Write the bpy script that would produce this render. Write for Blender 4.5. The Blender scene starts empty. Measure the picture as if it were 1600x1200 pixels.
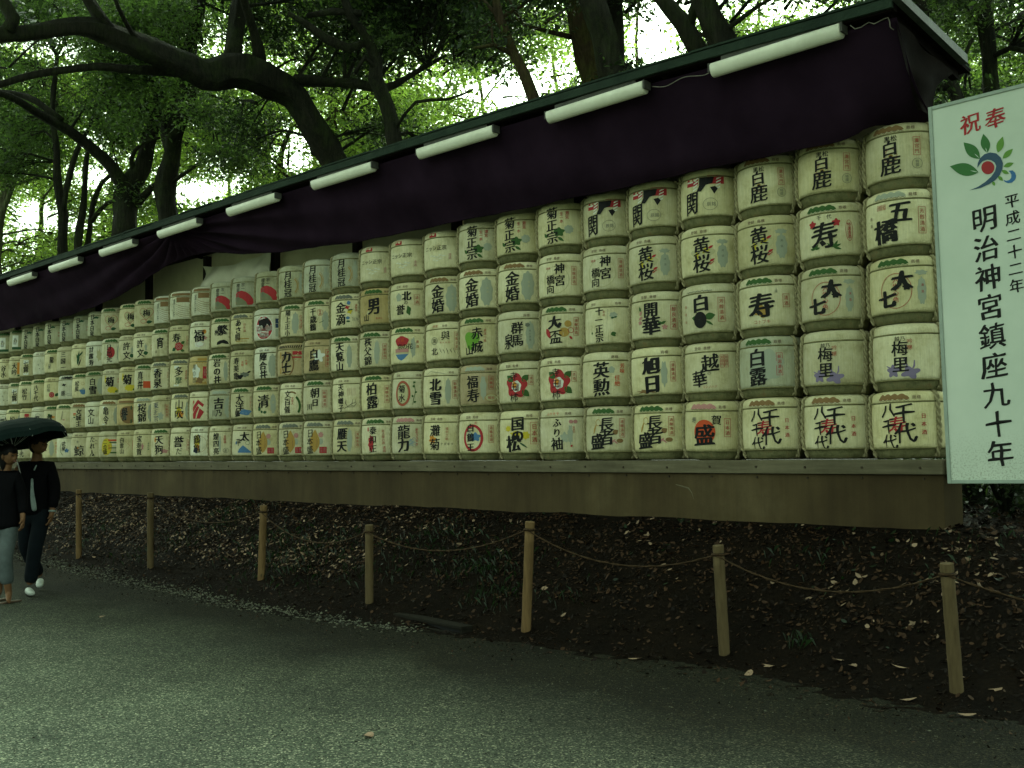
import bpy, bmesh, math, random
import numpy as np
from mathutils import Vector, Matrix, noise
from mathutils.geometry import tessellate_polygon
random.seed(7); RNG = np.random.default_rng(7)
scene = bpy.context.scene
COL = scene.collection

# ------------------------------------------------------------------ camera, world, light
CAMP = Vector((0.0, -8.5, 1.46))
FPX, CX, CY = 1618.0, 800.0, 600.0
_up = Vector((0, 0, 0))
def _axes():
    xv, yv, roll = -880.0, 726.0, 0.010
    yh = yv - roll*(CX-xv)
    a = Vector((xv-CX, yv-CY, FPX)); b = Vector((1000, (yh-roll*1000)-CY, FPX))
    n = a.cross(b).normalized()
    if n.y > 0: n = -n
    left = a.normalized(); fw = n.cross(left)
    if fw.z < 0: fw = -fw
    return Matrix((-left, fw, n))
RM = _axes()                                  # image axes (right, down, forward) -> world
cam_d = bpy.data.cameras.new('camera'); cam = bpy.data.objects.new('camera', cam_d); COL.objects.link(cam)
cam_d.sensor_width = 36.0; cam_d.lens = 36.0*FPX/1600.0; cam_d.clip_start = 0.05; cam_d.clip_end = 600
_r = RM @ Vector((1, 0, 0)); _u = RM @ Vector((0, -1, 0)); _b = RM @ Vector((0, 0, -1))
cam.matrix_world = Matrix(((_r.x, _u.x, _b.x, CAMP.x), (_r.y, _u.y, _b.y, CAMP.y), (_r.z, _u.z, _b.z, CAMP.z), (0, 0, 0, 1)))
scene.camera = cam

SUN_EL, SUN_AZ = math.radians(52), math.radians(215)
world = bpy.data.worlds.new("World"); scene.world = world; world.use_nodes = True
wn = world.node_tree; wn.nodes.clear()
wo = wn.nodes.new('ShaderNodeOutputWorld'); wb = wn.nodes.new('ShaderNodeBackground')
sk = wn.nodes.new('ShaderNodeTexSky'); sk.sky_type = 'NISHITA'; sk.sun_disc = False
sk.sun_elevation = SUN_EL; sk.sun_rotation = SUN_AZ; sk.air_density = 1.5; sk.dust_density = 6.0
hs = wn.nodes.new('ShaderNodeHueSaturation'); hs.inputs['Saturation'].default_value = 0.12; hs.inputs['Value'].default_value = 1.0
tm = wn.nodes.new('ShaderNodeMix'); tm.data_type = 'RGBA'; tm.blend_type = 'MULTIPLY'; tm.inputs[0].default_value = 1.0
tm.inputs[7].default_value = (0.79, 1.0, 0.77, 1)
wn.links.new(sk.outputs[0], hs.inputs['Color']); wn.links.new(hs.outputs[0], tm.inputs[6])
wn.links.new(tm.outputs[2], wb.inputs['Color']); wn.links.new(wb.outputs[0], wo.inputs['Surface'])
wb.inputs['Strength'].default_value = 0.15
sun_d = bpy.data.lights.new('sun', 'SUN'); sun_d.energy = 0.5; sun_d.angle = math.radians(25); sun_d.color = (1.0, 0.97, 0.86)
sun = bpy.data.objects.new('sun', sun_d); COL.objects.link(sun)
sdir = Vector((-0.50, 0.52, 0.74)).normalized()
sun.rotation_euler = sdir.to_track_quat('Z', 'Y').to_euler(); sun.location = (0, -20, 30)
sk.sun_elevation = math.asin(sdir.z); sk.sun_rotation = math.atan2(sdir.x, sdir.y)
vs = scene.view_settings; vs.view_transform = 'Standard'; vs.look = 'None'; vs.gamma = 1.0; vs.use_curve_mapping = False
vs.exposure = 1.85
scene.render.engine = 'CYCLES'
scene.cycles.max_bounces = 6; scene.cycles.diffuse_bounces = 3; scene.cycles.transmission_bounces = 3
scene.cycles.glossy_bounces = 2; scene.cycles.transparent_max_bounces = 4
scene.cycles.use_denoising = True; scene.cycles.sample_clamp_indirect = 4.0

# ------------------------------------------------------------------ geometry helpers
def ray(px, py): return RM @ Vector((px-CX, py-CY, FPX))
def at(px, py, depth): return CAMP + ray(px, py)*(depth/FPX)
def on_y(px, py, Y):
    d = ray(px, py); return CAMP + d*((Y-CAMP.y)/d.y)

def link(o): COL.objects.link(o); return o
def tag(o, label=None, cat=None, group=None, kind=None):
    if label: o['label'] = label
    if cat: o['category'] = cat
    if group: o['group'] = group
    if kind: o['kind'] = kind
    return o
def empty(name, loc=(0, 0, 0), rz=0.0):
    o = bpy.data.objects.new(name, None); o.location = loc; o.rotation_euler = (0, 0, rz); o.empty_display_size = 0.1
    return link(o)
def mesh_obj(name, me, parent=None, loc=None):
    o = bpy.data.objects.new(name, me); link(o)
    if parent is not None: o.parent = parent
    if loc is not None: o.location = loc
    return o
def bm_obj(name, bm, mat, parent=None, smooth=False, loc=None, normals=True):
    if normals: bmesh.ops.recalc_face_normals(bm, faces=bm.faces)
    me = bpy.data.meshes.new(name); bm.to_mesh(me); bm.free()
    for m in (mat if isinstance(mat, (list, tuple)) else [mat]): me.materials.append(m)
    if smooth: me.polygons.foreach_set('use_smooth', [True]*len(me.polygons))
    return mesh_obj(name, me, parent, loc)
def box(bm, x0, x1, y0, y1, z0, z1, bev=0.0):
    vsx = [bm.verts.new(p) for p in ((x0,y0,z0),(x1,y0,z0),(x1,y1,z0),(x0,y1,z0),(x0,y0,z1),(x1,y0,z1),(x1,y1,z1),(x0,y1,z1))]
    fs = [bm.faces.new([vsx[i] for i in f]) for f in ((3,2,1,0),(4,5,6,7),(0,1,5,4),(1,2,6,5),(2,3,7,6),(3,0,4,7))]
    if bev > 0:
        es = set(e for f in fs for e in f.edges)
        bmesh.ops.bevel(bm, geom=list(es), offset=bev, segments=2, affect='EDGES', profile=0.6)
def tube(bm, pts, radii, sides=8, cap=True, wob=0.0, seed=0):
    pts = [Vector(p) for p in pts]; n = len(pts)
    rings = []; ref = None
    for i in range(n):
        t = (pts[min(i+1, n-1)] - pts[max(i-1, 0)]).normalized()
        if ref is None:
            ref = Vector((0, 0, 1)) if abs(t.z) < 0.9 else Vector((1, 0, 0))
        a = (ref - t*ref.dot(t)).normalized(); b = t.cross(a); ref = a
        r = radii[i] if hasattr(radii, '__len__') else radii
        ring = []
        for k in range(sides):
            an = 2*math.pi*k/sides
            rr = r*(1 + wob*noise.noise(Vector((pts[i].x*1.7+seed, pts[i].z*1.7+k*0.9, an))))
            ring.append(bm.verts.new(pts[i] + a*math.cos(an)*rr + b*math.sin(an)*rr))
        rings.append(ring)
    for i in range(n-1):
        for k in range(sides):
            bm.faces.new((rings[i][k], rings[i][(k+1) % sides], rings[i+1][(k+1) % sides], rings[i+1][k]))
    if cap:
        bm.faces.new(list(reversed(rings[0]))); bm.faces.new(rings[-1])
def resample(pts, vals, step):
    """Catmull-Rom resampling of a polyline with values"""
    P = [Vector(p) for p in pts]; out = []; ov = []
    for i in range(len(P)-1):
        p0, p1, p2, p3 = P[max(i-1, 0)], P[i], P[i+1], P[min(i+2, len(P)-1)]
        k = max(1, int((p2-p1).length/step))
        for j in range(k):
            t = j/k
            out.append(0.5*((2*p1)+(p2-p0)*t+(2*p0-5*p1+4*p2-p3)*t*t+(3*p1-p0-3*p2+p3)*t*t*t)); ov.append(vals[i]*(1-t)+vals[i+1]*t)
    out.append(P[-1]); ov.append(vals[-1])
    return out, ov
def quads_mesh(name, V, mats, mat_idx=None, nper=4):
    """V: (n*nper,3) array -> mesh of n separate polygons"""
    n = len(V)//nper
    me = bpy.data.meshes.new(name)
    me.vertices.add(len(V)); me.vertices.foreach_set('co', np.ascontiguousarray(V, dtype=np.float32).ravel())
    me.loops.add(n*nper); me.loops.foreach_set('vertex_index', np.arange(n*nper, dtype=np.int32))
    me.polygons.add(n)
    me.polygons.foreach_set('loop_start', np.arange(0, n*nper, nper, dtype=np.int32))
    me.polygons.foreach_set('loop_total', np.full(n, nper, dtype=np.int32))
    for m in mats: me.materials.append(m)
    if mat_idx is not None: me.polygons.foreach_set('material_index', mat_idx.astype(np.int32))
    me.update(calc_edges=True); me.validate()
    return me

# ------------------------------------------------------------------ materials
class NT:
    def __init__(s, name):
        s.m = bpy.data.materials.new(name); s.m.use_nodes = True; s.t = s.m.node_tree
        s.b = s.t.nodes['Principled BSDF']; s.o = s.t.nodes['Material Output']
    def n(s, typ, **kw):
        nd = s.t.nodes.new(typ)
        for k, v in kw.items():
            if k in nd.inputs: nd.inputs[k].default_value = v
            else: setattr(nd, k, v)
        return nd
    def l(s, a, b): s.t.links.new(a, b)
    def coord(s, kind='Object', scale=(1, 1, 1)):
        tc = s.n('ShaderNodeTexCoord'); mp = s.n('ShaderNodeMapping'); mp.inputs['Scale'].default_value = scale
        s.l(tc.outputs[kind], mp.inputs[0]); return mp.outputs[0]
    def noise(s, vec, scale, detail=4, rough=0.6):
        nd = s.n('ShaderNodeTexNoise'); nd.inputs['Scale'].default_value = scale; nd.inputs['Detail'].default_value = detail
        nd.inputs['Roughness'].default_value = rough; s.l(vec, nd.inputs['Vector']); return nd.outputs['Fac']
    def ramp(s, fac, stops):
        nd = s.n('ShaderNodeValToRGB'); e = nd.color_ramp.elements
        while len(e) < len(stops): e.new(0.5)
        for i, (p, c) in enumerate(stops):
            e[i].position = p; e[i].color = (c[0], c[1], c[2], 1) if hasattr(c, '__len__') else (c, c, c, 1)
        s.l(fac, nd.inputs[0]); return nd.outputs[0]
    def mix(s, a, b, fac, mode='MIX'):
        nd = s.n('ShaderNodeMix', data_type='RGBA', blend_type=mode)
        for sock, v in ((0, fac), (6, a), (7, b)):
            if isinstance(v, bpy.types.NodeSocket): s.l(v, nd.inputs[sock])
            elif hasattr(v, '__len__'): nd.inputs[sock].default_value = (v[0], v[1], v[2], 1)
            else: nd.inputs[sock].default_value = v
        return nd.outputs[2]
    def bump(s, h, strength=0.3, dist=0.01, prev=None):
        nd = s.n('ShaderNodeBump'); nd.inputs['Strength'].default_value = strength; nd.inputs['Distance'].default_value = dist
        s.l(h, nd.inputs['Height'])
        if prev: s.l(prev, nd.inputs['Normal'])
        s.l(nd.outputs[0], s.b.inputs['Normal']); return nd.outputs[0]
    def fin(s, col=None, rough=0.8, spec=0.3, metal=0.0):
        if col is not None:
            if isinstance(col, bpy.types.NodeSocket): s.l(col, s.b.inputs['Base Color'])
            else: s.b.inputs['Base Color'].default_value = (col[0], col[1], col[2], 1)
        if isinstance(rough, bpy.types.NodeSocket): s.l(rough, s.b.inputs['Roughness'])
        else: s.b.inputs['Roughness'].default_value = rough
        s.b.inputs['Specular IOR Level'].default_value = spec; s.b.inputs['Metallic'].default_value = metal
        return s.m

def mat_noise(name, c1, c2, scale, rough=0.85, spec=0.2, bump=0.3, bscale=None, dist=0.01, kind='Object', sc=(1, 1, 1), metal=0.0):
    t = NT(name); v = t.coord(kind, sc)
    c = t.ramp(t.noise(v, scale, 6, 0.65), [(0.3, c1), (0.7, c2)])
    if bump: t.bump(t.noise(v, bscale or scale*6, 5, 0.7), bump, dist)
    return t.fin(c, rough, spec, metal)

M = {}
# straw wrapped in printed white cloth; tint comes per barrel from the object colour
t = NT('straw_wrap'); v = t.coord('Object'); oi = t.n('ShaderNodeObjectInfo')
sx = t.n('ShaderNodeSeparateXYZ'); tc = t.n('ShaderNodeTexCoord'); t.l(tc.outputs['Object'], sx.inputs[0])
addv = t.n('ShaderNodeVectorMath', operation='ADD'); t.l(v, addv.inputs[0])
cmb = t.n('ShaderNodeCombineXYZ'); mul = t.n('ShaderNodeMath', operation='MULTIPLY'); mul.inputs[1].default_value = 37.0
t.l(oi.outputs['Random'], mul.inputs[0]); t.l(mul.outputs[0], cmb.inputs[0]); t.l(mul.outputs[0], cmb.inputs[2]); t.l(cmb.outputs[0], addv.inputs[1])
vv = addv.outputs[0]
mottle = t.ramp(t.noise(vv, 4.5, 7, 0.72), [(0.30, (0.50, 0.46, 0.32)), (0.45, (0.86, 0.84, 0.74)), (0.62, (1.05, 1.05, 1.05))])
base = t.mix(oi.outputs['Color'], mottle, 0.8, 'MULTIPLY')
spot = t.ramp(t.noise(vv, 28, 4, 0.8), [(0.62, 0.0), (0.78, 1.0)])
base = t.mix(base, (0.16, 0.15, 0.07), t.mix((0, 0, 0), spot, 0.5))
# unprinted straw foot: mossy brown
wob = t.n('ShaderNodeMath', operation='MULTIPLY_ADD'); wob.inputs[1].default_value = 0.035; t.l(t.noise(vv, 9, 3), wob.inputs[0]); t.l(sx.outputs[2], wob.inputs[2])
foot = t.n('ShaderNodeMapRange'); foot.inputs[1].default_value = 0.095; foot.inputs[2].default_value = 0.118; foot.inputs[3].default_value = 1; foot.inputs[4].default_value = 0
t.l(wob.outputs[0], foot.inputs[0])
footc = t.ramp(t.noise(vv, 11, 5, 0.7), [(0.3, (0.085, 0.083, 0.035)), (0.55, (0.17, 0.165, 0.08)), (0.75, (0.20, 0.135, 0.06))])
col = t.mix(base, footc, foot.outputs[0])
strw = t.coord('Object', (60, 60, 2.5)); st = t.noise(strw, 1.6, 3, 0.6)
col = t.mix(col, t.ramp(st, [(0.3, 0.72), (0.6, 1.0)]), 0.55, 'MULTIPLY')
b1 = t.bump(st, 0.55, 0.008); t.bump(t.noise(vv, 14, 4, 0.6), 0.5, 0.012, b1)
M['straw'] = t.fin(col, 0.75, 0.25)

def ink(name, c, rough=0.7):
    t = NT('ink_'+name); v = t.coord('Object')
    w = t.ramp(t.noise(v, 55, 4, 0.8), [(0.25, 0.0), (0.36, 1.0)])
    cc = t.mix((min(1, c[0]*1.6+0.07), min(1, c[1]*1.6+0.07), min(1, c[2]*1.6+0.05)), c, w)
    M[name] = t.fin(cc, rough, 0.25)
for nm, c in dict(black=(0.006, 0.006, 0.006), red=(0.36, 0.025, 0.03), seal=(0.36, 0.085, 0.05), green=(0.035, 0.095, 0.020), dkgreen=(0.018, 0.075, 0.03),
                  gold=(0.36, 0.22, 0.05), brown=(0.20, 0.115, 0.045), blue=(0.07, 0.17, 0.32), yellow=(0.52, 0.42, 0.03), orange=(0.55, 0.22, 0.03),
                  wash=(0.32, 0.35, 0.27), purple=(0.20, 0.16, 0.27), pink=(0.42, 0.20, 0.18), white=(0.66, 0.68, 0.60), grey=(0.13, 0.14, 0.11),
                  navy=(0.02, 0.04, 0.09), limegreen=(0.13, 0.30, 0.03), scarlet=(0.50, 0.07, 0.02), pale=(0.45, 0.42, 0.24), moss=(0.17, 0.18, 0.10), text=(0.10, 0.05, 0.035)).items(): ink(nm, c)
M['rope'] = mat_noise('straw_rope', (0.16, 0.14, 0.07), (0.36, 0.32, 0.19), 30, bump=0.5, bscale=90, dist=0.004)
M['hoop'] = mat_noise('hoop_rope', (0.12, 0.115, 0.05), (0.24, 0.22, 0.11), 30, bump=0.5, bscale=90, dist=0.003)

# path: wet dark gravel
t = NT('wet_gravel'); v = t.coord('Object')
vo = t.n('ShaderNodeTexVoronoi'); vo.inputs['Scale'].default_value = 120; t.l(v, vo.inputs['Vector'])
stone = t.ramp(vo.outputs['Color'], [(0.12, (0.010, 0.014, 0.010)), (0.45, (0.032, 0.042, 0.030)), (0.74, (0.062, 0.075, 0.054)), (0.95, (0.26, 0.26, 0.19))])
big = t.ramp(t.noise(v, 0.9, 6, 0.65), [(0.30, (0.50, 0.50, 0.50)), (0.70, (1.12, 1.12, 1.05))])
c = t.mix(stone, big, 0.9, 'MULTIPLY')
# light falloff put into the colour: gravel darker towards the bank, brighter mid-path
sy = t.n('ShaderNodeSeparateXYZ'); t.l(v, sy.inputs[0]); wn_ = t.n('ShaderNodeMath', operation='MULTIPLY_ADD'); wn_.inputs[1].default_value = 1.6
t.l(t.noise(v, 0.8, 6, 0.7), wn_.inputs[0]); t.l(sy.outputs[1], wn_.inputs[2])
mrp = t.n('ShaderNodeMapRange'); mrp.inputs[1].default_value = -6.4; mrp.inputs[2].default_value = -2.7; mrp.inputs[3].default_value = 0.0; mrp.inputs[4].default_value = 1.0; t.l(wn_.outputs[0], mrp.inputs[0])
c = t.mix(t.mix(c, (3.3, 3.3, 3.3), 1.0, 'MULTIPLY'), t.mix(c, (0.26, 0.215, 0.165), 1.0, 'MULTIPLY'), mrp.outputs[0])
hb = t.n('ShaderNodeMath', operation='ADD'); t.l(vo.outputs['Distance'], hb.inputs[0]); t.l(t.noise(v, 30, 5, 0.7), hb.inputs[1])
t.bump(hb.outputs[0], 0.7, 0.012)
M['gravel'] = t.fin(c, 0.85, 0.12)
# bank soil
t = NT('bank_soil'); v = t.coord('Object')
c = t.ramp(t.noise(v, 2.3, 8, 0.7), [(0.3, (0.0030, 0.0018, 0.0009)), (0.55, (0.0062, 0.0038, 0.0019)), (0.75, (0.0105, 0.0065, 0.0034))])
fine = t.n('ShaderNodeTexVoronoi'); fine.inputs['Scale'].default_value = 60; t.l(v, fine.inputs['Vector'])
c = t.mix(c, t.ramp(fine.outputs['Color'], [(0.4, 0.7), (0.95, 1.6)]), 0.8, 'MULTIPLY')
t.bump(t.noise(v, 22, 8, 0.75), 0.9, 0.03)
M['soil'] = t.fin(c, 0.9, 0.06)
M['concrete'] = None
t = NT('stained_foundation'); v = t.coord('Object')
c = t.ramp(t.noise(v, 1.1, 8, 0.62), [(0.28, (0.040, 0.026, 0.011)), (0.6, (0.070, 0.050, 0.022)), (0.8, (0.105, 0.080, 0.040))])
streak = t.noise(t.coord('Object', (3.0, 1, 0.25)), 2.2, 6, 0.7)
c = t.mix(c, t.ramp(streak, [(0.35, 0.72), (0.62, 1.08)]), 0.8, 'MULTIPLY')
pits = t.ramp(t.noise(v, 70, 3, 0.7), [(0.26, 0.45), (0.36, 1.0)]); c = t.mix(c, pits, 0.8, 'MULTIPLY')
t.bump(t.noise(v, 45, 5, 0.7), 0.25, 0.006)
M['concrete'] = t.fin(c, 0.85, 0.2)
t = NT('weathered_beam'); v = t.coord('Object', (0.6, 6, 9))
c = t.ramp(t.noise(v, 3.0, 8, 0.7), [(0.3, (0.085, 0.072, 0.042)), (0.65, (0.145, 0.128, 0.080))])
c = t.mix(c, t.ramp(t.noise(t.coord('Object'), 2.0, 6, 0.7), [(0.35, 0.65), (0.65, 1.1)]), 0.8, 'MULTIPLY')
t.bump(t.noise(v, 14, 6, 0.7), 0.3, 0.004); M['beam'] = t.fin(c, 0.8, 0.2)
M['steel'] = mat_noise('rusty_bolt', (0.02, 0.015, 0.01), (0.05, 0.035, 0.02), 40, rough=0.6)
M['panel'] = mat_noise('wall_board', (0.58, 0.52, 0.34), (0.72, 0.66, 0.46), 2.2, bump=0.15, bscale=40)
M['sheet'] = mat_noise('tarpaulin', (0.50, 0.48, 0.37), (0.62, 0.60, 0.48), 3, bump=0.2, bscale=14, rough=0.6)
M['darkwood'] = mat_noise('dark_post_wood', (0.012, 0.010, 0.010), (0.03, 0.024, 0.02), 8, bump=0.2, sc=(4, 4, 0.6))
M['roof'] = mat_noise('mossy_roof', (0.010, 0.020, 0.014), (0.026, 0.045, 0.030), 3, bump=0.6, bscale=30, dist=0.02)
M['verge'] = mat_noise('grey_flashing', (0.022, 0.030, 0.027), (0.10, 0.12, 0.11), 9, bump=0.3, bscale=60, rough=0.5, spec=0.5)
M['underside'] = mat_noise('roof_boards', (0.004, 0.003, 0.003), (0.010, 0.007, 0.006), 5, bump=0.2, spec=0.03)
t = NT('purple_cloth'); v = t.coord('Object')
c = t.ramp(t.noise(v, 1.5, 5, 0.6), [(0.3, (0.012, 0.0062, 0.0125)), (0.7, (0.024, 0.0125, 0.025))])
t.bump(t.noise(v, 160, 3), 0.15, 0.002); 
M['curtain'] = t.fin(c, 0.95, 0.03)
M['lamp'] = mat_noise('lamp_enamel', (0.66, 0.66, 0.54), (0.80, 0.80, 0.68), 6, bump=0.0, rough=0.4, spec=0.5)
M['lampend'] = mat_noise('lamp_end_cap', (0.05, 0.05, 0.045), (0.10, 0.10, 0.09), 12, bump=0.0)
M['signboard'] = None
t = NT('sign_paint'); v = t.coord('Object')
c = t.ramp(t.noise(v, 1.6, 5, 0.6), [(0.3, (0.46, 0.53, 0.45)), (0.7, (0.55, 0.61, 0.53))])
sz = t.n('ShaderNodeSeparateXYZ'); tc = t.n('ShaderNodeTexCoord'); t.l(tc.outputs['Object'], sz.inputs[0])
mr = t.n('ShaderNodeMapRange'); mr.inputs[1].default_value = -1.38; mr.inputs[2].default_value = -0.98; mr.inputs[3].default_value = 1; mr.inputs[4].default_value = 0
t.l(sz.outputs[2], mr.inputs[0])
spk = t.ramp(t.noise(v, 75, 4, 0.7), [(0.50, 0.0), (0.66, 1.0)])
mm = t.n('ShaderNodeMath', operation='MULTIPLY'); t.l(mr.outputs[0], mm.inputs[0]); t.l(spk, mm.inputs[1])
c = t.mix(c, (0.20, 0.21, 0.15), mm.outputs[0]); M['signboard'] = t.fin(c, 0.45, 0.4)
M['signframe'] = mat_noise('sign_frame_metal', (0.22, 0.27, 0.23), (0.30, 0.36, 0.31), 8, bump=0.0, rough=0.45, spec=0.5)
M['post'] = mat_noise('turned_post_wood', (0.085, 0.050, 0.020), (0.17, 0.105, 0.045), 6, bump=0.3, sc=(6, 6, 0.7))
M['postgrey'] = mat_noise('grey_post_wood', (0.062, 0.042, 0.019), (0.115, 0.082, 0.040), 6, bump=0.3, sc=(6, 6, 0.7))
M['palmrope'] = mat_noise('palm_rope', (0.022, 0.012, 0.005), (0.060, 0.034, 0.014), 60, bump=0.4, bscale=120)
M['bark'] = None
def bark(name, c1, c2):
    t = NT(name); v = t.coord('Object', (1, 1, 0.35))
    c = t.ramp(t.noise(v, 5, 8, 0.7), [(0.3, c1), (0.7, c2)])
    moss = t.ramp(t.noise(t.coord('Object'), 2.6, 6, 0.7), [(0.48, 0.0), (0.68, 1.0)])
    c = t.mix(c, (c2[0]*0.9, c2[1]*1.35, c2[2]*0.6), moss)
    rid = t.noise(t.coord('Object', (9, 9, 0.9)), 3.0, 6, 0.7); c = t.mix(c, t.ramp(rid, [(0.35, 0.45), (0.6, 1.25)]), 0.8, 'MULTIPLY')
    b_ = t.bump(rid, 1.0, 0.05); t.bump(t.noise(v, 16, 8, 0.75), 0.8, 0.03, b_); return t.fin(c, 0.85, 0.2)
M['bark_dark'] = bark('dark_bark', (0.008, 0.009, 0.006), (0.034, 0.033, 0.022))
M['bark_brown'] = bark('brown_bark', (0.028, 0.018, 0.009), (0.085, 0.060, 0.033))
M['bark_pale'] = bark('pale_bark', (0.06, 0.065, 0.035), (0.15, 0.15, 0.09))
def leaf_mat(name, c, ct, tw=0.5, rough=0.45):
    t = NT(name); v = t.coord('Object')
    geo = t.n('ShaderNodeNewGeometry'); ri = geo.outputs['Random Per Island']
    c1 = t.mix(tuple(x*0.55 for x in c), tuple(x*1.25 for x in c), ri)
    c2 = t.mix(tuple(x*0.6 for x in ct), tuple(x*1.25 for x in ct), ri)
    t.fin(c1, rough, 0.08 if 'litter' in name else 0.4)
    tr = t.n('ShaderNodeBsdfTranslucent'); t.l(c2, tr.inputs[0])
    mx = t.n('ShaderNodeMixShader'); mx.inputs[0].default_value = tw
    t.l(t.b.outputs[0], mx.inputs[1]); t.l(tr.outputs[0], mx.inputs[2]); t.l(mx.outputs[0], t.o.inputs['Surface'])
    M[name] = t.m
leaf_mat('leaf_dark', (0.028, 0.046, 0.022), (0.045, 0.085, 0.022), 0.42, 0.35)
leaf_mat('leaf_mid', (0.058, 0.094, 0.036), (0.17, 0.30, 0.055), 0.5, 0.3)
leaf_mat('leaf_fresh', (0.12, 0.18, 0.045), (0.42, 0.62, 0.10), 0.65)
leaf_mat('grass_blade', (0.010, 0.024, 0.006), (0.012, 0.035, 0.006), 0.4)
leaf_mat('litter_tan', (0.24, 0.165, 0.11), (0.15, 0.10, 0.05), 0.15, 0.5)
leaf_mat('litter_brown', (0.045, 0.024, 0.013), (0.05, 0.03, 0.015), 0.15, 0.5)
leaf_mat('litter_dark', (0.0085, 0.0050, 0.0030), (0.02, 0.012, 0.008), 0.1, 0.55)
M['pebble'] = mat_noise('pebbles', (0.02, 0.024, 0.018), (0.13, 0.13, 0.09), 9, bump=0.0, rough=0.6)
def plain(name, c, rough=0.7, spec=0.3, var=0.25, scale=12):
    M[name] = mat_noise(name, tuple(x*(1-var) for x in c), tuple(x*(1+var) for x in c), scale, rough=rough, spec=spec, bump=0.25, bscale=scale*5, dist=0.004)
plain('skin', (0.14, 0.070, 0.034), 0.6, 0.2); plain('hair', (0.0025, 0.002, 0.002), 0.6, 0.15); plain('blackcloth', (0.0025, 0.0025, 0.0035), 0.9, 0.08)
plain('darkjeans', (0.005, 0.008, 0.011), 0.9, 0.1); plain('palejeans', (0.070, 0.088, 0.090), 0.8); plain('shirt', (0.22, 0.27, 0.26), 0.8)
plain('shoewhite', (0.42, 0.46, 0.42), 0.6); plain('sandal', (0.10, 0.07, 0.05), 0.5); plain('umbrella', (0.002, 0.008, 0.007), 0.8, 0.10)
plain('chrome', (0.60, 0.62, 0.60), 0.3, 0.5); plain('eye', (0.02, 0.015, 0.01), 0.3); plain('lips', (0.26, 0.11, 0.09), 0.5); plain('cable', (0.22, 0.20, 0.17), 0.5)
plain('stonegrey', (0.012, 0.011, 0.008), 0.9, 0.1); plain('pit', (0.006, 0.006, 0.006), 0.9)

# ------------------------------------------------------------------ ground
EDGE = [(-60, -2.2), (-24, -2.2), (-17.3, -2.27), (-16.3, -2.26), (-13.8, -2.48), (-12.1, -2.66), (-10.4, -2.75), (-8.6, -2.87), (-7.1, -2.76), (-5.75, -2.57), (-4.0, -2.34), (-2.0, -2.5), (2, -2.6), (40, -2.6)]
def edge_y(x):
    for (x0, y0), (x1, y1) in zip(EDGE, EDGE[1:]):
        if x <= x1: return y0 + (y1-y0)*(x-x0)/(x1-x0)
    return EDGE[-1][1]
def hbank(x, y):
    e = edge_y(x) + 0.10*noise.noise(Vector((x*0.9, 3.1, 0)))
    tt = (y-e)/(-0.36-e)
    if tt <= 0: return 0.010 + 0.16*tt + 0.010*noise.noise(Vector((x*3.5, y*3.5, 2))) + 0.018*noise.noise(Vector((x*16, y*16, 2)))
    s = min(tt, 1.0)
    h = 0.010*(1-s) + 0.84*(0.62*s + 0.38*(s*s*(3-2*s)))
    if tt > 1: h += 0.03*(y+0.36)
    nz = noise.noise(Vector((x*1.6, y*1.6, 0)))*0.05 + noise.noise(Vector((x*5, y*5, 4)))*0.02
    return h + nz*min(1, s*3)*(1.0 if y < -0.5 else 0.35)
def ground_z(x, y): return max(0.0, hbank(x, y))
def hit(px, py):
    d = ray(px, py).normalized(); p = CAMP.copy()
    for i in range(4000):
        p = p + d*0.01*(1+i*0.002)
        if p.z <= ground_z(p.x, p.y): return p
    return p
def grid_mesh(name, xs, ys, hf, mat):
    X, Y = np.meshgrid(xs, ys); nz = len(xs)
    Z = np.array([hf(x, y) for y in ys for x in xs])
    V = np.stack([X.ravel(), Y.ravel(), Z], 1)
    F = []
    for j in range(len(ys)-1):
        for i in range(nz-1):
            a = j*nz+i; F.append((a, a+1, a+nz+1, a+nz))
    me = bpy.data.meshes.new(name); me.from_pydata(V.tolist(), [], F); me.materials.append(mat)
    me.polygons.foreach_set('use_smooth', [True]*len(F)); return me
xs = np.concatenate([[-260, -150, -90, -60, -45], np.arange(-34, 4, 0.5), [6, 10, 16, 25, 50, 120, 260]])
ys = np.concatenate([[-260, -120, -60, -30, -20, -15], np.arange(-12, 0, 0.4), [2, 8, 20, 60, 260]])
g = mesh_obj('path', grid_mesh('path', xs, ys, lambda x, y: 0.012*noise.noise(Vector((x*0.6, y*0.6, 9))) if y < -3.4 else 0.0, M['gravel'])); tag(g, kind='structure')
xs = np.concatenate([[-260, -120, -60, -40, -30], np.arange(-26, 3, 0.085), [4, 6, 10, 20, 60, 260]])
ys = np.concatenate([np.arange(-3.9, 0.3, 0.06), np.arange(0.4, 3, 0.3), [4, 6, 9, 14, 22, 35, 60, 120, 260]])
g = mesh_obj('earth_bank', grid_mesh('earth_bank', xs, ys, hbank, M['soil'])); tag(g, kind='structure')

# the eaves climb a little towards the left
RO = [(-3.2, 0.0), (-4.4, 0.045), (-5.6, 0.085), (-8.0, 0.130), (-12.0, 0.165), (-17.0, 0.165), (-27.5, 0.15)]
def ro(x):
    if x >= RO[0][0]: return 0.0
    for (xa, za), (xb, zb) in zip(RO, RO[1:]):
        if x >= xb: return za+(zb-za)*(xa-x)/(xa-xb)
    return RO[-1][1]
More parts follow.
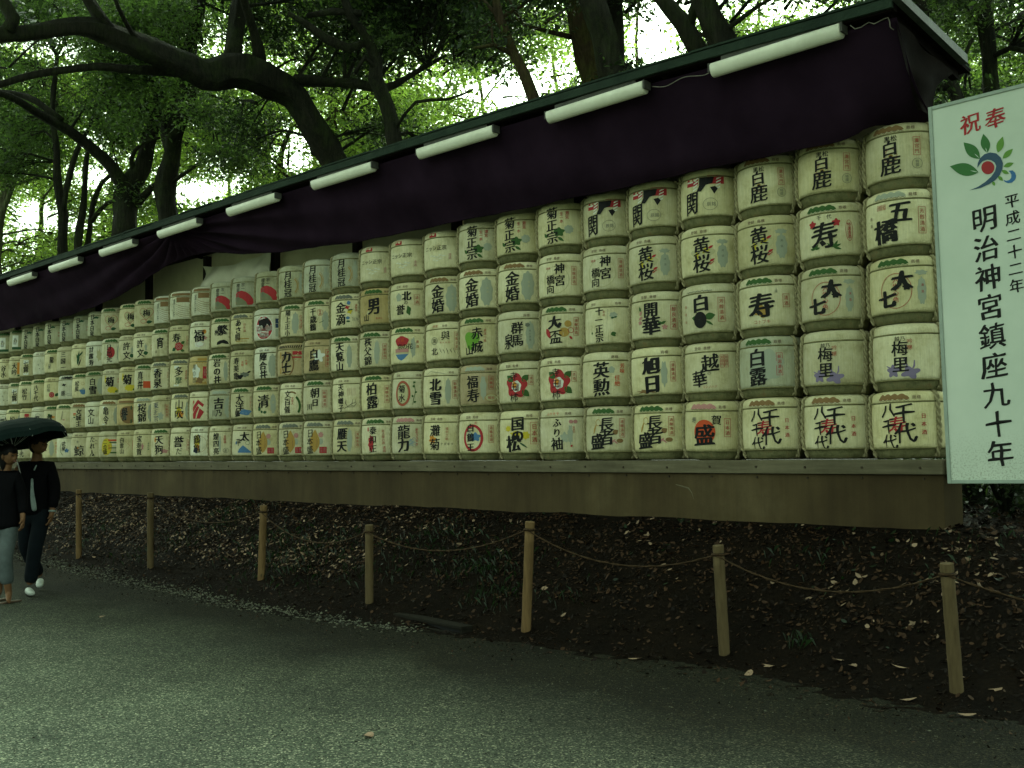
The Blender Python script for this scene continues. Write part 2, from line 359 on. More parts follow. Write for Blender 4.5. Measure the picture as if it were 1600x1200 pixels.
# ------------------------------------------------------------------ the barrel rack (shed)
XR = -3.20                     # right end of the shed
XL = -27.0
shed = empty('barrel_shed', (0, 0, 0))
tag(shed, 'long open-fronted rack shed with a mossy roof sheltering the barrel wall', 'shed')
bm = bmesh.new(); box(bm, XL, XR-0.01, -0.34, 0.03, 0.2, 1.262, 0.006); bm_obj('foundation', bm, M['concrete'], shed)
bm = bmesh.new(); box(bm, XL, XR+0.0, -0.375, -0.315, 1.265, 1.383, 0.006); bm_obj('shelf_beam', bm, M['beam'], shed)
bm = bmesh.new(); box(bm, XR+0.003, XR+0.09, -0.33, 0.06, 1.268, 1.380, 0.006); bm_obj('end_beam', bm, M['beam'], shed)
bm = bmesh.new(); box(bm, XL, XR-0.003, -0.312, 0.50, 1.265, 1.378); bm_obj('shelf_boards', bm, M['beam'], shed)
bmb = bmesh.new()
ico = bmesh.ops.create_cone(bmb, cap_ends=True, segments=8, radius1=0.011, radius2=0.009, depth=0.012, matrix=Matrix.Rotation(math.pi/2, 4, 'X'))
bolt_me = bpy.data.meshes.new('bolt'); bmb.to_mesh(bolt_me); bmb.free(); bolt_me.materials.append(M['steel'])
i = 0
while XR-0.17-i*0.49 > XL+0.1 and i < 47:
    x = XR-0.17-i*0.49
    mesh_obj('bolt', bolt_me, shed, (x+random.uniform(-.02, .02), -0.379, 1.322+random.uniform(-.005, .005)))
    mesh_obj('bolt', bolt_me, shed, (x+random.uniform(-.02, .02), -0.344, 1.235+random.uniform(-.005, .005)))
    i += 1
bm = bmesh.new(); pp = [on_y(1056, 757, -0.3405), on_y(1066, 760, -0.3405), on_y(1076, 763, -0.3405), on_y(1081, 770, -0.3405), on_y(1084, 780, -0.3405)]
tube(bm, pp, [.003, .007, .008, .004, .0015], 5); bm_obj('scratch', bm, M['beam'], shed)
# roof sheet, falling slightly to the back
YF, YB, ZF, ZB = -0.93, 0.42, 4.93, 4.79
def roofslab(bm, x0, x1, y0, z0, y1, z1, th):
    p = [(x0,y0,z0),(x1,y0,z0),(x1,y1,z1),(x0,y1,z1),(x0,y0,z0-th),(x1,y0,z0-th),(x1,y1,z1-th),(x0,y1,z1-th)]
    vsx = [bm.verts.new(q) for q in p]
    for f in ((0,1,2,3),(7,6,5,4),(0,4,5,1),(1,5,6,2),(2,6,7,3),(3,7,4,0)): bm.faces.new([vsx[k] for k in f])
# roofing sheets side by side, each with its own lap
n = 0; x = XR-0.03
while x > XL:
    bm = bmesh.new(); dz = 0.004*(n % 2)+random.uniform(0, 0.006)
    roofslab(bm, x-0.908, x, YF-0.01+random.uniform(-.008, .008), ZF+dz, YB+0.25, ZB+dz-0.02, 0.018)
    bm_obj('roof_sheet', bm, M['roof'], shed); x -= 0.91; n += 1
bm = bmesh.new(); roofslab(bm, XL, XR-0.032, YF+0.03, ZF-0.022, YB+0.2, ZB-0.03, 0.03); bm_obj('roof_boards', bm, M['underside'], shed)
bm = bmesh.new(); box(bm, XL, XR-0.033, YF-0.004, YF+0.028, ZF-0.098, ZF-0.020, 0.003); bm_obj('fascia', bm, M['roof'], shed)
bm = bmesh.new(); box(bm, XL, XR-0.034, YF+0.032, YF+0.10, ZF-0.112, ZF-0.055, 0.003); bm_obj('eaves_batten', bm, M['underside'], shed)
bm = bmesh.new(); roofslab(bm, XR-0.028, XR+0.03, YF-0.015, ZF+0.026, YB, ZB+0.026, 0.075); bm_obj('verge_board', bm, M['verge'], shed)
# rafters and posts along the back wall
for k in range(12):
    x = -3.32-k*2.1
    bm = bmesh.new(); roofslab(bm, x-0.03, x+0.03, YF+0.11, ZF-0.054, YB+0.1, ZB-0.066, 0.07); bm_obj('rafter', bm, M['underside'], shed)
for k in range(12):
    x = -3.30-0.05-k*2.05
    if k == 0: x = -3.60
    bm = bmesh.new(); box(bm, x-0.055, x+0.055, 0.318, 0.42, 1.39, 4.66+ro(x), 0.004); bm_obj('post', bm, M['darkwood'], shed)
for k in range(12):
    x1 = -3.30-k*2.05; x0 = x1-2.04
    if k == 0: x1 = -3.60
    bm = bmesh.new(); box(bm, x0, x1, 0.425, 0.445, 1.385, 4.705+ro(x1)); bm_obj('wall_panel', bm, M['panel'], shed)
bm = bmesh.new(); box(bm, XR-0.41, XR-0.385, 0.447, 0.50, 1.385, 4.70); bm_obj('corner_trim', bm, M['darkwood'], shed)
for o in list(shed.children):
    if o.name.split('.')[0] in ('roof_sheet', 'roof_boards', 'fascia', 'eaves_batten', 'rafter'):
        bm = bmesh.new(); bm.from_mesh(o.data)
        for xa, za in RO[1:-1]: bmesh.ops.bisect_plane(bm, geom=bm.verts[:]+bm.edges[:]+bm.faces[:], plane_co=(xa, 0, 0), plane_no=(1, 0, 0))
        for vtx in bm.verts: vtx.co.z += ro(vtx.co.x)
        bm.to_mesh(o.data); bm.free()
# pale sheet tied up on the back wall
bm = bmesh.new(); nx, nz = 40, 10; rows = []
for j in range(nz+1):
    row = []
    for i in range(nx+1):
        u = i/nx; w = j/nz; x = -15.5+u*2.0
        sag = 0.34*math.sin(math.pi*u)*(1-0.25*w)
        z = 4.62 - w*0.62 - sag*(0.4+0.6*w)*0.7
        y = 0.20 + 0.035*math.sin(w*9+3.2*math.sin(math.pi*u)) + 0.03*math.sin(17*u+6*w)
        row.append(bm.verts.new((x, y, z)))
    rows.append(row)
for j in range(nz):
    for i in range(nx): bm.faces.new((rows[j][i], rows[j][i+1], rows[j+1][i+1], rows[j+1][i]))
o = bm_obj('tied_sheet', bm, M['sheet'], None, True)
tag(o, 'pale crumpled sheet tied to the back wall above the red-disc barrels', 'sheet')

# ------------------------------------------------------------------ purple curtain
CB = [(-3.25,4.10),(-3.55,4.16),(-3.68,4.15),(-3.78,4.09),(-3.916,4.06),(-4.232,4.061),(-4.86,4.078),(-5.468,4.093),(-6.102,4.088),(-6.717,4.103),(-7.34,4.112),(-7.965,4.127),(-8.566,4.15),
      (-9.259,4.16),(-9.859,4.178),(-10.528,4.192),(-11.334,4.253),(-12.322,4.317),(-13.239,4.42),(-14.147,4.58),(-14.728,4.615),(-15.4,4.58),(-15.762,4.536),
      (-16.379,4.401),(-17.124,4.27),(-18.121,4.177),(-19.2,4.124),(-20.68,4.12),(-22.68,4.14),(-24.5,4.2),(-26.9,4.3)]
def cbz(x):
    for (x1, z1), (x0, z0) in zip(CB, CB[1:]):
        if x >= x0: return z0+(z1-z0)*(x-x0)/(x1-x0)
    return CB[-1][1]
bm = bmesh.new(); nx, nw = 620, 34; rows = []
for i in range(nx+1):
    x = -3.25 + (XL+0.1+3.25)*i/nx; zb = cbz(x); col_ = []
    gath = math.exp(-((x+14.6)/2.6)**2)
    for j in range(nw+1):
        w = j/nw
        ztop = ZF-0.135+ro(x)
        y = (YF+0.12)*(1-w) + (-0.405)*w
        z = ztop*(1-w)+zb*w
        # cloth hangs slack: belly downwards/outwards between top and bottom hems
        z -= 0.16*math.sin(math.pi*w)*(1-0.75*gath); y += 0.05*math.sin(math.pi*w)
        # tension folds converge on the gathered tie
        dxg = (x+14.6); ang = math.atan2((ztop-z)*2.2, dxg)
        amp = (0.046*math.exp(-abs(dxg)/3.6)+0.012)*math.sin(math.pi*min(1, w*1.05))**0.7
        y += amp*math.sin(ang*26 + 0.6*math.sin(x*1.3)) ; z += 0.3*amp*math.cos(ang*26)
        y += 0.020*noise.noise(Vector((x*1.2, w*2.0, 0)))*w + 0.022*noise.noise(Vector((x*4.0, w*1.0, 11)))*w + 0.012*math.sin(x*7.5+2*noise.noise(Vector((x*.8, 0, 5))))*w*w
        if x > -3.75: y += (x+3.75)/0.5*0.55*w*w
        col_.append(bm.verts.new((x, y, z)))
    rows.append(col_)
for i in range(nx):
    for j in range(nw): bm.faces.new((rows[i][j], rows[i][j+1], rows[i+1][j+1], rows[i+1][j]))
cur = bm_obj('curtain', bm, M['curtain'], None, True); tag(cur, 'dark purple cloth curtain slung under the eaves above the barrels', 'curtain')
cur.modifiers.new('thick', 'SOLIDIFY').thickness = 0.004
# end cloth closing the right gable
bm = bmesh.new(); rows = []
for i in range(25):
    u = i/24; row = []
    for j in range(31):
        w = j/30
        ye = 0.02+0.30*(1-w)-0.36*math.sin(math.pi*w)*0.6; y = (YF+0.13)*(1-u)+ye*u; z = (ZF-0.14 - (ZF-ZB)*u)*(1-w) + (4.17-0.25*u*0 - 0.02*u)*w
        if u < 0.5: y += 0.42*w*(1-u*2)*w
        x = XR-0.065 + 0.018*math.sin(9*u+3*w) + 0.02*noise.noise(Vector((u*3, w*3, 1)))
        row.append(bm.verts.new((x, y, z)))
    rows.append(row)
for i in range(24):
    for j in range(30): bm.faces.new((rows[i][j], rows[i][j+1], rows[i+1][j+1], rows[i+1][j]))
o = bm_obj('gable_curtain', bm, M['underside'], None, True); tag(o, 'dark cloth closing the right gable end beside the white sign', 'curtain')

# ------------------------------------------------------------------ fluorescent lamps
def lamp_proto():
    r = empty('fluorescent_lamp')
    bm = bmesh.new(); L = 0.60; prof = []
    for k in range(13):
        a = math.pi*k/12; prof.append((math.cos(a)*0.062, -math.sin(a)*0.085))
    prof = [(0.045, 0.03), (0.062, 0.012)] + prof[1:-1] + [(-0.062, 0.012), (-0.045, 0.03)]
    ra = [bm.verts.new((-L, p[0], p[1])) for p in prof]; rb = [bm.verts.new((L, p[0], p[1])) for p in prof]
    m = len(prof)
    for k in range(m): bm.faces.new((ra[k], ra[(k+1) % m], rb[(k+1) % m], rb[k]))
    bm.faces.new(ra); bm.faces.new(rb); bmesh.ops.bevel(bm, geom=[e for e in bm.edges if abs(e.verts[0].co.x-e.verts[1].co.x) < 1e-6], offset=0.006, segments=1, affect='EDGES')
    bm_obj('diffuser', bm, M['lamp'], r, True)
    for s in (-1, 1):
        bm = bmesh.new(); box(bm, s*(L+0.012)-0.010, s*(L+0.012)+0.010, -0.052, 0.052, -0.045, 0.034, 0.003); bm_obj('end_cap', bm, M['lampend'], r)
    bm = bmesh.new(); box(bm, -0.5, 0.5, -0.03, 0.03, 0.032, 0.075, 0.004); bm_obj('housing', bm, M['lampend'], r)
    return r
def copy_tree(o, parent=None):
    c = o.copy(); COL.objects.link(c)
    if parent is not None: c.parent = parent
    for ch in o.children: copy_tree(ch, c)
    return c
lp = lamp_proto(); ORD = ['first','second','third','fourth','fifth','sixth','seventh','eighth','ninth','tenth','eleventh','twelfth','thirteenth','fourteenth','fifteenth','sixteenth','seventeenth','eighteenth','nineteenth','twentieth','twenty-first','twenty-second','twenty-third','twenty-fourth','twenty-fifth','twenty-sixth','twenty-seventh','twenty-eighth','twenty-ninth','thirtieth','thirty-first','thirty-second']
LX = [-4.265, -6.195, -8.165, -10.21, -12.25, -14.28, -16.30, -18.34, -20.33]; LZ = [4.800, 4.838, 4.879, 4.908, 4.910, 4.908, 4.905, 4.903, 4.895]
LW = ['nearest the gable end above the white sign', 'second from the gable end', 'third from the gable end', 'fourth from the gable end', 'fifth from the gable end', 'above the gathered fold of the curtain', 'just left of the curtain\'s gathered fold', 'second from the left edge of the photo', 'leftmost in view, over the umbrella']
for k in range(9):
    o = lp if k == 0 else copy_tree(lp)
    o.location = (LX[k], YF+0.050, LZ[k]+0.012); o.rotation_euler = (0, random.uniform(-.006, .006), random.uniform(-.01, .01))
    tag(o, 'unlit white tube lamp under the eaves, '+LW[k], 'lamp', 'tube lamps under the shed eaves')
def cablepts(P, r, name, label):
    pts, rr = resample(P, [r]*len(P), 0.03); bm = bmesh.new(); tube(bm, pts, rr, 5); o = bm_obj(name, bm, M['cable'], None, True); tag(o, label, 'cable')
cablepts([(-3.60, YF+0.06, 4.82), (-3.57, YF+0.075, 4.785), (-3.52, YF+0.08, 4.785), (-3.46, YF+0.09, 4.81), (-3.42, YF+0.09, 4.785), (-3.31, YF+0.10, 4.805), (-3.30, YF+0.11, 4.73), (-3.29, YF+0.2, 4.72)], 0.004, 'power_cable', 'thin loose power cable from the last lamp to the gable')
cablepts([(-5.55, YF+0.09, 4.835), (-5.4, YF+0.095, 4.80), (-5.2, YF+0.09, 4.83), (-4.98, YF+0.085, 4.79), (-4.85, YF+0.06, 4.81)], 0.004, 'power_cable', 'thin sagging power cable between the two nearest lamps')

# ------------------------------------------------------------------ barrels
BH = 0.552; PITCH = 0.553; NCOL = 32
PROF = [(0.0, 0.235), (0.008, 0.258), (0.045, 0.270), (0.078, 0.281), (0.092, 0.292), (0.12, 0.2965), (0.20, 0.2995), (0.30, 0.300), (0.40, 0.2975), (0.445, 0.2945), (0.457, 0.289), (0.470, 0.2935), (0.510, 0.288), (0.530, 0.276), (0.545, 0.254), (0.552, 0.215)]
def RZ(z):
    for (z0, r0), (z1, r1) in zip(PROF, PROF[1:]):
        if z <= z1: return r0+(r1-r0)*(z-z0)/(z1-z0)
    return PROF[-1][1]
def lathe(prof, seg, bm, seed=0, amp=0.0):
    rings = []
    for z, r in prof:
        rings.append([bm.verts.new((math.sin(2*math.pi*k/seg)*(r+amp*noise.noise(Vector((k*0.35, z*9, seed)))), -math.cos(2*math.pi*k/seg)*(r+amp*noise.noise(Vector((k*0.35, z*9, seed)))), z)) for k in range(seg)])
    for a, b in zip(rings, rings[1:]):
        for k in range(seg): bm.faces.new((a[k], a[(k+1) % seg], b[(k+1) % seg], b[k]))
    bm.faces.new(list(reversed(rings[0]))); bm.faces.new(rings[-1])
def mk_mesh(name, bm, mat, smooth=True):
    bmesh.ops.recalc_face_normals(bm, faces=bm.faces); me = bpy.data.meshes.new(name); bm.to_mesh(me); bm.free(); me.materials.append(mat)
    if smooth: me.polygons.foreach_set('use_smooth', [True]*len(me.polygons))
    return me
bodies = []
for s in range(3):
    bm = bmesh.new(); prof = []
    for (z0, r0), (z1, r1) in zip(PROF, PROF[1:]):
        prof.append((z0, r0))
        if z1-z0 > 0.06: prof.append(((z0+z1)/2, (r0+r1)/2))
    prof.append(PROF[-1])
    lathe(prof, 60, bm); bodies.append(mk_mesh('body', bm, M['straw']))
    for vtx in bodies[-1].vertices:      # slack straw at foot and shoulder
        z = vtx.co.z
        if z < 0.085 or z > 0.515:
            a = math.atan2(vtx.co.x, -vtx.co.y); k = 1+0.022*noise.noise(Vector((math.cos(a)*4, math.sin(a)*4, z*14+s*7)))
            vtx.co.x *= k; vtx.co.y *= k
def hoop(z, rad, seed):
    bm = bmesh.new(); seg = 44; rings = []
    for k in range(seg):
        a = 2*math.pi*k/seg; R = RZ(z)+rad*0.45; c = Vector((math.sin(a)*R, -math.cos(a)*R, z+0.003*noise.noise(Vector((math.cos(a)*2, math.sin(a)*2, seed)))))
        n = Vector((math.sin(a), -math.cos(a), 0)); rings.append([bm.verts.new(c+n*math.cos(q*math.pi/3)*rad+Vector((0, 0, 1))*math.sin(q*math.pi/3)*rad) for q in range(6)])
    for k in range(seg):
        a, b = rings[k], rings[(k+1) % seg]
        for q in range(6): bm.faces.new((a[q], a[(q+1) % 6], b[(q+1) % 6], b[q]))
    return mk_mesh('hoop', bm, M['hoop'])
hoop_top = hoop(0.457, 0.0075, 1); hoop_low = hoop(0.083, 0.008, 5)
def side_rope(az):
    bm = bmesh.new()
    N = 46
    for s in (0, math.pi):
        pts = []
        for i in range(N+1):
            z = 0.01+0.535*i/N; tw = s+i*0.62; R = RZ(z)+0.012
            rr = 0.0095
            a = az + math.cos(tw)*rr/R
            R += math.sin(tw)*rr
            pts.append((math.sin(a)*R, -math.cos(a)*R, z))
        tube(bm, pts, 0.0115, 5)
    return mk_mesh('side_rope', bm, M['rope'])
ropeR = side_rope(math.radians(63)); ropeL = side_rope(math.radians(-64))

# glyph library (built-in font of Blender, outline -> triangles)
_gl = {}
def glyph(ch, off):
    """outline of one character, centred; off thickens the strokes"""
    key = (ch, off)
    if key not in _gl:
        cu = bpy.data.curves.new('t', 'FONT'); cu.body = ch; cu.resolution_u = 2; cu.size = 1; cu.offset = off
        o = bpy.data.objects.new('t', cu); me = bpy.data.meshes.new_from_object(o)
        V = [(v.co.x, v.co.y) for v in me.vertices]; F = [tuple(p.vertices) for p in me.polygons]
        bpy.data.meshes.remove(me); bpy.data.objects.remove(o); bpy.data.curves.remove(cu)
        if V:
            x0 = min(v[0] for v in V); x1 = max(v[0] for v in V)
            V = [(x-0.5, y-0.38) for x, y in V] if ord(ch) > 0x2000 else [(x-(x0+x1)/2, y-0.36) for x, y in V]
        _gl[key] = (V, F)
    return _gl[key]

class Flat:
    """collects flat shapes per colour in (u, v), later wrapped on a barrel or laid on a board"""
    def __init__(s, seed=0): s.d = {}; s.r = random.Random(seed)
    def tri(s, col, V, F):
        L = s.d.setdefault(col, ([], [])); n = len(L[0]); L[0].extend(V); L[1].extend([tuple(i+n for i in f) for f in F])
    def poly(s, col, pts):
        F = tessellate_polygon([[Vector((p[0], p[1], 0)) for p in pts]]); s.tri(col, list(pts), [tuple(f) for f in F])
    def ch(s, col, c, u, v, size, off=0.012, rot=0.0, sx=1.0, brush=0.0):
        extra = max(0.0, off-0.010); V, F = glyph(c, 0.0); cr, sr = math.cos(rot), math.sin(rot)
        if off > 0.0125:          # broad-nib pen: copies of the strokes shifted along the nib, each a hair higher than the last
            n = max(2, math.ceil(extra*2.2/0.03)+1)
            for i in range(n):
                t = (i/(n-1)-0.5)*extra*2.6
                s._put(col, V, F, u, v, size, cr, sr, sx, brush, c, t, t*(-0.45 if i % 2 else 0.30), i)
        else: s._put(col, V, F, u, v, size, cr, sr, sx, brush, c, 0, 0, 0)
    def _put(s, col, V, F, u, v, size, cr, sr, sx, brush, c, ox, oy, lv):
        out = []
        for x, y in V:
            x += ox; y += oy
            if brush:
                nx_ = noise.noise(Vector((x*3+ord(c)*0.1, y*3, s.r.random()*0))); ny_ = noise.noise(Vector((x*3, y*3+ord(c)*0.1, 7)))
                x2 = x+brush*nx_; y2 = y+brush*ny_+x*0.08
            else: x2, y2 = x, y
            x2 *= sx; out.append((u+size*(x2*cr-y2*sr), v+size*(x2*sr+y2*cr), lv*0.00012))
        s.tri(col, out, F)
    def disc(s, col, u, v, ru, rv, n=28): s.poly(col, [(u+ru*math.cos(2*math.pi*k/n), v+rv*math.sin(2*math.pi*k/n)) for k in range(n)])
    def ring(s, col, u, v, ru, rv, w, n=32, a0=0.0, a1=2*math.pi):
        V = []; F = []
        for k in range(n+1):
            a = a0+(a1-a0)*k/n; V.append((u+ru*math.cos(a), v+rv*math.sin(a))); V.append((u+(ru-w)*math.cos(a), v+(rv-w)*math.sin(a)))
        for k in range(n): F.append((2*k, 2*k+2, 2*k+3, 2*k+1))
        s.tri(col, V, F)
    def rect(s, col, u, v, w, h): s.tri(col, [(u-w/2, v-h/2), (u+w/2, v-h/2), (u+w/2, v+h/2), (u-w/2, v+h/2)], [(0, 1, 2, 3)])
    def frame(s, col, u, v, w, h, t=0.0035):
        s.rect(col, u, v+h/2-t/2, w, t); s.rect(col, u, v-h/2+t/2, w, t); s.rect(col, u-w/2+t/2, v, t, h-2*t); s.rect(col, u+w/2-t/2, v, t, h-2*t)
    def line(s, col, pts, w):
        V = []; F = []
        for i, p in enumerate(pts):
            a = pts[max(i-1, 0)]; b = pts[min(i+1, len(pts)-1)]; dx, dy = b[0]-a[0], b[1]-a[1]; L = math.hypot(dx, dy) or 1; ww = w*(1 if 0 < i < len(pts)-1 else 0.5)
            V += [(p[0]-dy/L*ww/2, p[1]+dx/L*ww/2), (p[0]+dy/L*ww/2, p[1]-dx/L*ww/2)]
        for i in range(len(pts)-1): F.append((2*i, 2*i+1, 2*i+3, 2*i+2))
        s.tri(col, V, F)
    def leaf(s, col, u, v, L, W, ang):
        pts = []; n = 9
        for k in range(n+1): t = k/n; pts.append((L*t, W*math.sin(math.pi*t**0.85)))
        for k in range(n-1, 0, -1): t = k/n; pts.append((L*t, -W*math.sin(math.pi*t**0.85)))
        c, q = math.cos(ang), math.sin(ang); s.poly(col, [(u+x*c-y*q, v+x*q+y*c) for x, y in pts])
    def blob(s, col, u, v, ru, rv, lobes=7, amp=0.22, ph=0.0, n=42):
        s.poly(col, [(u+ru*(1+amp*math.sin(lobes*2*math.pi*k/n+ph))*math.cos(2*math.pi*k/n), v+rv*(1+amp*math.sin(lobes*2*math.pi*k/n+ph))*math.sin(2*math.pi*k/n)) for k in range(n)])
    def vtext(s, col, txt, u, v, size, off=0.012, brush=0.0, step=0.98, sx=1.0):
        if col == 'black' and size > 0.075: size *= 1.15; off += 0.014; step *= 0.97
        n = len(txt); h = size*step
        for i, c in enumerate(txt):
            j = s.r.uniform(-1, 1)*(0.05 if brush else 0.01)
            s.ch(col, c, u+size*j*0.5, v+h*((n-1)/2-i), size*(1+j*0.8), off, rot=j*0.7 if brush else 0, brush=brush, sx=sx)
    def htext(s, col, txt, u, v, size, off=0.01, step=1.05):
        n = len(txt)
        for i, c in enumerate(txt): s.ch(col, c, u+size*step*(i-(n-1)/2), v, size, off)

# drawing vocabulary for the barrel prints ---------------------------------------
def band(f, kind):
    z = 0.492
    pine = {'P': 'green', 'B': 'brown', 'K': 'grey', 'G': 'wash', 'R': 'pink'}
    if kind in pine:
        c = pine[kind]; pts = []; n = 44
        for k in range(n+1):
            t = k/n; pts.append((-0.165+0.27*t, z-0.006+0.040*(0.62+0.38*abs(math.sin(t*math.pi*4.5)))*min(1, 9*t, 9*(1-t))))
        for k in range(n, -1, -1):
            t = k/n; pts.append((-0.165+0.27*t, z-0.010-0.008*abs(math.sin(t*math.pi*6))))
        f.poly(c, pts)
        f.line('text' if kind != 'P' else 'dkgreen', [(-0.165+0.27*k/30, z-0.021+0.005*math.sin(k*1.9)) for k in range(31)], 0.0028)
        f.htext('text', '商標', 0.158, z, 0.034)
    elif kind == 'T':
        f.htext('text', '登録', -0.085, z, 0.034); f.htext('text', '商標', 0.012, z, 0.034)
    elif kind == 'U':
        f.htext('text', '登録', -0.125, z, 0.032); f.htext('text', '商標', 0.158, z, 0.032)
    elif kind == 'S': f.htext('text', '商標', 0.13, z, 0.036)
    elif kind == 'L':
        f.line('grey', [(-0.17, z-0.018), (-0.11, z+0.022), (-0.09, z+0.012), (-0.05, z+0.005), (0.03, z-0.006), (0.09, z-0.018)], 0.004); f.htext('text', '商標', 0.158, z, 0.03)
    elif kind == 'W':
        f.line('grey', [(-0.17+0.0115*k, z-0.018+0.008*math.sin(k*2.3)*math.sin(k*0.7)) for k in range(25)], 0.005)
    elif kind == 'F': f.htext('scarlet', 'ふりそで', -0.07, z, 0.036); f.htext('text', '商標', 0.10, z, 0.034)
    elif kind == 'D':
        for k in range(14):
            f.poly('black', [(-0.2+0.03*k, z-0.02), (-0.185+0.03*k, z-0.02), (-0.170+0.03*k, z+0.02), (-0.185+0.03*k, z+0.02)])
    elif kind == 'O': f.rect('brown', 0.0, z-0.003, 0.40, 0.04)
    elif kind == 'X': f.htext('seal', '特選', -0.085, z, 0.036); f.htext('text', '商標', 0.04, z, 0.032)
def box_(f, txt='清醸清酒', u=0.228, v=0.275, s=0.040, c='seal'):
    f.vtext(c, txt, u, v, s, 0.016, step=1.18); f.frame(c, u, v, s*1.5, s*1.18*len(txt)+0.022)
def big(f, txt, u=0.0, v=0.27, s=None, c='black', off=0.03, brush=0.05):
    n = len(txt); s = s or min(0.235, 0.345/n); f.vtext(c, txt, u, v, s, off, brush, step=1.0)
def diag(f, a, b, s=0.165):
    f.vtext('black', a, 0.058, 0.27+0.17*0.5, s, 0.03, 0.05); f.vtext('black', b, -0.066, 0.27-0.065, s, 0.03, 0.05)
def washp(f, u=0.17, w=0.11, h=0.31, v=0.27, c='wash'):
    f.blob(c, u, v, w/2, h/2, 9, 0.07)
def camellia(f):
    for a in (0.75, -0.75, 2.4): f.leaf('green', 0.035+0.07*math.cos(a), 0.27+0.07*math.sin(a), 0.105, 0.036, a)
    f.blob('red', 0.02, 0.27, 0.115, 0.125, 5, 0.13, 0.6); f.blob('white', 0.02, 0.265, 0.055, 0.062, 6, 0.06); f.blob('orange', 0.0, 0.28, 0.026, 0.036, 4, 0.12)
    f.vtext('black', '寺王柿', -0.01, 0.26, 0.085, 0.0, 0.06, step=1.25); f.line('black', [(0.0, 0.20), (0.045, 0.165), (0.11, 0.15)], 0.006)

DES = {}
def D(key, desc, bandk='T', tint='c', frac=None):
    def deco(fn): DES[key] = (desc, bandk, tint, frac, fn); return fn
    return deco
def simple(key, desc, txt, bandk='T', bx=None, tint='c', extra=None, u=0.0, size=None, frac=None):
    def fn(f):
        if extra: extra(f)
        big(f, txt, u=u, s=size)
        if bx: box_(f, bx)
    DES[key] = (desc, bandk, tint, frac, fn)

@D('hakushika', 'small pine title over two black characters', 'B')
def _(f):
    f.htext('black', '黒松', 0.0, 0.415, 0.052, 0.02); f.vtext('black', '白', -0.01, 0.335, 0.115, 0.02, 0.03); f.ring('seal', 0.0, 0.27, 0.05, 0.06, 0.003)
    f.disc('gold', 0.0, 0.268, 0.018, 0.014); f.vtext('black', '鹿', -0.005, 0.195, 0.150, 0.015, 0.05)
    box_(f, '灘宮門', 0.20, 0.335, 0.038); f.blob('pale', 0.20, 0.19, 0.038, 0.040, 8, 0.05); f.ring('grey', 0.20, 0.19, 0.041, 0.043, 0.003); f.vtext('grey', '特撰', 0.20, 0.19, 0.03)
@D('gokyo', 'heavy diagonal characters and two small red seals', 'G')
def _(f):
    diag(f, '五', '橋', 0.175)
    for i, c in enumerate('清宝'): f.frame('seal', -0.115+0.042*i, 0.405, 0.036, 0.042, 0.003); f.vtext('seal', c, -0.115+0.042*i, 0.405, 0.030)
    box_(f, '芳醇清酒', 0.225, 0.275, 0.042); f.vtext('text', '銘酒', -0.20, 0.30, 0.03, step=2.0)
@D('daishichi', 'thin red circle behind heavy diagonal strokes', 'P')
def _(f):
    f.ring('seal', 0.0, 0.26, 0.125, 0.145, 0.005); f.vtext('red', '人生心色', 0.0, 0.27, 0.052, 0.012, 0.03, 1.05)
    f.vtext('black', '大', 0.052, 0.345, 0.145, 0.055, 0.06); f.blob('black', 0.085, 0.285, 0.028, 0.024, 5, 0.2); f.vtext('black', '七', -0.072, 0.20, 0.135, 0.055, 0.06)
    f.blob('wash', 0.20, 0.40, 0.048, 0.02, 6, 0.15); washp(f, 0.20, 0.07, 0.22, 0.25); f.vtext('red', '清酒', 0.205, 0.27, 0.024, step=2.2)
@D('umesato', 'two black characters on purple plum branches', 'N')
def _(f):
    f.blob('purple', -0.065, 0.155, 0.045, 0.045, 5, 0.25); f.blob('purple', 0.07, 0.14, 0.060, 0.045, 4, 0.3)
    for q in ((0.045, 0.15, 0.02, 0.26), (0.075, 0.15, 0.10, 0.24), (0.03, 0.2, -0.005, 0.215), (-0.07, 0.16, -0.12, 0.2)): f.line('purple', [(q[0], q[1]), ((q[0]+q[2])/2+0.01, (q[1]+q[3])/2), (q[2], q[3])], 0.014)
    f.htext('black', '越乃', -0.005, 0.418, 0.042, 0.012); big(f, '梅里', -0.005, 0.275, 0.118, off=0.01); f.vtext('seal', '吟醸', 0.068, 0.37, 0.042, 0.0, 0.03, 1.2)
@D('chiyo', 'scattered black strokes around a red character', 'B')
def _(f):
    f.vtext('black', '千代', 0.062, 0.285, 0.15, 0.012, 0.07, 0.95); f.vtext('black', '八千代', -0.065, 0.265, 0.115, 0.008, 0.09, 1.02); f.vtext('red', '寿', 0.0, 0.275, 0.145, 0.03, 0.05)
    f.vtext('red', '日本酒', 0.205, 0.275, 0.042, 0.02, step=1.55)
@D('kotobuki_plum', 'one large character between red plum blossoms', 'P')
def _(f):
    for a in (0.2, 0.9, 1.5, 2.3, 3.0): f.leaf('green', 0.07, 0.15, 0.07, 0.010, a-0.5); f.leaf('green', -0.09, 0.15, 0.05, 0.010, a)
    for u in (-0.105, 0.10): f.blob('red', u, 0.365, 0.030, 0.030, 5, 0.2)
    f.htext('black', '千代', 0.0, 0.42, 0.045, 0.01, 1.9); f.ch('black', '寿', -0.005, 0.265, 0.245, 0.035, 0.03, 0.95, 0.05)
    f.vtext('red', '特選清酒', 0.205, 0.29, 0.035, 0.018); f.ring('seal', 0.205, 0.29, 0.032, 0.092, 0.004)
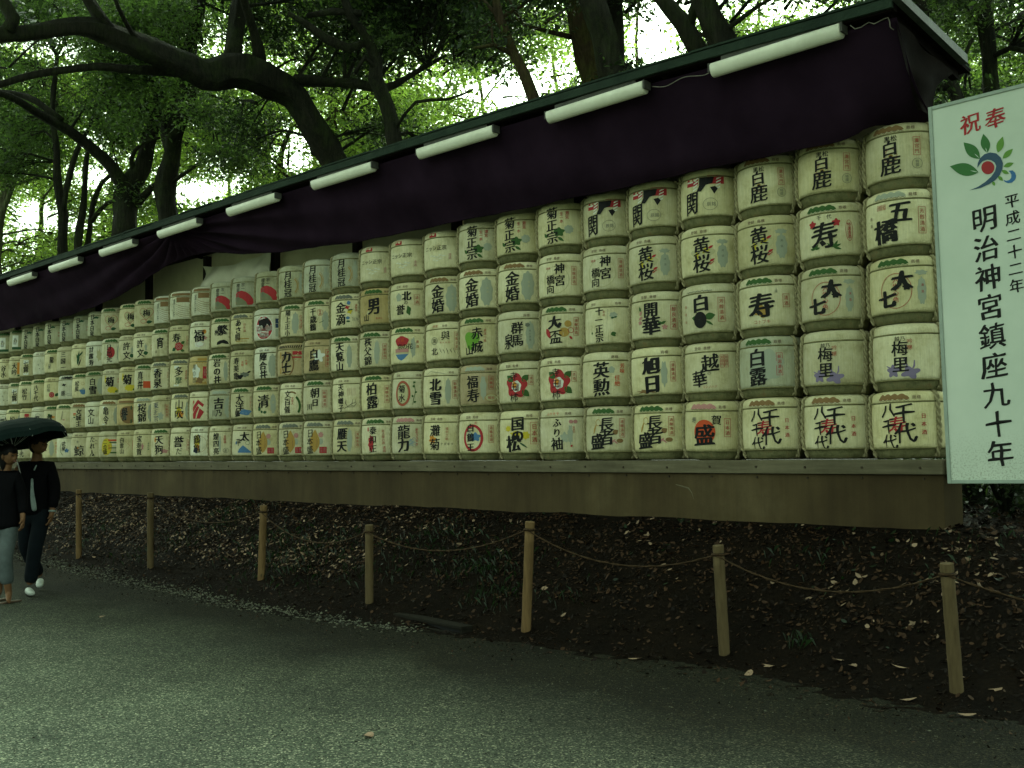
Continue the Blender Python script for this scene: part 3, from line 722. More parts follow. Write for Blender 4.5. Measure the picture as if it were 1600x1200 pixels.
@D('kizakura', 'two tall characters over a pale yellow blossom', 'T')
def _(f):
    f.blob('pale', 0.0, 0.27, 0.10, 0.085, 5, 0.25); f.blob('yellow', 0.03, 0.305, 0.035, 0.022, 5, 0.3); f.blob('yellow', -0.055, 0.265, 0.02, 0.03, 5, 0.3)
    big(f, '黄桜', -0.015, 0.27, 0.148, off=0.015)
    for q in ((0.055, 0.325), (0.065, 0.20)): f.leaf('red', q[0], q[1], 0.055, 0.011, 0.5)
    f.leaf('red', 0.03, 0.345, 0.03, 0.008, -0.6); f.line('red', [(0.03, 0.185), (0.07, 0.175), (0.105, 0.20)], 0.010)
    f.blob('wash', 0.185, 0.385, 0.052, 0.022, 7, 0.15); washp(f, 0.185, 0.10, 0.22, 0.25); f.vtext('grey', '清酒', 0.185, 0.275, 0.024, step=2.2)
@D('kotobuki', 'one wide character backed with gold', 'P')
def _(f):
    f.blob('gold', 0.0, 0.225, 0.065, 0.055, 4, 0.2, 0.5); f.ch('black', '寿', -0.005, 0.28, 0.235, 0.045, 0.02, 1.05, 0.05)
    f.htext('seal', 'コトブキ', 0.0, 0.128, 0.040, 0.012, 1.0); box_(f, '清酒', 0.222, 0.31, 0.042); f.vtext('grey', '上撰', 0.135, 0.405, 0.025, step=1.0)
@D('hakuro', 'grey washed front with two bold characters', 'P', 'g')
def _(f):
    f.blob('wash', 0.05, 0.28, 0.15, 0.14, 6, 0.1); big(f, '白露', -0.03, 0.27, 0.15, off=0.02); box_(f, '新潟清酒', 0.17, 0.29, 0.038, 'red')
@D('seki', 'red and black rope art above one character', 'N')
def _(f):
    f.rect('red', -0.105, 0.415, 0.13, 0.075); f.rect('red', 0.125, 0.425, 0.16, 0.085); f.rect('white', -0.13, 0.42, 0.07, 0.014)
    f.poly('black', [(-0.03, 0.45), (0.11, 0.45), (0.095, 0.39), (0.035, 0.375), (-0.01, 0.315), (-0.055, 0.32), (-0.03, 0.37)])
    f.poly('black', [(0.075, 0.35), (0.12, 0.36), (0.145, 0.335), (0.112, 0.285)])
    for u0, v0 in ((-0.062, 0.44), (0.155, 0.44)):
        for k in range(4):
            u = u0-0.004*k; v = v0-0.032*k
            f.poly('white', [(u-0.024, v-0.020), (u+0.022, v+0.002), (u+0.026, v+0.018), (u-0.020, v-0.004)])
    f.vtext('black', '関', -0.105, 0.215, 0.21, 0.02, 0.05, sx=0.62)
    f.ring('grey', 0.075, 0.19, 0.068, 0.058, 0.003); f.htext('grey', '辰銘', 0.085, 0.19, 0.042)
@D('shiragiku', 'two bold characters with green leaves beside', 'W')
def _(f):
    f.leaf('green', 0.03, 0.22, 0.10, 0.034, 0.2); f.leaf('green', -0.03, 0.21, 0.075, 0.026, 2.9); f.leaf('green', 0.04, 0.19, 0.08, 0.012, -0.6)
    f.vtext('black', '白', -0.01, 0.36, 0.145, 0.035, 0.03); f.disc('black', -0.015, 0.2, 0.062, 0.078); f.vtext('pale', '菊', -0.015, 0.205, 0.115, -0.005)
    box_(f, '芳醇清酒', 0.185, 0.29, 0.044); f.vtext('seal', '酒造元', -0.185, 0.27, 0.03, step=2.4)
@D('koshi', 'two brushed characters and square red seals', 'T')
def _(f):
    f.vtext('black', '越', 0.035, 0.35, 0.15, 0.015, 0.05); f.vtext('black', 'の', 0.03, 0.255, 0.04); f.vtext('black', '華', -0.075, 0.205, 0.14, 0.012, 0.06)
    for u in (0.15, 0.19): f.frame('seal', u, 0.365, 0.038, 0.12, 0.003); f.vtext('seal', '芳醇吟', u, 0.365, 0.034)
    f.htext('seal', 'コシノハナ', 0.03, 0.128, 0.030, 0.006, 0.95)
@D('gashu', 'black strokes across a red sun', 'R')
def _(f):
    f.disc('scarlet', -0.01, 0.26, 0.105, 0.115); f.vtext('black', '盛', -0.01, 0.235, 0.185, 0.025, 0.04); f.vtext('black', '賀', 0.105, 0.37, 0.085, 0.01, 0.06); f.vtext('grey', '寿', -0.12, 0.375, 0.06, 0.01, 0.06)
    box_(f, '日本酒', 0.205, 0.30, 0.042, 'red')
@D('kaika', 'two bold characters with pink and green sprigs', 'T')
def _(f):
    for q, c in (((-0.13, 0.31, 1.1), 'pink'), ((-0.12, 0.35, 1.9), 'green'), ((-0.14, 0.27, 0.6), 'pink'), ((0.06, 0.24, -0.4), 'green'), ((0.09, 0.22, 0.5), 'green')): f.leaf(c, q[0], q[1], 0.055, 0.013, q[2])
    f.blob('pink', 0.125, 0.19, 0.024, 0.022, 5, 0.3); f.blob('pale', 0.12, 0.235, 0.03, 0.028, 6, 0.2); f.blob('pink', -0.125, 0.24, 0.02, 0.018, 5, 0.3)
    f.vtext('black', '開', -0.01, 0.365, 0.135, 0.025, 0.02); f.vtext('black', '華', -0.01, 0.205, 0.16, 0.035, 0.05); box_(f, '醇良清酒', 0.215, 0.285, 0.046, 'red')
@D('asahi', 'very bold pair of characters, brown stained foot', 'S')
def _(f):
    big(f, '旭日', 0.0, 0.275, 0.16, off=0.05); f.blob('wash', 0.12, 0.28, 0.03, 0.12, 7, 0.12); box_(f, '清醸清酒', 0.205, 0.30, 0.036, 'red'); f.blob('brown', -0.06, 0.115, 0.10, 0.018, 7, 0.3)
@D('choja', 'crowded heavy black characters with tan gourds', 'P')
def _(f):
    f.ring('gold', -0.075, 0.38, 0.03, 0.035, 0.005); f.line('gold', [(-0.1, 0.36), (-0.12, 0.31), (-0.13, 0.27)], 0.02)
    f.leaf('brown', 0.085, 0.265, 0.065, 0.026, 0.6); f.disc('brown', 0.155, 0.195, 0.034, 0.022); f.leaf('pink', 0.06, 0.17, 0.07, 0.010, 0.7); f.leaf('pink', 0.09, 0.20, 0.06, 0.008, -0.7)
    f.vtext('black', '長', 0.02, 0.365, 0.135, 0.022, 0.04, sx=1.1); f.vtext('black', '者', 0.015, 0.235, 0.155, 0.022, 0.04); f.vtext('black', '盛', -0.09, 0.19, 0.15, 0.03, 0.04); box_(f, '清醸清酒', 0.178, 0.325, 0.036)
@D('jingu', 'four black characters in two staggered columns', 'T')
def _(f):
    f.ring('pale', 0.0, 0.26, 0.15, 0.15, 0.006); f.vtext('black', '神宮', 0.045, 0.315, 0.105, 0.018, 0.04, 1.1); f.vtext('black', '橋向', -0.062, 0.215, 0.092, 0.01, 0.05); f.vtext('red', '本', -0.105, 0.39, 0.035)
    f.htext('red', '寿', -0.075, 0.39, 0.03); box_(f, '清醸清酒', 0.20, 0.30, 0.038)
@D('toichi', 'small slim text column and green sprigs', 'U')
def _(f):
    big(f, '十一正宗', -0.045, 0.28, 0.082, off=0.02, brush=0.02); f.rect('grey', 0.052, 0.27, 0.0025, 0.33); f.vtext('seal', '宮崎', 0.008, 0.39, 0.025, step=1.2)
    f.leaf('dkgreen', 0.08, 0.34, 0.04, 0.010, 0.1); f.leaf('dkgreen', 0.11, 0.345, 0.04, 0.008, 0.2); f.leaf('green', 0.08, 0.17, 0.06, 0.022, 0.3); f.leaf('green', 0.085, 0.19, 0.06, 0.018, -0.7); f.blob('wash', 0.11, 0.37, 0.04, 0.03, 6, 0.1); f.leaf('green', -0.14, 0.18, 0.03, 0.01, 1.4)
@D('eikun', 'two bold characters and scattered red characters', 'S')
def _(f):
    big(f, '英勲', -0.01, 0.27, 0.155, off=0.022, brush=0.02); f.blob('wash', 0.10, 0.36, 0.03, 0.035, 5, 0.1)
    f.vtext('scarlet', '芳味', 0.205, 0.375, 0.052, 0.02, 0.03); f.vtext('scarlet', '佳絶', 0.155, 0.25, 0.058, 0.02, 0.03)
@D('kikumasa', 'slim three-character column over a green leaf', 'N')
def _(f):
    f.blob('green', 0.045, 0.215, 0.055, 0.045, 5, 0.18); f.leaf('green', 0.03, 0.16, 0.08, 0.016, -0.6); f.leaf('green', -0.10, 0.17, 0.06, 0.018, 2.2)
    big(f, '菊正宗', -0.035, 0.295, 0.118, off=0.02, brush=0.02); f.vtext('red', '生一本', 0.075, 0.37, 0.042, 0.015, 0.03); f.vtext('red', '灘宮', 0.135, 0.395, 0.046, 0.012, 0.03)
    f.blob('wash', 0.15, 0.24, 0.05, 0.045, 8, 0.08)
@D('taihai', 'two characters between a red cup and gourds', 'P')
def _(f):
    f.leaf('red', -0.14, 0.30, 0.13, 0.028, -1.1); f.disc('gold', 0.115, 0.34, 0.036, 0.036); f.disc('gold', 0.075, 0.25, 0.055, 0.05); f.ring('red', 0.145, 0.27, 0.03, 0.03, 0.005); f.leaf('red', 0.13, 0.21, 0.05, 0.012, -0.9)
    f.ring('pale', 0.02, 0.23, 0.05, 0.05, 0.006); f.vtext('black', '大', -0.035, 0.36, 0.13, 0.045, 0.06); f.blob('black', 0.03, 0.335, 0.02, 0.02, 5, 0.2); f.vtext('black', '盃', -0.02, 0.205, 0.135, 0.012, 0.08); box_(f, '清醸清酒', 0.20, 0.31, 0.036)
@D('camellia', 'big red camellia with white heart and green leaves', 'T')
def _(f): camellia(f); box_(f, '清酒', 0.185, 0.33, 0.036)
@D('furisode', 'slim brushed kana column, red kana on band', 'F')
def _(f):
    f.vtext('black', 'ふり', -0.02, 0.345, 0.085, 0.02, 0.05, 1.15); f.vtext('black', '袖', -0.025, 0.175, 0.12, 0.015, 0.05); f.blob('wash', 0.06, 0.24, 0.04, 0.05, 5, 0.2)
    for u in (0.13, 0.175): f.disc('pink', u, 0.405, 0.022, 0.02)
    f.vtext('seal', '清酒元', 0.155, 0.32, 0.026); f.leaf('red', 0.12, 0.14, 0.03, 0.01, 0.8); f.blob('wash', 0.12, 0.27, 0.025, 0.10, 7, 0.15, 0, 42)
@D('kinkon', 'two bold characters beside a grey washed panel', 'B')
def _(f): washp(f, 0.14, 0.14, 0.32); f.vtext('pale', '清酒', 0.15, 0.29, 0.026, step=1.7); big(f, '金婚', -0.04, 0.27, 0.15, off=0.022, brush=0.02)
@D('gunma', 'three staggered characters beside grey crest', 'S')
def _(f): washp(f, 0.17, 0.10, 0.30); f.vtext('black', '群馬', 0.025, 0.285, 0.125, 0.018, 0.04); f.vtext('black', '泉', -0.082, 0.21, 0.15, 0.015, 0.05, sx=0.7); f.blob('grey', 0.14, 0.385, 0.026, 0.022, 6, 0.15); f.vtext('grey', '泉の清酒', 0.165, 0.27, 0.024, step=1.4)
@D('akagi', 'black characters over a bright green leaf shape', 'P')
def _(f): f.blob('limegreen', -0.05, 0.275, 0.095, 0.10, 3, 0.15, 0.5); f.vtext('black', '赤城', 0.02, 0.27, 0.125, 0.015, 0.06, 1.15); f.vtext('black', '山', -0.085, 0.16, 0.10, 0.02, 0.06); f.vtext('seal', '清酒の宴', 0.115, 0.32, 0.034, step=1.15)
@D('fukuju', 'two bold characters and a yellow oval crest', 'G', 'b')
def _(f):
    f.blob('wash', 0.085, 0.28, 0.035, 0.13, 7, 0.1); big(f, '福寿', -0.045, 0.27, 0.14, off=0.02); box_(f, '清醸酒', 0.175, 0.335, 0.038, 'seal'); f.disc('pale', 0.175, 0.165, 0.068, 0.040); f.ring('gold', 0.175, 0.165, 0.07, 0.042, 0.004); f.htext('seal', '福安', 0.175, 0.165, 0.04)
@D('redring', 'thick red ring around a blue and black picture', 'T')
def _(f): f.ring('red', -0.02, 0.255, 0.125, 0.155, 0.030, 36); f.blob('blue', 0.015, 0.265, 0.055, 0.045, 5, 0.2); f.blob('wash', -0.055, 0.28, 0.04, 0.05, 5, 0.2); f.vtext('black', '白鶴王', -0.045, 0.26, 0.088, 0.02, 0.05, 1.12); f.vtext('red', '松', 0.02, 0.425, 0.035); box_(f, '清醸清酒', 0.19, 0.30, 0.038)
@D('kunimatsu', 'brushed characters with yellow flowers, boxed red text', 'S')
def _(f): f.blob('yellow', 0.09, 0.275, 0.042, 0.042, 7, 0.15); f.blob('yellow', -0.115, 0.35, 0.035, 0.03, 7, 0.15); f.blob('yellow', -0.02, 0.29, 0.06, 0.03, 5, 0.2); f.vtext('black', '国の', 0.0, 0.34, 0.135, 0.03, 0.06, 0.9); f.vtext('black', '松', -0.05, 0.19, 0.16, 0.03, 0.08); f.leaf('dkgreen', 0.02, 0.20, 0.11, 0.010, -0.6); box_(f, '日本酒', 0.185, 0.30, 0.062, 'red')
@D('nishi', 'horizontal line of black text, red patch on shoulder', 'N')
def _(f):
    f.rect('red', -0.085, 0.492, 0.11, 0.05); f.htext('black', 'ニッシ正宗', -0.05, 0.33, 0.062, 0.02, 1.0)
    for k in range(9): f.leaf('white', -0.12+0.03*(k % 4)+0.01*k, 0.24-0.014*(k % 6), 0.05, 0.005, 0.1*(k % 3))
    f.vtext('pink', '清酒', 0.14, 0.22, 0.04)
@D('yokoku', 'loose brush characters and boxed red text', 'X')
def _(f):
    f.vtext('black', '與', 0.05, 0.375, 0.10, 0.0, 0.05); f.ring('grey', -0.095, 0.315, 0.045, 0.045, 0.006); f.vtext('black', '國', -0.095, 0.315, 0.055); f.vtext('black', '北', -0.095, 0.19, 0.085, 0.01, 0.06); f.htext('seal', '酒は花酒', 0.04, 0.29, 0.022, 0.01, 1.5)
    for k in range(5): f.line('black', [(-0.02+0.04*k, 0.22-0.01*(k % 2)), (-0.01+0.04*k, 0.19), (0.0+0.04*k, 0.17-0.01*(k % 3))], 0.006)
    box_(f, '清醸清酒', 0.185, 0.31, 0.040, 'seal')
@D('hokusetsu', 'two bold characters under a mountain line', 'L')
def _(f): washp(f, 0.12, 0.07, 0.3); big(f, '北雪', -0.035, 0.27, 0.145, off=0.035); box_(f, '新醸清酒', 0.20, 0.29, 0.040, 'seal')
@D('nadagiku', 'two characters, orange flower and dotted kana line', 'T')
def _(f): f.blob('orange', -0.085, 0.25, 0.045, 0.05, 6, 0.25); f.vtext('black', '灘', -0.045, 0.355, 0.13, 0.012, 0.03); f.vtext('black', '菊', -0.05, 0.195, 0.13, 0.012, 0.04); f.vtext('seal', '播州之銘', 0.10, 0.32, 0.036, 0.012, step=1.1); f.htext('black', 'ナダギク', 0.10, 0.20, 0.034, 0.012, 1.15)
@D('homare', 'staggered characters over green and grey bird', 'T')
def _(f): f.blob('wash', -0.08, 0.36, 0.04, 0.05, 5, 0.1); f.blob('green', 0.055, 0.19, 0.028, 0.055, 4, 0.15); f.leaf('wash', 0.08, 0.15, 0.06, 0.02, 2.6); f.vtext('black', '北', 0.03, 0.375, 0.11, 0.035, 0.03); f.vtext('black', 'の', 0.02, 0.29, 0.055, 0.02); f.vtext('black', '誉', -0.055, 0.205, 0.12, 0.02, 0.05); box_(f, '清酒', 0.16, 0.32, 0.046, 'seal')
@D('otokoyama', 'heavy single character with smaller one lower left', 'P', 'b')
def _(f): f.leaf('pale', -0.1, 0.2, 0.06, 0.02, 1.2); f.vtext('black', '男', -0.01, 0.31, 0.19, 0.04, 0.05, sx=0.8); f.vtext('black', '山', -0.12, 0.165, 0.085, 0.02, 0.05); f.htext('seal', '清酒元', 0.06, 0.15, 0.028)
@D('kyonohana', 'red sunset picture over blue waves', 'P')
def _(f):
    f.blob('red', -0.045, 0.36, 0.095, 0.062, 5, 0.06); f.htext('scarlet', '美濃', -0.06, 0.375, 0.05, 0.01); f.rect('pink', -0.045, 0.245, 0.19, 0.045); f.rect('pale', -0.045, 0.215, 0.19, 0.02); f.poly('blue', [(-0.14, 0.20), (0.05, 0.20), (-0.01, 0.14), (-0.05, 0.12), (-0.1, 0.145)])
    f.blob('wash', 0.105, 0.28, 0.03, 0.12, 6, 0.1); f.htext('black', '京の花', 0.0, 0.295, 0.075, 0.02, 0.9); f.vtext('seal', '清酒', 0.155, 0.32, 0.04, step=1.4)
@D('kikusui', 'brick-red oval ring round two characters, green trail', 'U')
def _(f): f.disc('pale', -0.045, 0.27, 0.08, 0.125); f.ring('brown', -0.045, 0.27, 0.105, 0.155, 0.032, 36); f.ring('seal', -0.045, 0.27, 0.106, 0.156, 0.024, 36); f.vtext('black', '菊水', -0.055, 0.27, 0.09, 0.012, 0.04, 1.1); f.line('green', [(0.09, 0.42), (0.11, 0.36), (0.12, 0.28), (0.10, 0.20), (0.09, 0.13)], 0.008); [f.leaf('green', 0.09+0.01*(k % 3), 0.40-0.06*k, 0.035, 0.012, 1.5*(k % 2)+0.3) for k in range(5)]
@D('tatsuriki', 'large characters with pale blue waves, red text', 'R')
def _(f):
    for k in range(6): f.ring('blue', 0.055+0.02*(k % 3), 0.16+0.018*k, 0.05-0.005*k, 0.03, 0.003, 14, 0.2, 3.0)
    f.blob('wash', 0.06, 0.22, 0.04, 0.04, 5, 0.2); f.vtext('black', '龍', -0.04, 0.35, 0.155, 0.018, 0.02); f.vtext('black', '力', -0.04, 0.19, 0.145, 0.03, 0.05); f.vtext('red', '米のささやき', 0.13, 0.29, 0.036, 0.02, step=1.0)
@D('hakuryu', 'two bold characters, faint circle and boxed text', 'P')
def _(f): f.ring('grey', -0.01, 0.20, 0.075, 0.07, 0.004); big(f, '柏露', -0.035, 0.275, 0.15, off=0.022, brush=0.03); box_(f, '清醸清酒', 0.165, 0.285, 0.042, 'seal')
@D('yasu', 'red brushed print under black strokes, red text', 'P')
def _(f): f.blob('red', -0.075, 0.22, 0.04, 0.10, 8, 0.15); f.vtext('black', '泰和正', -0.045, 0.27, 0.095, 0.012, 0.08, 1.1); f.vtext('seal', '名古屋の酒', 0.09, 0.30, 0.038, 0.01); f.vtext('red', '清酒', 0.10, 0.145, 0.04, 0.0); f.rect('red', -0.12, 0.40, 0.02, 0.05)
@D('chichibu', 'three brushed characters beside grey washed strip', 'P')
def _(f): washp(f, 0.06, 0.07, 0.3); big(f, '秩父錦', -0.065, 0.285, 0.108, off=0.015, brush=0.06); box_(f, '清醸清酒', 0.155, 0.285, 0.036, 'seal')
@D('gekkei', 'dull front with slim column and gold wreath', 'N', 'g')
def _(f): f.ring('gold', 0.045, 0.245, 0.062, 0.10, 0.012, 20, -1.2, 1.3); f.ring('gold', 0.055, 0.245, 0.068, 0.115, 0.005, 20, -1.3, 1.4); big(f, '月桂冠', -0.04, 0.275, 0.112, off=0.012, brush=0.02); f.blob('wash', 0.15, 0.3, 0.03, 0.13, 7, 0.2)
@D('kinteki', 'two characters with red, yellow and teal drops', 'K')
def _(f): f.blob('blue', 0.055, 0.415, 0.024, 0.026, 4, 0.1); f.blob('red', 0.035, 0.355, 0.03, 0.022, 4, 0.3); f.blob('yellow', 0.07, 0.30, 0.03, 0.03, 4, 0.2); f.leaf('dkgreen', 0.04, 0.315, 0.08, 0.01, 0.2); f.disc('blue', 0.045, 0.215, 0.026, 0.02); f.disc('dkgreen', 0.05, 0.17, 0.025, 0.012); big(f, '金滴', -0.055, 0.275, 0.14, off=0.018, brush=0.04); f.vtext('seal', '清醸酒', 0.15, 0.35, 0.034); f.frame('grey', 0.14, 0.20, 0.075, 0.05, 0.003); f.htext('grey', '北海', 0.14, 0.2, 0.03)
simple('tenranzan', 'slim three-character column beside grey strip', '天覧山', 'P', '清醸清酒', extra=lambda f: washp(f, 0.085, 0.07, 0.3), u=-0.055)
@D('tenjin', 'slim column and fine black branch drawing', 'T')
def _(f):
    big(f, '天神囃子', -0.07, 0.275, 0.082, off=0.016, brush=0.02)
    for q in ((0.0, 0.14, 0.09, 0.19, 0.10, 0.25), (0.03, 0.16, 0.0, 0.2, 0.01, 0.24), (0.06, 0.175, 0.12, 0.16, 0.15, 0.2), (0.08, 0.19, 0.14, 0.21, 0.13, 0.25), (-0.02, 0.13, 0.02, 0.15, 0.12, 0.15)): f.line('black', [(q[0], q[1]), (q[2], q[3]), (q[4], q[5])], 0.007)
    for k in range(5): f.rect('pink', 0.03+0.025*k, 0.35, 0.003, 0.10)
@D('ganten', 'two stout characters and grey strip', 'K')
def _(f): washp(f, 0.055, 0.07, 0.3); big(f, '雁天', -0.055, 0.275, 0.145, off=0.03, brush=0.03); box_(f, '清醸清酒', 0.155, 0.28, 0.038, 'seal')
@D('chitose', 'slim column, round red stamp and thin lines', 'P')
def _(f): f.ring('seal', 0.045, 0.36, 0.042, 0.045, 0.004); f.vtext('seal', '寿鶴', 0.045, 0.36, 0.036); f.line('gold', [(0.03, 0.30), (0.0, 0.24), (-0.02, 0.2)], 0.004); f.line('dkgreen', [(0.03, 0.22), (0.07, 0.235), (0.10, 0.25)], 0.008); washp(f, 0.115, 0.09, 0.26, 0.25); big(f, '千歳鶴', -0.06, 0.27, 0.095, off=0.02, brush=0.03)
@D('hakutaki', 'two characters with white maple leaf, red box', 'T', 'b')
def _(f): f.blob('white', 0.03, 0.315, 0.07, 0.07, 5, 0.28, 0.3); f.vtext('black', '白', -0.045, 0.35, 0.12, 0.028, 0.02); f.vtext('black', '鷹', -0.04, 0.195, 0.145, 0.02, 0.04); box_(f, '清醸清酒', 0.15, 0.29, 0.044, 'red')
@D('asahikawa', 'two characters with black stroke at left', 'P')
def _(f): f.vtext('black', '朝', -0.02, 0.365, 0.125, 0.018, 0.05); f.vtext('black', '日', -0.01, 0.235, 0.095, 0.03, 0.03); f.vtext('black', '川', -0.105, 0.18, 0.08, 0.02, 0.05); box_(f, '新醸清酒', 0.115, 0.285, 0.044, 'seal')
@D('nihon', 'golden brown fan and solid red square seal', 'K')
def _(f): f.leaf('gold', -0.015, 0.12, 0.315, 0.072, 1.54); f.leaf('brown', -0.02, 0.13, 0.28, 0.05, 1.57); f.blob('pink', 0.075, 0.36, 0.032, 0.035, 8, 0.12); f.disc('wash', 0.075, 0.27, 0.03, 0.04); f.rect('red', 0.105, 0.155, 0.095, 0.085); f.vtext('pink', '日本', 0.085, 0.155, 0.034); f.vtext('pink', '盛印', 0.125, 0.155, 0.034); big(f, '日本盛', -0.085, 0.27, 0.10, off=0.005, brush=0.05)
@D('katsu', 'slim four-character column beside grey wash', 'P')
def _(f): washp(f, 0.045, 0.10, 0.3); big(f, '陽上正小', -0.075, 0.275, 0.085, off=0.012, brush=0.05); box_(f, '清醸清酒', 0.135, 0.285, 0.036, 'red')
@D('rikishi', 'gold front, heavy black figures and red stripes', 'D', 'b')
def _(f):
    f.ring('brown', -0.02, 0.25, 0.10, 0.17, 0.02, 30); f.rect('red', 0.12, 0.40, 0.13, 0.05); f.rect('red', 0.12, 0.34, 0.13, 0.02); f.rect('gold', -0.15, 0.27, 0.03, 0.3)
    for k in range(4): f.poly('pale', [(0.09, 0.40-0.035*k), (0.13, 0.43-0.035*k), (0.14, 0.415-0.035*k), (0.10, 0.385-0.035*k)])
    f.vtext('black', '力士', -0.04, 0.27, 0.14, 0.05, 0.07)
@D('bunkajin', 'slim column with tan arc and green sweep', 'T')
def _(f):
    f.ring('brown', 0.0, 0.30, 0.11, 0.12, 0.022, 16, 0.9, 1.9); f.ring('green', 0.0, 0.21, 0.135, 0.17, 0.030, 20, -0.6, 1.0); f.vtext('red', '文佳人', 0.015, 0.285, 0.038, 0.02); big(f, '文百儀', -0.065, 0.27, 0.095, off=0.01, brush=0.06)
@D('sakura', 'tilted red disc under four small characters', 'N', 'g')
def _(f):
    f.poly('red', [(-0.125, 0.285), (-0.08, 0.315), (-0.02, 0.325), (0.05, 0.305), (0.11, 0.26), (0.15, 0.205), (0.16, 0.15), (0.14, 0.115), (0.09, 0.112), (-0.06, 0.112), (-0.125, 0.14)]); f.poly('moss', [(-0.13, 0.225), (-0.07, 0.23), (0.0, 0.20), (0.05, 0.16), (0.075, 0.112), (-0.13, 0.112)]); f.vtext('black', '櫻宴', -0.085, 0.37, 0.068, 0.014); f.vtext('black', '宗一', 0.0, 0.385, 0.06, 0.014); f.vtext('grey', '正宗', -0.08, 0.225, 0.066, 0.0)
@D('reddisc', 'huge red disc with black mountain, navy blocks', 'N', 'w')
def _(f): f.disc('white', -0.03, 0.265, 0.148, 0.178, 36); f.disc('red', -0.03, 0.265, 0.135, 0.165, 36); f.poly('black', [(-0.12, 0.37), (0.04, 0.41), (0.09, 0.33), (0.07, 0.28), (0.03, 0.32), (-0.02, 0.24), (-0.05, 0.30), (-0.1, 0.29)]); f.poly('white', [(-0.09, 0.36), (-0.06, 0.33), (-0.04, 0.37), (-0.02, 0.29), (-0.05, 0.27), (-0.10, 0.29)]); f.rect('navy', 0.175, 0.36, 0.055, 0.07); f.rect('navy', 0.175, 0.29, 0.055, 0.06); f.rect('wash', 0.175, 0.19, 0.05, 0.11)
simple('jingoi', 'three plain black characters, cool grey side', '陣合井', 'T', '清醸酒', 'w', extra=lambda f: washp(f, 0.10, 0.12, 0.32), u=-0.045)
@D('kiyoi', 'one large character with dark green leaves', 'P')
def _(f): f.leaf('dkgreen', -0.11, 0.17, 0.07, 0.022, 1.0); f.leaf('dkgreen', -0.03, 0.145, 0.06, 0.020, 0.2); f.leaf('dkgreen', -0.04, 0.14, 0.05, 0.018, 2.2); washp(f, 0.12, 0.08, 0.28); f.vtext('pale', '清', 0.12, 0.29, 0.04); f.vtext('black', '清', -0.03, 0.31, 0.17, 0.022, 0.05)
@D('asabiraki', 'kana column above gold lines, red text', 'K')
def _(f): f.rect('gold', 0.02, 0.16, 0.20, 0.016); f.rect('gold', 0.0, 0.125, 0.18, 0.010); f.vtext('black', 'あさ', -0.045, 0.345, 0.10, 0.025, 0.05, 1.0); f.vtext('black', '開', -0.06, 0.185, 0.09, 0.01, 0.05); f.vtext('seal', '日本酒', 0.055, 0.325, 0.042, 0.01, step=1.15)
@D('kame', 'slim column beside a dark turtle, red text', 'T')
def _(f): f.blob('grey', 0.06, 0.175, 0.065, 0.035, 8, 0.12); f.blob('black', -0.005, 0.145, 0.045, 0.03, 3, 0.2); f.leaf('black', 0.1, 0.2, 0.06, 0.014, 0.5); big(f, '寿美亀', -0.075, 0.27, 0.10, off=0.015, brush=0.05); f.vtext('scarlet', '芳醇', 0.03, 0.34, 0.036, 0.012, step=1.1); f.vtext('scarlet', '吟選', 0.085, 0.36, 0.036, 0.012, step=1.1)
@D('taiyo', 'two characters above a blue wave crest', 'P')
def _(f): f.blob('blue', 0.06, 0.17, 0.085, 0.042, 4, 0.12); f.ring('wash', 0.06, 0.18, 0.06, 0.028, 0.005); f.vtext('black', '大', -0.035, 0.375, 0.12, 0.012, 0.05); f.vtext('black', '洋', -0.03, 0.255, 0.13, 0.02, 0.06); f.vtext('black', '盛', -0.065, 0.155, 0.085, 0.03, 0.07); box_(f, '清醸酒', 0.155, 0.32, 0.038, 'red')
@D('taihei', 'two staggered characters above a light blue mountain', 'T')
def _(f): f.poly('blue', [(-0.09, 0.125), (-0.07, 0.17), (-0.03, 0.21), (0.0, 0.235), (0.03, 0.215), (0.09, 0.165), (0.14, 0.125)]); f.leaf('blue', -0.13, 0.24, 0.06, 0.016, 1.4); f.vtext('black', '太', 0.015, 0.365, 0.125, 0.03, 0.05); f.vtext('black', '平', -0.08, 0.28, 0.10, 0.012, 0.06, sx=0.8); f.ring('dkgreen', 0.07, 0.27, 0.03, 0.03, 0.004); box_(f, '清醸酒', 0.155, 0.33, 0.040, 'red')
@D('shigemasu', 'brushed character above a black mountain shape', 'P')
def _(f): f.poly('black', [(-0.10, 0.12), (-0.09, 0.16), (-0.04, 0.185), (0.03, 0.195), (0.08, 0.17), (0.105, 0.125), (0.05, 0.13), (0.0, 0.145), (-0.05, 0.125)]); f.vtext('black', '繁', 0.0, 0.345, 0.15, 0.03, 0.08); f.vtext('black', '桝', -0.10, 0.31, 0.08, 0.015, 0.08); box_(f, '清醸酒', 0.16, 0.30, 0.036, 'red')
simple('iwanoi', 'three plain characters, olive side strip', '岩の井', 'P', '清醸酒', extra=lambda f: washp(f, 0.09, 0.06, 0.3), u=-0.045)
@D('yoshino', 'two stout characters, washed grey-green side', 'G', 'g')
def _(f): washp(f, 0.13, 0.12, 0.32); f.vtext('black', '吉', -0.025, 0.33, 0.16, 0.03, 0.03); f.vtext('black', '乃', -0.015, 0.185, 0.10, 0.02, 0.05); f.vtext('black', '川', -0.11, 0.185, 0.09, 0.0, 0.03, sx=0.7); f.vtext('pink', '清酒', 0.14, 0.27, 0.03, step=1.5)
@D('shiki', 'slim column, red text and small dragon crest', 'U')
def _(f): big(f, '煌四亮', -0.065, 0.27, 0.10, off=0.02, brush=0.05); f.vtext('seal', '清醸酒', 0.075, 0.335, 0.042, 0.02); f.ring('grey', 0.09, 0.165, 0.042, 0.036, 0.004); f.vtext('grey', '辰', 0.09, 0.165, 0.045); washp(f, 0.0, 0.04, 0.25)
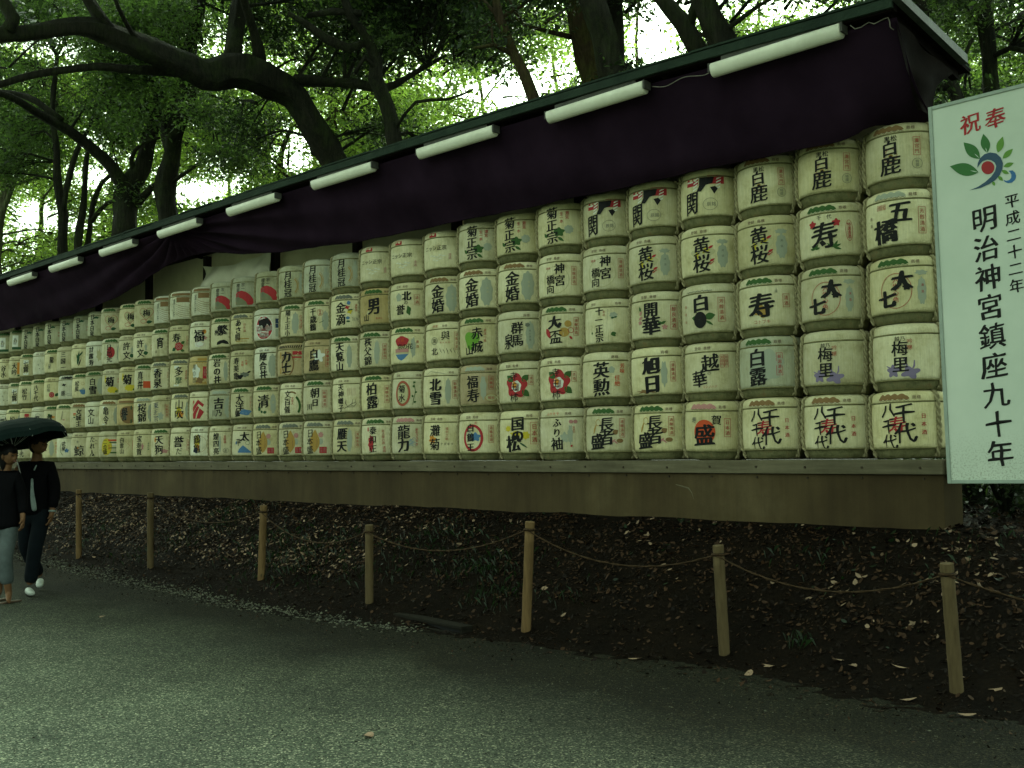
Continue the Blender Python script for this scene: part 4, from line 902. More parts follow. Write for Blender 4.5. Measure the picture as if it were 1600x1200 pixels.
@D('sawanoi', 'gold shoulder band with fanned gold strokes', 'O', 'w')
def _(f):
    f.rect('brown', 0.04, 0.40, 0.22, 0.085)
    for k in range(6): f.line('brown', [(-0.10+0.004*k, 0.34-0.032*k), (-0.02, 0.305-0.034*k), (0.06, 0.285-0.034*k), (0.15, 0.275-0.034*k)], 0.006)
    f.vtext('grey', '澤乃井', -0.125, 0.27, 0.10, 0.012, 0.02, sx=0.6)
@D('fuku', 'bold character with orange sun and pink blossom', 'T', 'w')
def _(f): f.disc('orange', 0.065, 0.375, 0.034, 0.036); f.blob('pink', 0.075, 0.275, 0.032, 0.028, 5, 0.25); f.disc('red', 0.075, 0.275, 0.012, 0.01); f.blob('white', -0.02, 0.175, 0.08, 0.045, 7, 0.12); f.ring('pink', 0.0, 0.18, 0.07, 0.04, 0.004); f.vtext('black', '福', -0.02, 0.315, 0.18, 0.025, 0.07); washp(f, 0.17, 0.05, 0.3)
@D('hinode', 'mustard front with white cloud and red strip', 'N', 'b')
def _(f): f.rect('gold', 0.06, 0.28, 0.24, 0.34); f.rect('gold', 0.06, 0.492, 0.2, 0.04); f.blob('white', -0.06, 0.30, 0.07, 0.10, 5, 0.15); f.blob('brown', 0.01, 0.16, 0.06, 0.045, 4, 0.2); f.rect('red', 0.09, 0.285, 0.062, 0.19); f.vtext('pink', '清醸酒', 0.09, 0.29, 0.038); f.vtext('grey', '陽の出', -0.09, 0.27, 0.10, 0.015, 0.05, sx=0.7)
@D('chevron', 'three bold dark red chevron stripes', 'U')
def _(f):
    f.poly('red', [(-0.13, 0.30), (-0.03, 0.42), (0.07, 0.34), (0.05, 0.30), (-0.02, 0.355), (-0.13, 0.22)])
    f.poly('red', [(-0.13, 0.20), (-0.04, 0.32), (-0.005, 0.295), (-0.06, 0.20), (-0.08, 0.12), (-0.13, 0.12)])
    f.poly('red', [(0.0, 0.285), (0.07, 0.225), (0.045, 0.185), (0.0, 0.12), (-0.06, 0.12), (-0.03, 0.2)]); f.poly('red', [(-0.13, 0.41), (-0.10, 0.39), (-0.13, 0.34)])
    box_(f, '清醸酒', 0.155, 0.30, 0.042, 'red')
@D('tsurukame', 'yellow and blue round picture, white-washed front', 'T', 'w')
def _(f): f.blob('yellow', -0.06, 0.28, 0.055, 0.13, 5, 0.1); f.blob('orange', -0.04, 0.22, 0.03, 0.05, 4, 0.2); f.blob('navy', -0.085, 0.175, 0.045, 0.045, 4, 0.2); f.ring('gold', 0.0, 0.27, 0.11, 0.125, 0.004); f.vtext('black', '鶴亀', -0.06, 0.275, 0.13, 0.01, 0.06); f.vtext('red', '清酒', 0.14, 0.33, 0.04, 0.0, step=1.3)
@D('rose', 'large red rose under one dark character', 'T')
def _(f): f.leaf('green', 0.04, 0.24, 0.07, 0.024, 0.6); f.leaf('green', 0.03, 0.14, 0.07, 0.022, -0.3); f.leaf('dkgreen', -0.05, 0.17, 0.09, 0.03, 3.6); f.blob('red', 0.0, 0.195, 0.07, 0.065, 6, 0.1); f.ring('pink', 0.0, 0.195, 0.045, 0.04, 0.008); f.ring('pink', 0.0, 0.195, 0.022, 0.02, 0.006); f.vtext('black', '寿', -0.045, 0.335, 0.14, 0.02, 0.05); box_(f, '清醸酒', 0.15, 0.29, 0.036, 'red')
@D('tama', 'two brushed characters on white stripe, dark band', 'K')
def _(f): f.rect('white', -0.08, 0.27, 0.10, 0.33); f.vtext('black', '多', -0.035, 0.34, 0.14, 0.02, 0.05); f.vtext('dkgreen', '摩', -0.03, 0.20, 0.13, 0.02, 0.05); f.vtext('seal', '清酒吟醸', 0.09, 0.29, 0.038, 0.01)
@D('yamabuki', 'black strokes over orange-yellow flowers', 'K')
def _(f): f.blob('yellow', -0.05, 0.25, 0.045, 0.09, 6, 0.2); f.blob('orange', -0.01, 0.20, 0.045, 0.05, 5, 0.2); f.vtext('black', '山吹', -0.045, 0.285, 0.145, 0.01, 0.08); washp(f, 0.11, 0.09, 0.3)
@D('homareda', 'loose brushed character, narrow red box', 'S')
def _(f): f.vtext('black', '誉', -0.035, 0.315, 0.17, 0.02, 0.09); f.vtext('black', 'だ', -0.02, 0.165, 0.11, 0.0, 0.06); box_(f, '清醸酒', 0.135, 0.265, 0.042, 'red')
@D('yoi', 'single narrow brushed character, pale front', 'P')
def _(f): f.vtext('black', '宵', -0.03, 0.31, 0.17, 0.025, 0.06, sx=0.7); f.vtext('black', '月', -0.11, 0.16, 0.05); box_(f, '清醸酒', 0.13, 0.30, 0.036, 'seal')
@D('kosen', 'two dark green-black characters, grey band', 'K')
def _(f): f.rect('white', -0.1, 0.27, 0.05, 0.33); f.vtext('black', '香泉', -0.05, 0.275, 0.145, 0.025, 0.05); f.vtext('seal', '清酒吟', 0.13, 0.32, 0.04)
@D('azuma', 'thin blue-black column, pale pink box', 'S')
def _(f): f.vtext('navy', '東正宗', -0.095, 0.27, 0.11, 0.01, 0.08); box_(f, '清醸清酒', 0.105, 0.285, 0.040, 'seal'); f.blob('wash', 0.0, 0.2, 0.05, 0.06, 6, 0.2)
@D('tengu', 'two slanted black characters, red side print', 'P')
def _(f): f.blob('orange', -0.12, 0.36, 0.02, 0.04, 4, 0.1); f.vtext('black', '天狗', -0.045, 0.28, 0.145, 0.02, 0.07); f.vtext('red', '清醸酒', 0.13, 0.31, 0.038); f.blob('pink', 0.05, 0.17, 0.06, 0.03, 5, 0.2)
@D('heart', 'heart outline round small characters, dark fish below', 'P')
def _(f):
    pts = []
    for k in range(31):
        a = 2*math.pi*k/30; pts.append((0.02+0.0072*16*math.sin(a)**3, 0.305+0.0075*(13*math.cos(a)-5*math.cos(2*a)-2*math.cos(3*a)-math.cos(4*a))))
    f.poly('pale', pts); f.line('seal', pts, 0.007); f.vtext('black', '梅', 0.025, 0.31, 0.11, 0.02, 0.03); f.vtext('black', '一', -0.06, 0.305, 0.05); f.ring('red', -0.03, 0.17, 0.055, 0.035, 0.006); f.leaf('dkgreen', 0.02, 0.15, 0.10, 0.028, 0.15)
@D('rokumon', 'two thin characters with green leaf at foot', 'T')
def _(f): f.leaf('dkgreen', 0.02, 0.17, 0.08, 0.035, 0.3); f.leaf('green', 0.06, 0.16, 0.05, 0.02, 1.1); f.blob('wash', 0.06, 0.28, 0.02, 0.06, 5, 0.2); f.vtext('black', '許', -0.045, 0.345, 0.13, 0.01, 0.05); f.vtext('black', '文', -0.04, 0.185, 0.13, 0.012, 0.06); f.vtext('seal', '清酒', 0.15, 0.28, 0.036, step=1.5)
@D('magaki', 'dark column beside a solid brick-red square', 'P')
def _(f): f.rect('scarlet', 0.055, 0.20, 0.14, 0.115); f.ring('brown', 0.055, 0.20, 0.05, 0.05, 0.010); f.vtext('black', '真井', -0.075, 0.275, 0.14, 0.022, 0.04, sx=0.8)
@D('sakuranishiki', 'brushed two-character column on grey-green front', 'G')
def _(f): f.rect('white', -0.1, 0.27, 0.06, 0.33); f.vtext('black', '桜錦', -0.045, 0.275, 0.145, 0.02, 0.07); washp(f, 0.11, 0.10, 0.3); f.vtext('pink', '清酒', 0.10, 0.27, 0.03, step=2)
@D('hoju', 'slim column, faint green small text', 'U')
def _(f): big(f, '宝寿賀', -0.07, 0.275, 0.10, off=0.015, brush=0.05); f.vtext('dkgreen', '清酒吟醸', 0.10, 0.255, 0.030, step=1.1); f.blob('pink', 0.0, 0.25, 0.02, 0.05, 5, 0.2)
@D('kiku', 'rounded black character over yellow chrysanthemum', 'T')
def _(f): f.blob('yellow', 0.02, 0.175, 0.095, 0.055, 9, 0.12); f.leaf('green', 0.07, 0.14, 0.06, 0.02, 0.4); f.blob('yellow', -0.13, 0.36, 0.02, 0.07, 4, 0.1); f.vtext('black', '菊', -0.035, 0.32, 0.16, 0.03, 0.05); f.vtext('seal', '清酒', 0.12, 0.34, 0.042, step=1.2)
@D('homareb', 'brown front with tall dark brushed character', 'O', 'b')
def _(f): f.blob('brown', 0.02, 0.27, 0.17, 0.15, 3, 0.05); f.vtext('grey', '譽', -0.045, 0.28, 0.22, 0.02, 0.05, sx=0.6); f.vtext('black', '譽', -0.05, 0.27, 0.21, 0.01, 0.08, sx=0.55); f.rect('dkgreen', 0.07, 0.27, 0.02, 0.3)
@D('hakusan', 'small slim column and thin red diamond lines', 'T')
def _(f): big(f, '白雲山', -0.09, 0.28, 0.085, off=0.01, brush=0.04); f.line('seal', [(-0.03, 0.36), (0.06, 0.28), (-0.03, 0.19)], 0.004); f.line('seal', [(0.06, 0.28), (0.0, 0.4)], 0.003); box_(f, '清醸酒', 0.13, 0.29, 0.04, 'red')
@D('nihonichi', 'red sun behind a narrow black column', 'P', 'w')
def _(f): f.disc('red', -0.02, 0.29, 0.075, 0.10); f.vtext('black', '日出光', -0.05, 0.275, 0.10, 0.015, 0.05); washp(f, 0.12, 0.06, 0.3)
@D('kamerei', 'slim brushed column, plain olive side', 'B')
def _(f): f.rect('white', -0.12, 0.27, 0.05, 0.33); f.vtext('black', '亀令', -0.065, 0.275, 0.145, 0.012, 0.07, sx=0.75); washp(f, 0.12, 0.10, 0.3)
@D('oval', 'yellow oval with black writing, red-green ribbons', 'S')
def _(f): f.rect('scarlet', 0.07, 0.38, 0.17, 0.03); f.rect('dkgreen', 0.075, 0.34, 0.13, 0.018); f.rect('white', 0.07, 0.30, 0.14, 0.02); f.rect('dkgreen', 0.07, 0.245, 0.15, 0.016); f.rect('green', 0.09, 0.16, 0.13, 0.025); f.disc('yellow', -0.05, 0.265, 0.105, 0.15); f.ring('gold', -0.05, 0.265, 0.10, 0.145, 0.004); f.vtext('black', '二合盛', -0.075, 0.265, 0.078, 0.02, 0.04); f.vtext('scarlet', '清酒', 0.0, 0.26, 0.04, step=1.2)
@D('shirayuki', 'bold wide characters under green band', 'P', 'g')
def _(f): f.vtext('black', '白', -0.05, 0.35, 0.12, 0.02); f.vtext('black', '雪', -0.05, 0.20, 0.14, 0.035, 0.02); washp(f, 0.10, 0.12, 0.3)
@D('fumiyama', 'two thin black brushed characters, clean front', 'N', 'w')
def _(f): f.vtext('black', '文山', -0.07, 0.275, 0.13, 0.012, 0.07)
@D('tanto', 'kana column with loose black strokes', 'S')
def _(f): f.vtext('black', 'たれ人', -0.06, 0.285, 0.10, 0.012, 0.08, 1.1); f.line('black', [(0.0, 0.39), (0.04, 0.38)], 0.012); f.line('black', [(0.0, 0.33), (0.045, 0.325)], 0.010); f.disc('black', -0.04, 0.12, 0.016, 0.014)
@D('takebayashi', 'dark green bamboo-like brush stroke', 'U')
def _(f): f.leaf('dkgreen', -0.07, 0.14, 0.26, 0.026, 1.45); f.leaf('dkgreen', -0.04, 0.30, 0.12, 0.016, 0.9); f.leaf('green', -0.06, 0.25, 0.10, 0.018, 1.9); f.leaf('black', -0.05, 0.12, 0.14, 0.012, 1.2); f.vtext('seal', '清酒', 0.16, 0.3, 0.034, step=1.6)
@D('goraku', 'narrow column of stacked black characters', 'N', 'w')
def _(f): f.vtext('black', '甘露寿', -0.08, 0.27, 0.10, 0.022, 0.02, 1.05); f.blob('pale', 0.07, 0.28, 0.04, 0.10, 6, 0.2)
@D('aotori', 'faint blue-grey bird shape, pale front', 'P')
def _(f): f.blob('blue', 0.04, 0.20, 0.06, 0.045, 3, 0.2); f.blob('wash', 0.04, 0.21, 0.07, 0.055, 5, 0.2); f.vtext('black', '松風', -0.09, 0.3, 0.09, 0.01, 0.08); f.ring('gold', 0.03, 0.35, 0.03, 0.03, 0.004)
@D('onnajoshu', 'three characters beside an orange flag', 'B')
def _(f): f.rect('scarlet', -0.10, 0.345, 0.07, 0.022); f.rect('gold', -0.10, 0.32, 0.07, 0.02); f.rect('dkgreen', -0.10, 0.28, 0.05, 0.02); f.vtext('black', '女城主', -0.01, 0.27, 0.10, 0.015, 0.06)
@D('kujira', 'wide square black character low on front', 'T')
def _(f): f.vtext('grey', '寿', -0.05, 0.37, 0.05); f.ch('black', '鯨', -0.02, 0.21, 0.21, 0.02, 0, 1.0, 0.02); f.blob('orange', -0.04, 0.26, 0.02, 0.015, 4, 0.1)
@D('tate', 'narrow black column on darkened olive front', 'N', 'g', -0.66)
def _(f): f.vtext('black', '日本白泉', -0.03, 0.28, 0.092, 0.022, 0.02, 1.0); f.vtext('seal', '清酒', 0.16, 0.28, 0.036, step=1.6); f.blob('dkgreen', 0.05, 0.42, 0.05, 0.02, 5, 0.2)
@D('tatewhite', 'white strip with green foot and small characters', 'P', 'g')
def _(f): f.rect('white', -0.06, 0.30, 0.14, 0.24); f.rect('dkgreen', -0.03, 0.15, 0.2, 0.05); f.vtext('black', '大山', -0.06, 0.30, 0.075, 0.02)
@D('mikazuki', 'narrow column with open frame strokes', 'S')
def _(f): f.vtext('black', '三国一', -0.07, 0.265, 0.10, 0.022, 0.03, 1.1); f.leaf('green', 0.13, 0.15, 0.08, 0.016, 1.4)
@D('tsuru', 'black cap band and curving crane lines', 'K', 'w')
def _(f): f.blob('black', -0.01, 0.495, 0.08, 0.02, 4, 0.2); f.blob('black', -0.08, 0.36, 0.04, 0.022, 4, 0.25); f.line('grey', [(-0.1, 0.23), (-0.03, 0.17), (0.05, 0.15), (0.12, 0.19)], 0.006); f.line('grey', [(-0.08, 0.26), (-0.02, 0.2), (0.06, 0.18), (0.13, 0.22)], 0.005); f.vtext('black', '鶴', -0.1, 0.2, 0.09, 0, 0.08)
@D('nochi', 'single thin vertical stroke, green band', 'P')
def _(f): f.line('black', [(-0.05, 0.42), (-0.055, 0.34), (-0.06, 0.26), (-0.045, 0.25)], 0.012); f.blob('pink', -0.02, 0.25, 0.02, 0.012, 4, 0.2); f.vtext('seal', '酒', 0.14, 0.17, 0.036)
@D('aohana', 'light blue flower under thin brush strokes', 'T', 'w')
def _(f): f.blob('blue', 0.02, 0.22, 0.04, 0.035, 5, 0.25); f.line('dkgreen', [(-0.10, 0.36), (-0.12, 0.28), (-0.10, 0.18), (-0.05, 0.13)], 0.010); f.vtext('black', '花泉', -0.04, 0.30, 0.08, 0.01, 0.09)
@D('usagi', 'slanted grey and black brush pair, green band', 'P')
def _(f): f.vtext('black', '龍', -0.03, 0.33, 0.12, 0.02, 0.08, sx=0.7); f.vtext('grey', '泉', -0.08, 0.21, 0.11, 0.02, 0.08, sx=0.7); f.vtext('seal', '清酒', 0.14, 0.3, 0.036, step=1.5)
@D('beni', 'red ball stamp beside dark green leaves', 'T')
def _(f): f.leaf('dkgreen', 0.05, 0.17, 0.09, 0.03, 0.8); f.disc('red', -0.02, 0.20, 0.055, 0.055); f.ring('pink', -0.02, 0.20, 0.035, 0.035, 0.007); f.line('pink', [(-0.05, 0.18), (0.01, 0.22)], 0.008); f.vtext('grey', '紅梅', -0.09, 0.33, 0.085, 0.01, 0.05)
@D('midori', 'green and orange brushwork under green band', 'P')
def _(f): f.leaf('green', -0.12, 0.38, 0.14, 0.03, -0.6); f.blob('orange', 0.0, 0.32, 0.035, 0.02, 4, 0.2); f.vtext('black', '緑川', -0.07, 0.25, 0.11, 0.01, 0.05)
@D('daidai', 'orange-red text column on plain pale front', 'K')
def _(f): f.vtext('scarlet', '吟醸清酒', 0.07, 0.28, 0.052, 0.012, step=1.1); washp(f, -0.03, 0.10, 0.3)
@D('shirobana', 'almost blank white front with thin marks', 'T', 'w')
def _(f): f.line('black', [(0.0, 0.40), (-0.01, 0.33)], 0.006); f.leaf('black', -0.04, 0.2, 0.03, 0.006, 0.3); f.leaf('dkgreen', 0.03, 0.19, 0.03, 0.006, 0.3); f.vtext('grey', '冬', -0.05, 0.28, 0.05)
@D('kishi', 'stark black slim column, plain olive side', 'P')
def _(f): f.vtext('black', '八千代', -0.085, 0.27, 0.10, 0.015, 0.06); f.vtext('seal', '清酒', 0.13, 0.31, 0.036, step=1.5)
@D('akaji', 'brick-red stacked block characters', 'U')
def _(f): f.rect('red', -0.03, 0.405, 0.10, 0.05); f.vtext('red', '甲州', -0.03, 0.28, 0.11, 0.05); 
@D('kumo', 'white cloud outline with black fan shape', 'L', 'w')
def _(f): f.ring('grey', -0.04, 0.38, 0.06, 0.03, 0.006); f.vtext('black', '雲井', -0.06, 0.25, 0.11, 0.01, 0.06)
@D('yama3', 'ochre stripe beside dark narrow characters', 'U')
def _(f): f.rect('orange', 0.02, 0.29, 0.055, 0.24); f.vtext('black', '大吟', -0.07, 0.27, 0.12, 0.01, 0.05); f.leaf('green', 0.0, 0.13, 0.06, 0.018, 0.4)
@D('sumi', 'two small dark brushed characters at left', 'P')
def _(f): f.rect('white', -0.05, 0.26, 0.12, 0.30); f.vtext('black', '七賢', -0.05, 0.28, 0.11, 0.015, 0.08)
@D('fuji', 'grey vertical pair and pink side print', 'T')
def _(f): f.vtext('black', '谷水', -0.07, 0.26, 0.12, 0.012, 0.06); f.vtext('pink', '清酒', 0.12, 0.3, 0.04, step=1.5)
@D('matsu', 'pale front with thin dark pair, green cap', 'P')
def _(f): f.vtext('black', '松竹', -0.05, 0.27, 0.11, 0.01, 0.07); washp(f, 0.10, 0.08, 0.3)

GRID = [
 ['hakushika', 'gokyo', 'daishichi', 'umesato', 'chiyo'],
 ['hakushika', 'kotobuki_plum', 'daishichi', 'umesato', 'chiyo'],
 ['hakushika', 'kizakura', 'kotobuki', 'hakuro', 'chiyo'],
 ['seki', 'kizakura', 'shiragiku', 'koshi', 'gashu'],
 ['seki', 'kizakura', 'kaika', 'asahi', 'choja'],
 ['seki', 'jingu', 'toichi', 'eikun', 'choja'],
 ['kikumasa', 'jingu', 'taihai', 'camellia', 'furisode'],
 ['kikumasa', 'kinkon', 'gunma', 'camellia', 'kunimatsu'],
 ['kikumasa', 'kinkon', 'akagi', 'fukuju', 'redring'],
 ['nishi', 'kinkon', 'yokoku', 'hokusetsu', 'nadagiku'],
 ['nishi', 'homare', 'kyonohana', 'kikusui', 'tatsuriki'],
 ['nishi', 'otokoyama', 'chichibu', 'hakuryu', 'yasu'],
 ['gekkei', 'kinteki', 'tenranzan', 'tenjin', 'ganten'],
 ['gekkei', 'chitose', 'hakutaki', 'asahikawa', 'nihon'],
 ['gekkei', 'katsu', 'rikishi', 'bunkajin', 'nihon'],
 ['sakura', 'reddisc', 'jingoi', 'kiyoi', 'nihon'],
 ['sakura', 'asabiraki', 'kame', 'taiyo', 'taihei'],
 ['sakura', 'shigemasu', 'iwanoi', 'yoshino', 'shiki'],
 ['sawanoi', 'fuku', 'hinode', 'chevron', 'tsurukame'],
 ['sawanoi', 'rose', 'tama', 'yamabuki', 'homareda'],
 ['sawanoi', 'yoi', 'kosen', 'azuma', 'tengu'],
 ['heart', 'rokumon', 'magaki', 'sakuranishiki', 'hoju'],
 ['heart', 'rokumon', 'kiku', 'homareb', 'hakusan'],
 ['heart', 'nihonichi', 'kiku', 'kamerei', 'oval'],
 ['tate', 'goraku', 'shirayuki', 'fumiyama', 'tanto'],
 ['tate', 'takebayashi', 'aotori', 'onnajoshu', 'kujira'],
 ['tate', 'mikazuki', 'tsuru', 'nochi', 'aohana'],
 ['tate', 'usagi', 'beni', 'midori', 'daidai'],
 ['tate', 'shirobana', 'kishi', 'kumo', 'fuji'],
 ['tate', 'sumi', 'matsu', 'akaji', 'kishi'],
 ['tatewhite', 'yama3', 'sumi', 'matsu', 'fuji'],
 ['tatewhite', 'fuji', 'shirobana', 'kumo', 'matsu'],
]
TINT = {'c': (0.67, 0.62, 0.40), 'g': (0.44, 0.44, 0.31), 'b': (0.50, 0.40, 0.215), 'w': (0.73, 0.72, 0.56)}
LAYER = dict(moss=2, pale=0, wash=0, white=1, brown=0, gold=1, purple=0, orange=2, yellow=1, green=1, dkgreen=2, limegreen=0, blue=1, red=1, scarlet=2, pink=3, seal=3, grey=3, navy=2, black=4, text=3)
PARTN = dict(black='black_lettering', text='band_lettering', seal='red_seal_print', red='red_print')
def wrap_mesh(name, V2, F, col):
    bm = bmesh.new(); vsx = [bm.verts.new((p[0], p[1], p[2] if len(p) > 2 else 0)) for p in V2]
    for f in F:
        try: bm.faces.new([vsx[i] for i in f])
        except ValueError: pass
    umin = min(v[0] for v in V2); umax = max(v[0] for v in V2)
    k = math.ceil(umin/0.05)
    while k*0.05 < umax:
        bmesh.ops.bisect_plane(bm, geom=bm.verts[:]+bm.edges[:]+bm.faces[:], plane_co=(k*0.05+1e-5, 0, 0), plane_no=(1, 0, 0)); k += 1
    lift = 0.0020+0.0008*LAYER.get(col, 1)
    for vtx in bm.verts:
        u, v = vtx.co.x, vtx.co.y; a = u/0.2975; R = RZ(v)+lift+vtx.co.z
        vtx.co = (math.sin(a)*R, -math.cos(a)*R, v)
    bmesh.ops.recalc_face_normals(bm, faces=bm.faces)
    for fc in bm.faces:
        c = fc.calc_center_median()
        if fc.normal.x*c.x+fc.normal.y*c.y < 0: fc.normal_flip()
    me = bpy.data.meshes.new(name); bm.to_mesh(me); bm.free(); me.materials.append(M[col]); return me
_dm = {}
def design_meshes(key, seed):
    if key not in _dm:
        f = Flat(seed); desc, bk, tint, frac, fn = DES[key]; fn(f); band(f, bk)
        _dm[key] = [(PARTN.get(c, c.replace('dkgreen', 'dark_green').replace('limegreen', 'light_green')+'_print'), wrap_mesh(key+'_'+c, V, F, c)) for c, (V, F) in f.d.items()]
    return _dm[key]
ROWN = ['top row', 'second row', 'third row', 'fourth row', 'bottom row']
X0B = -3.585; Z0B = 1.389
counts = {}
for row in GRID:
    for k in row: counts[k] = counts.get(k, 0)+1
for c in range(NCOL):
    for r in range(5):
        key = GRID[c][r]; desc, bk, tint, frac, fn = DES[key]
        x = X0B-0.6290*c + random.uniform(-0.012, 0.012); y = random.uniform(-0.025, 0.020)
        z = Z0B + PITCH*(4-r)
        view = math.atan2(-x, 8.5)
        fr = frac if frac is not None else (-0.30 - 0.16*min(1, c/14.0))
        rot = view + math.asin(fr) + random.uniform(-0.05, 0.05)
        e = empty('sake_barrel', (x, y, z), rot)
        e.rotation_euler = (random.uniform(-.014, .014), random.uniform(-.018, .018), rot)
        s = random.uniform(0.985, 1.025); e.scale = (s, s, 1.0)
        b = mesh_obj('body', bodies[(c*5+r*3) % 3], e)
        tc_ = TINT[tint]; j = random.uniform(0.80, 1.08); j2 = random.uniform(-0.03, 0.03)
        b.color = (tc_[0]*j+j2*0.3, tc_[1]*j, tc_[2]*j-j2, 1)
        mesh_obj('hoop', hoop_top, e); mesh_obj('hoop', hoop_low, e); mesh_obj('side_rope', ropeR, e)
        if c < 20: mesh_obj('side_rope', ropeL, e)
        for nm, me in design_meshes(key, c*7+r): mesh_obj(nm, me, e)
        tag(e, '%s, %s, %s stack from sign' % (desc, ROWN[r], ORD[c]) if c else '%s, %s, stack beside the white sign' % (desc, ROWN[r]), 'sake barrel', 'straw-wrapped sake barrels stacked five high')

# ------------------------------------------------------------------ white sign board
SY = -0.93
sign = empty('sign_board', (-2.62, SY, 2.607)); tag(sign, 'tall white board with black vertical writing and a leaf emblem', 'sign')
sx0, sx1, szb, szt = -0.325, 0.335, -1.365, 1.365
bm = bmesh.new(); box(bm, sx0, sx1, 0.0, 0.03, szb, szt, 0.002); bm_obj('panel', bm, M['signboard'], sign)
bm = bmesh.new(); t_ = 0.022
for (a, b, c, d) in ((sx0-t_, sx0+0.004, szb-t_, szt+t_), (sx1-0.004, sx1+t_, szb-t_, szt+t_), (sx0+0.005, sx1-0.005, szt-0.004, szt+t_), (sx0+0.005, sx1-0.005, szb-t_, szb+0.004)): box(bm, a, b, -0.010, 0.045, c, d, 0.003)
bm_obj('frame', bm, M['signframe'], sign)
bm = bmesh.new()
box(bm, 0.27, 0.34, 0.046, 0.11, szb-1.0, szt-0.2, 0.004); 
bm_obj('support_post', bm, M['signframe'], sign)
bm = bmesh.new(); box(bm, -0.23, 0.26, 0.112, 0.16, 0.55, 0.61, 0.004); bm_obj('rail', bm, M['signframe'], sign)
bm = bmesh.new(); box(bm, -0.23, 0.26, 0.112, 0.16, -1.19, -1.13, 0.004); bm_obj('rail', bm, M['signframe'], sign)
sign.rotation_euler = (0, math.radians(-0.8), 0)
f = Flat(3)
def S(px, py):
    p = on_y(px, py, SY); return (p.x+2.62, p.z-2.607)
def SP(L): return [S(*p) for p in L]
for ch_, px, py, s, c in ([('祝', 1520, 192, .150, 'red'), ('奉', 1559, 184, .150, 'red')] + [(a, 1539.5+2.45*i, 342+45.8*i, .187, 'black') for i, a in enumerate('明治神宮鎮座九十年')] + [(a, 1583+1.1*i, 314+26.6*i, .100, 'black') for i, a in enumerate('平成二十二年')]):
    u, v = S(px, py); f.ch(c, ch_, u, v, s*1.03, 0.026, 0.02, 0.97, 0.045)
K = lambda x, y: (1470+x/8.57, 180+y/8.57)
def KP(L): return SP([K(*p) for p in L])
def leafpx(col, x0, y0, x1, y1, wdt):
    dx, dy = x1-x0, y1-y0; pts = []
    for k in range(11): t = k/10; o = wdt*math.sin(math.pi*t**0.9); pts.append((x0+dx*t-dy/math.hypot(dx, dy)*o, y0+dy*t+dx/math.hypot(dx, dy)*o))
    for k in range(9, 0, -1): t = k/10; o = wdt*math.sin(math.pi*t**0.9); pts.append((x0+dx*t+dy/math.hypot(dx, dy)*o, y0+dy*t-dx/math.hypot(dx, dy)*o))
    f.poly(col, KP(pts))
leafpx('logo_green', 530, 760, 145, 675, 85); leafpx('logo_green', 550, 580, 335, 355, 75); leafpx('logo_green', 650, 500, 600, 245, 62)
leafpx('logo_lime', 790, 500, 862, 285, 48); leafpx('logo_lime', 855, 580, 995, 450, 36); leafpx('logo_lime', 865, 690, 1003, 640, 30); leafpx('logo_lime', 840, 740, 935, 785, 26); leafpx('logo_lime', 790, 815, 855, 880, 24); leafpx('logo_lime', 715, 885, 745, 945, 20)
f.poly('logo_red', KP([(655+88*math.cos(a*math.pi/15), 700+88*math.sin(a*math.pi/15)) for a in range(30)]))
f.poly('logo_blue', KP([(515, 700), (520, 640), (550, 575), (610, 520), (690, 495), (770, 510), (830, 565), (858, 640), (850, 720), (815, 800), (750, 870), (670, 920), (560, 970), (400, 1003), (520, 955), (620, 890), (700, 820), (750, 750), (768, 680), (745, 630), (700, 600), (650, 592), (590, 610), (550, 650)]))
f.poly('logo_sky', KP([(930, 745), (985, 740), (1020, 775), (1032, 820), (1015, 870), (975, 905), (925, 912), (880, 895), (860, 865), (900, 880), (940, 870), (965, 840), (968, 800), (950, 765)]))
leafpx('logo_vein', 420, 735, 530, 762, 5); leafpx('logo_vein', 480, 510, 545, 572, 5); leafpx('logo_vein', 628, 430, 650, 500, 5)
for nm, c in dict(logo_green=(0.025, 0.13, 0.025), logo_lime=(0.10, 0.24, 0.03), logo_red=(0.30, 0.012, 0.015), logo_blue=(0.025, 0.065, 0.12), logo_sky=(0.03, 0.13, 0.32), logo_vein=(0.45, 0.55, 0.45)).items(): ink(nm, c, 0.45)
SL = dict(black='writing', red='red_writing', logo_green='emblem_leaf', logo_lime='emblem_leaf', logo_red='emblem_disc', logo_blue='emblem_swirl', logo_sky='emblem_ring', logo_vein='emblem_vein')
for c, (V, F) in f.d.items():
    me = bpy.data.meshes.new(SL[c]); me.from_pydata([(p[0], -0.0025-0.001*(c in ('logo_blue', 'logo_vein'))-(p[2]*2 if len(p) > 2 else 0), p[1]) for p in V], [], [tuple(q) for q in F]); me.materials.append(M[c]); mesh_obj(SL[c], me, sign)

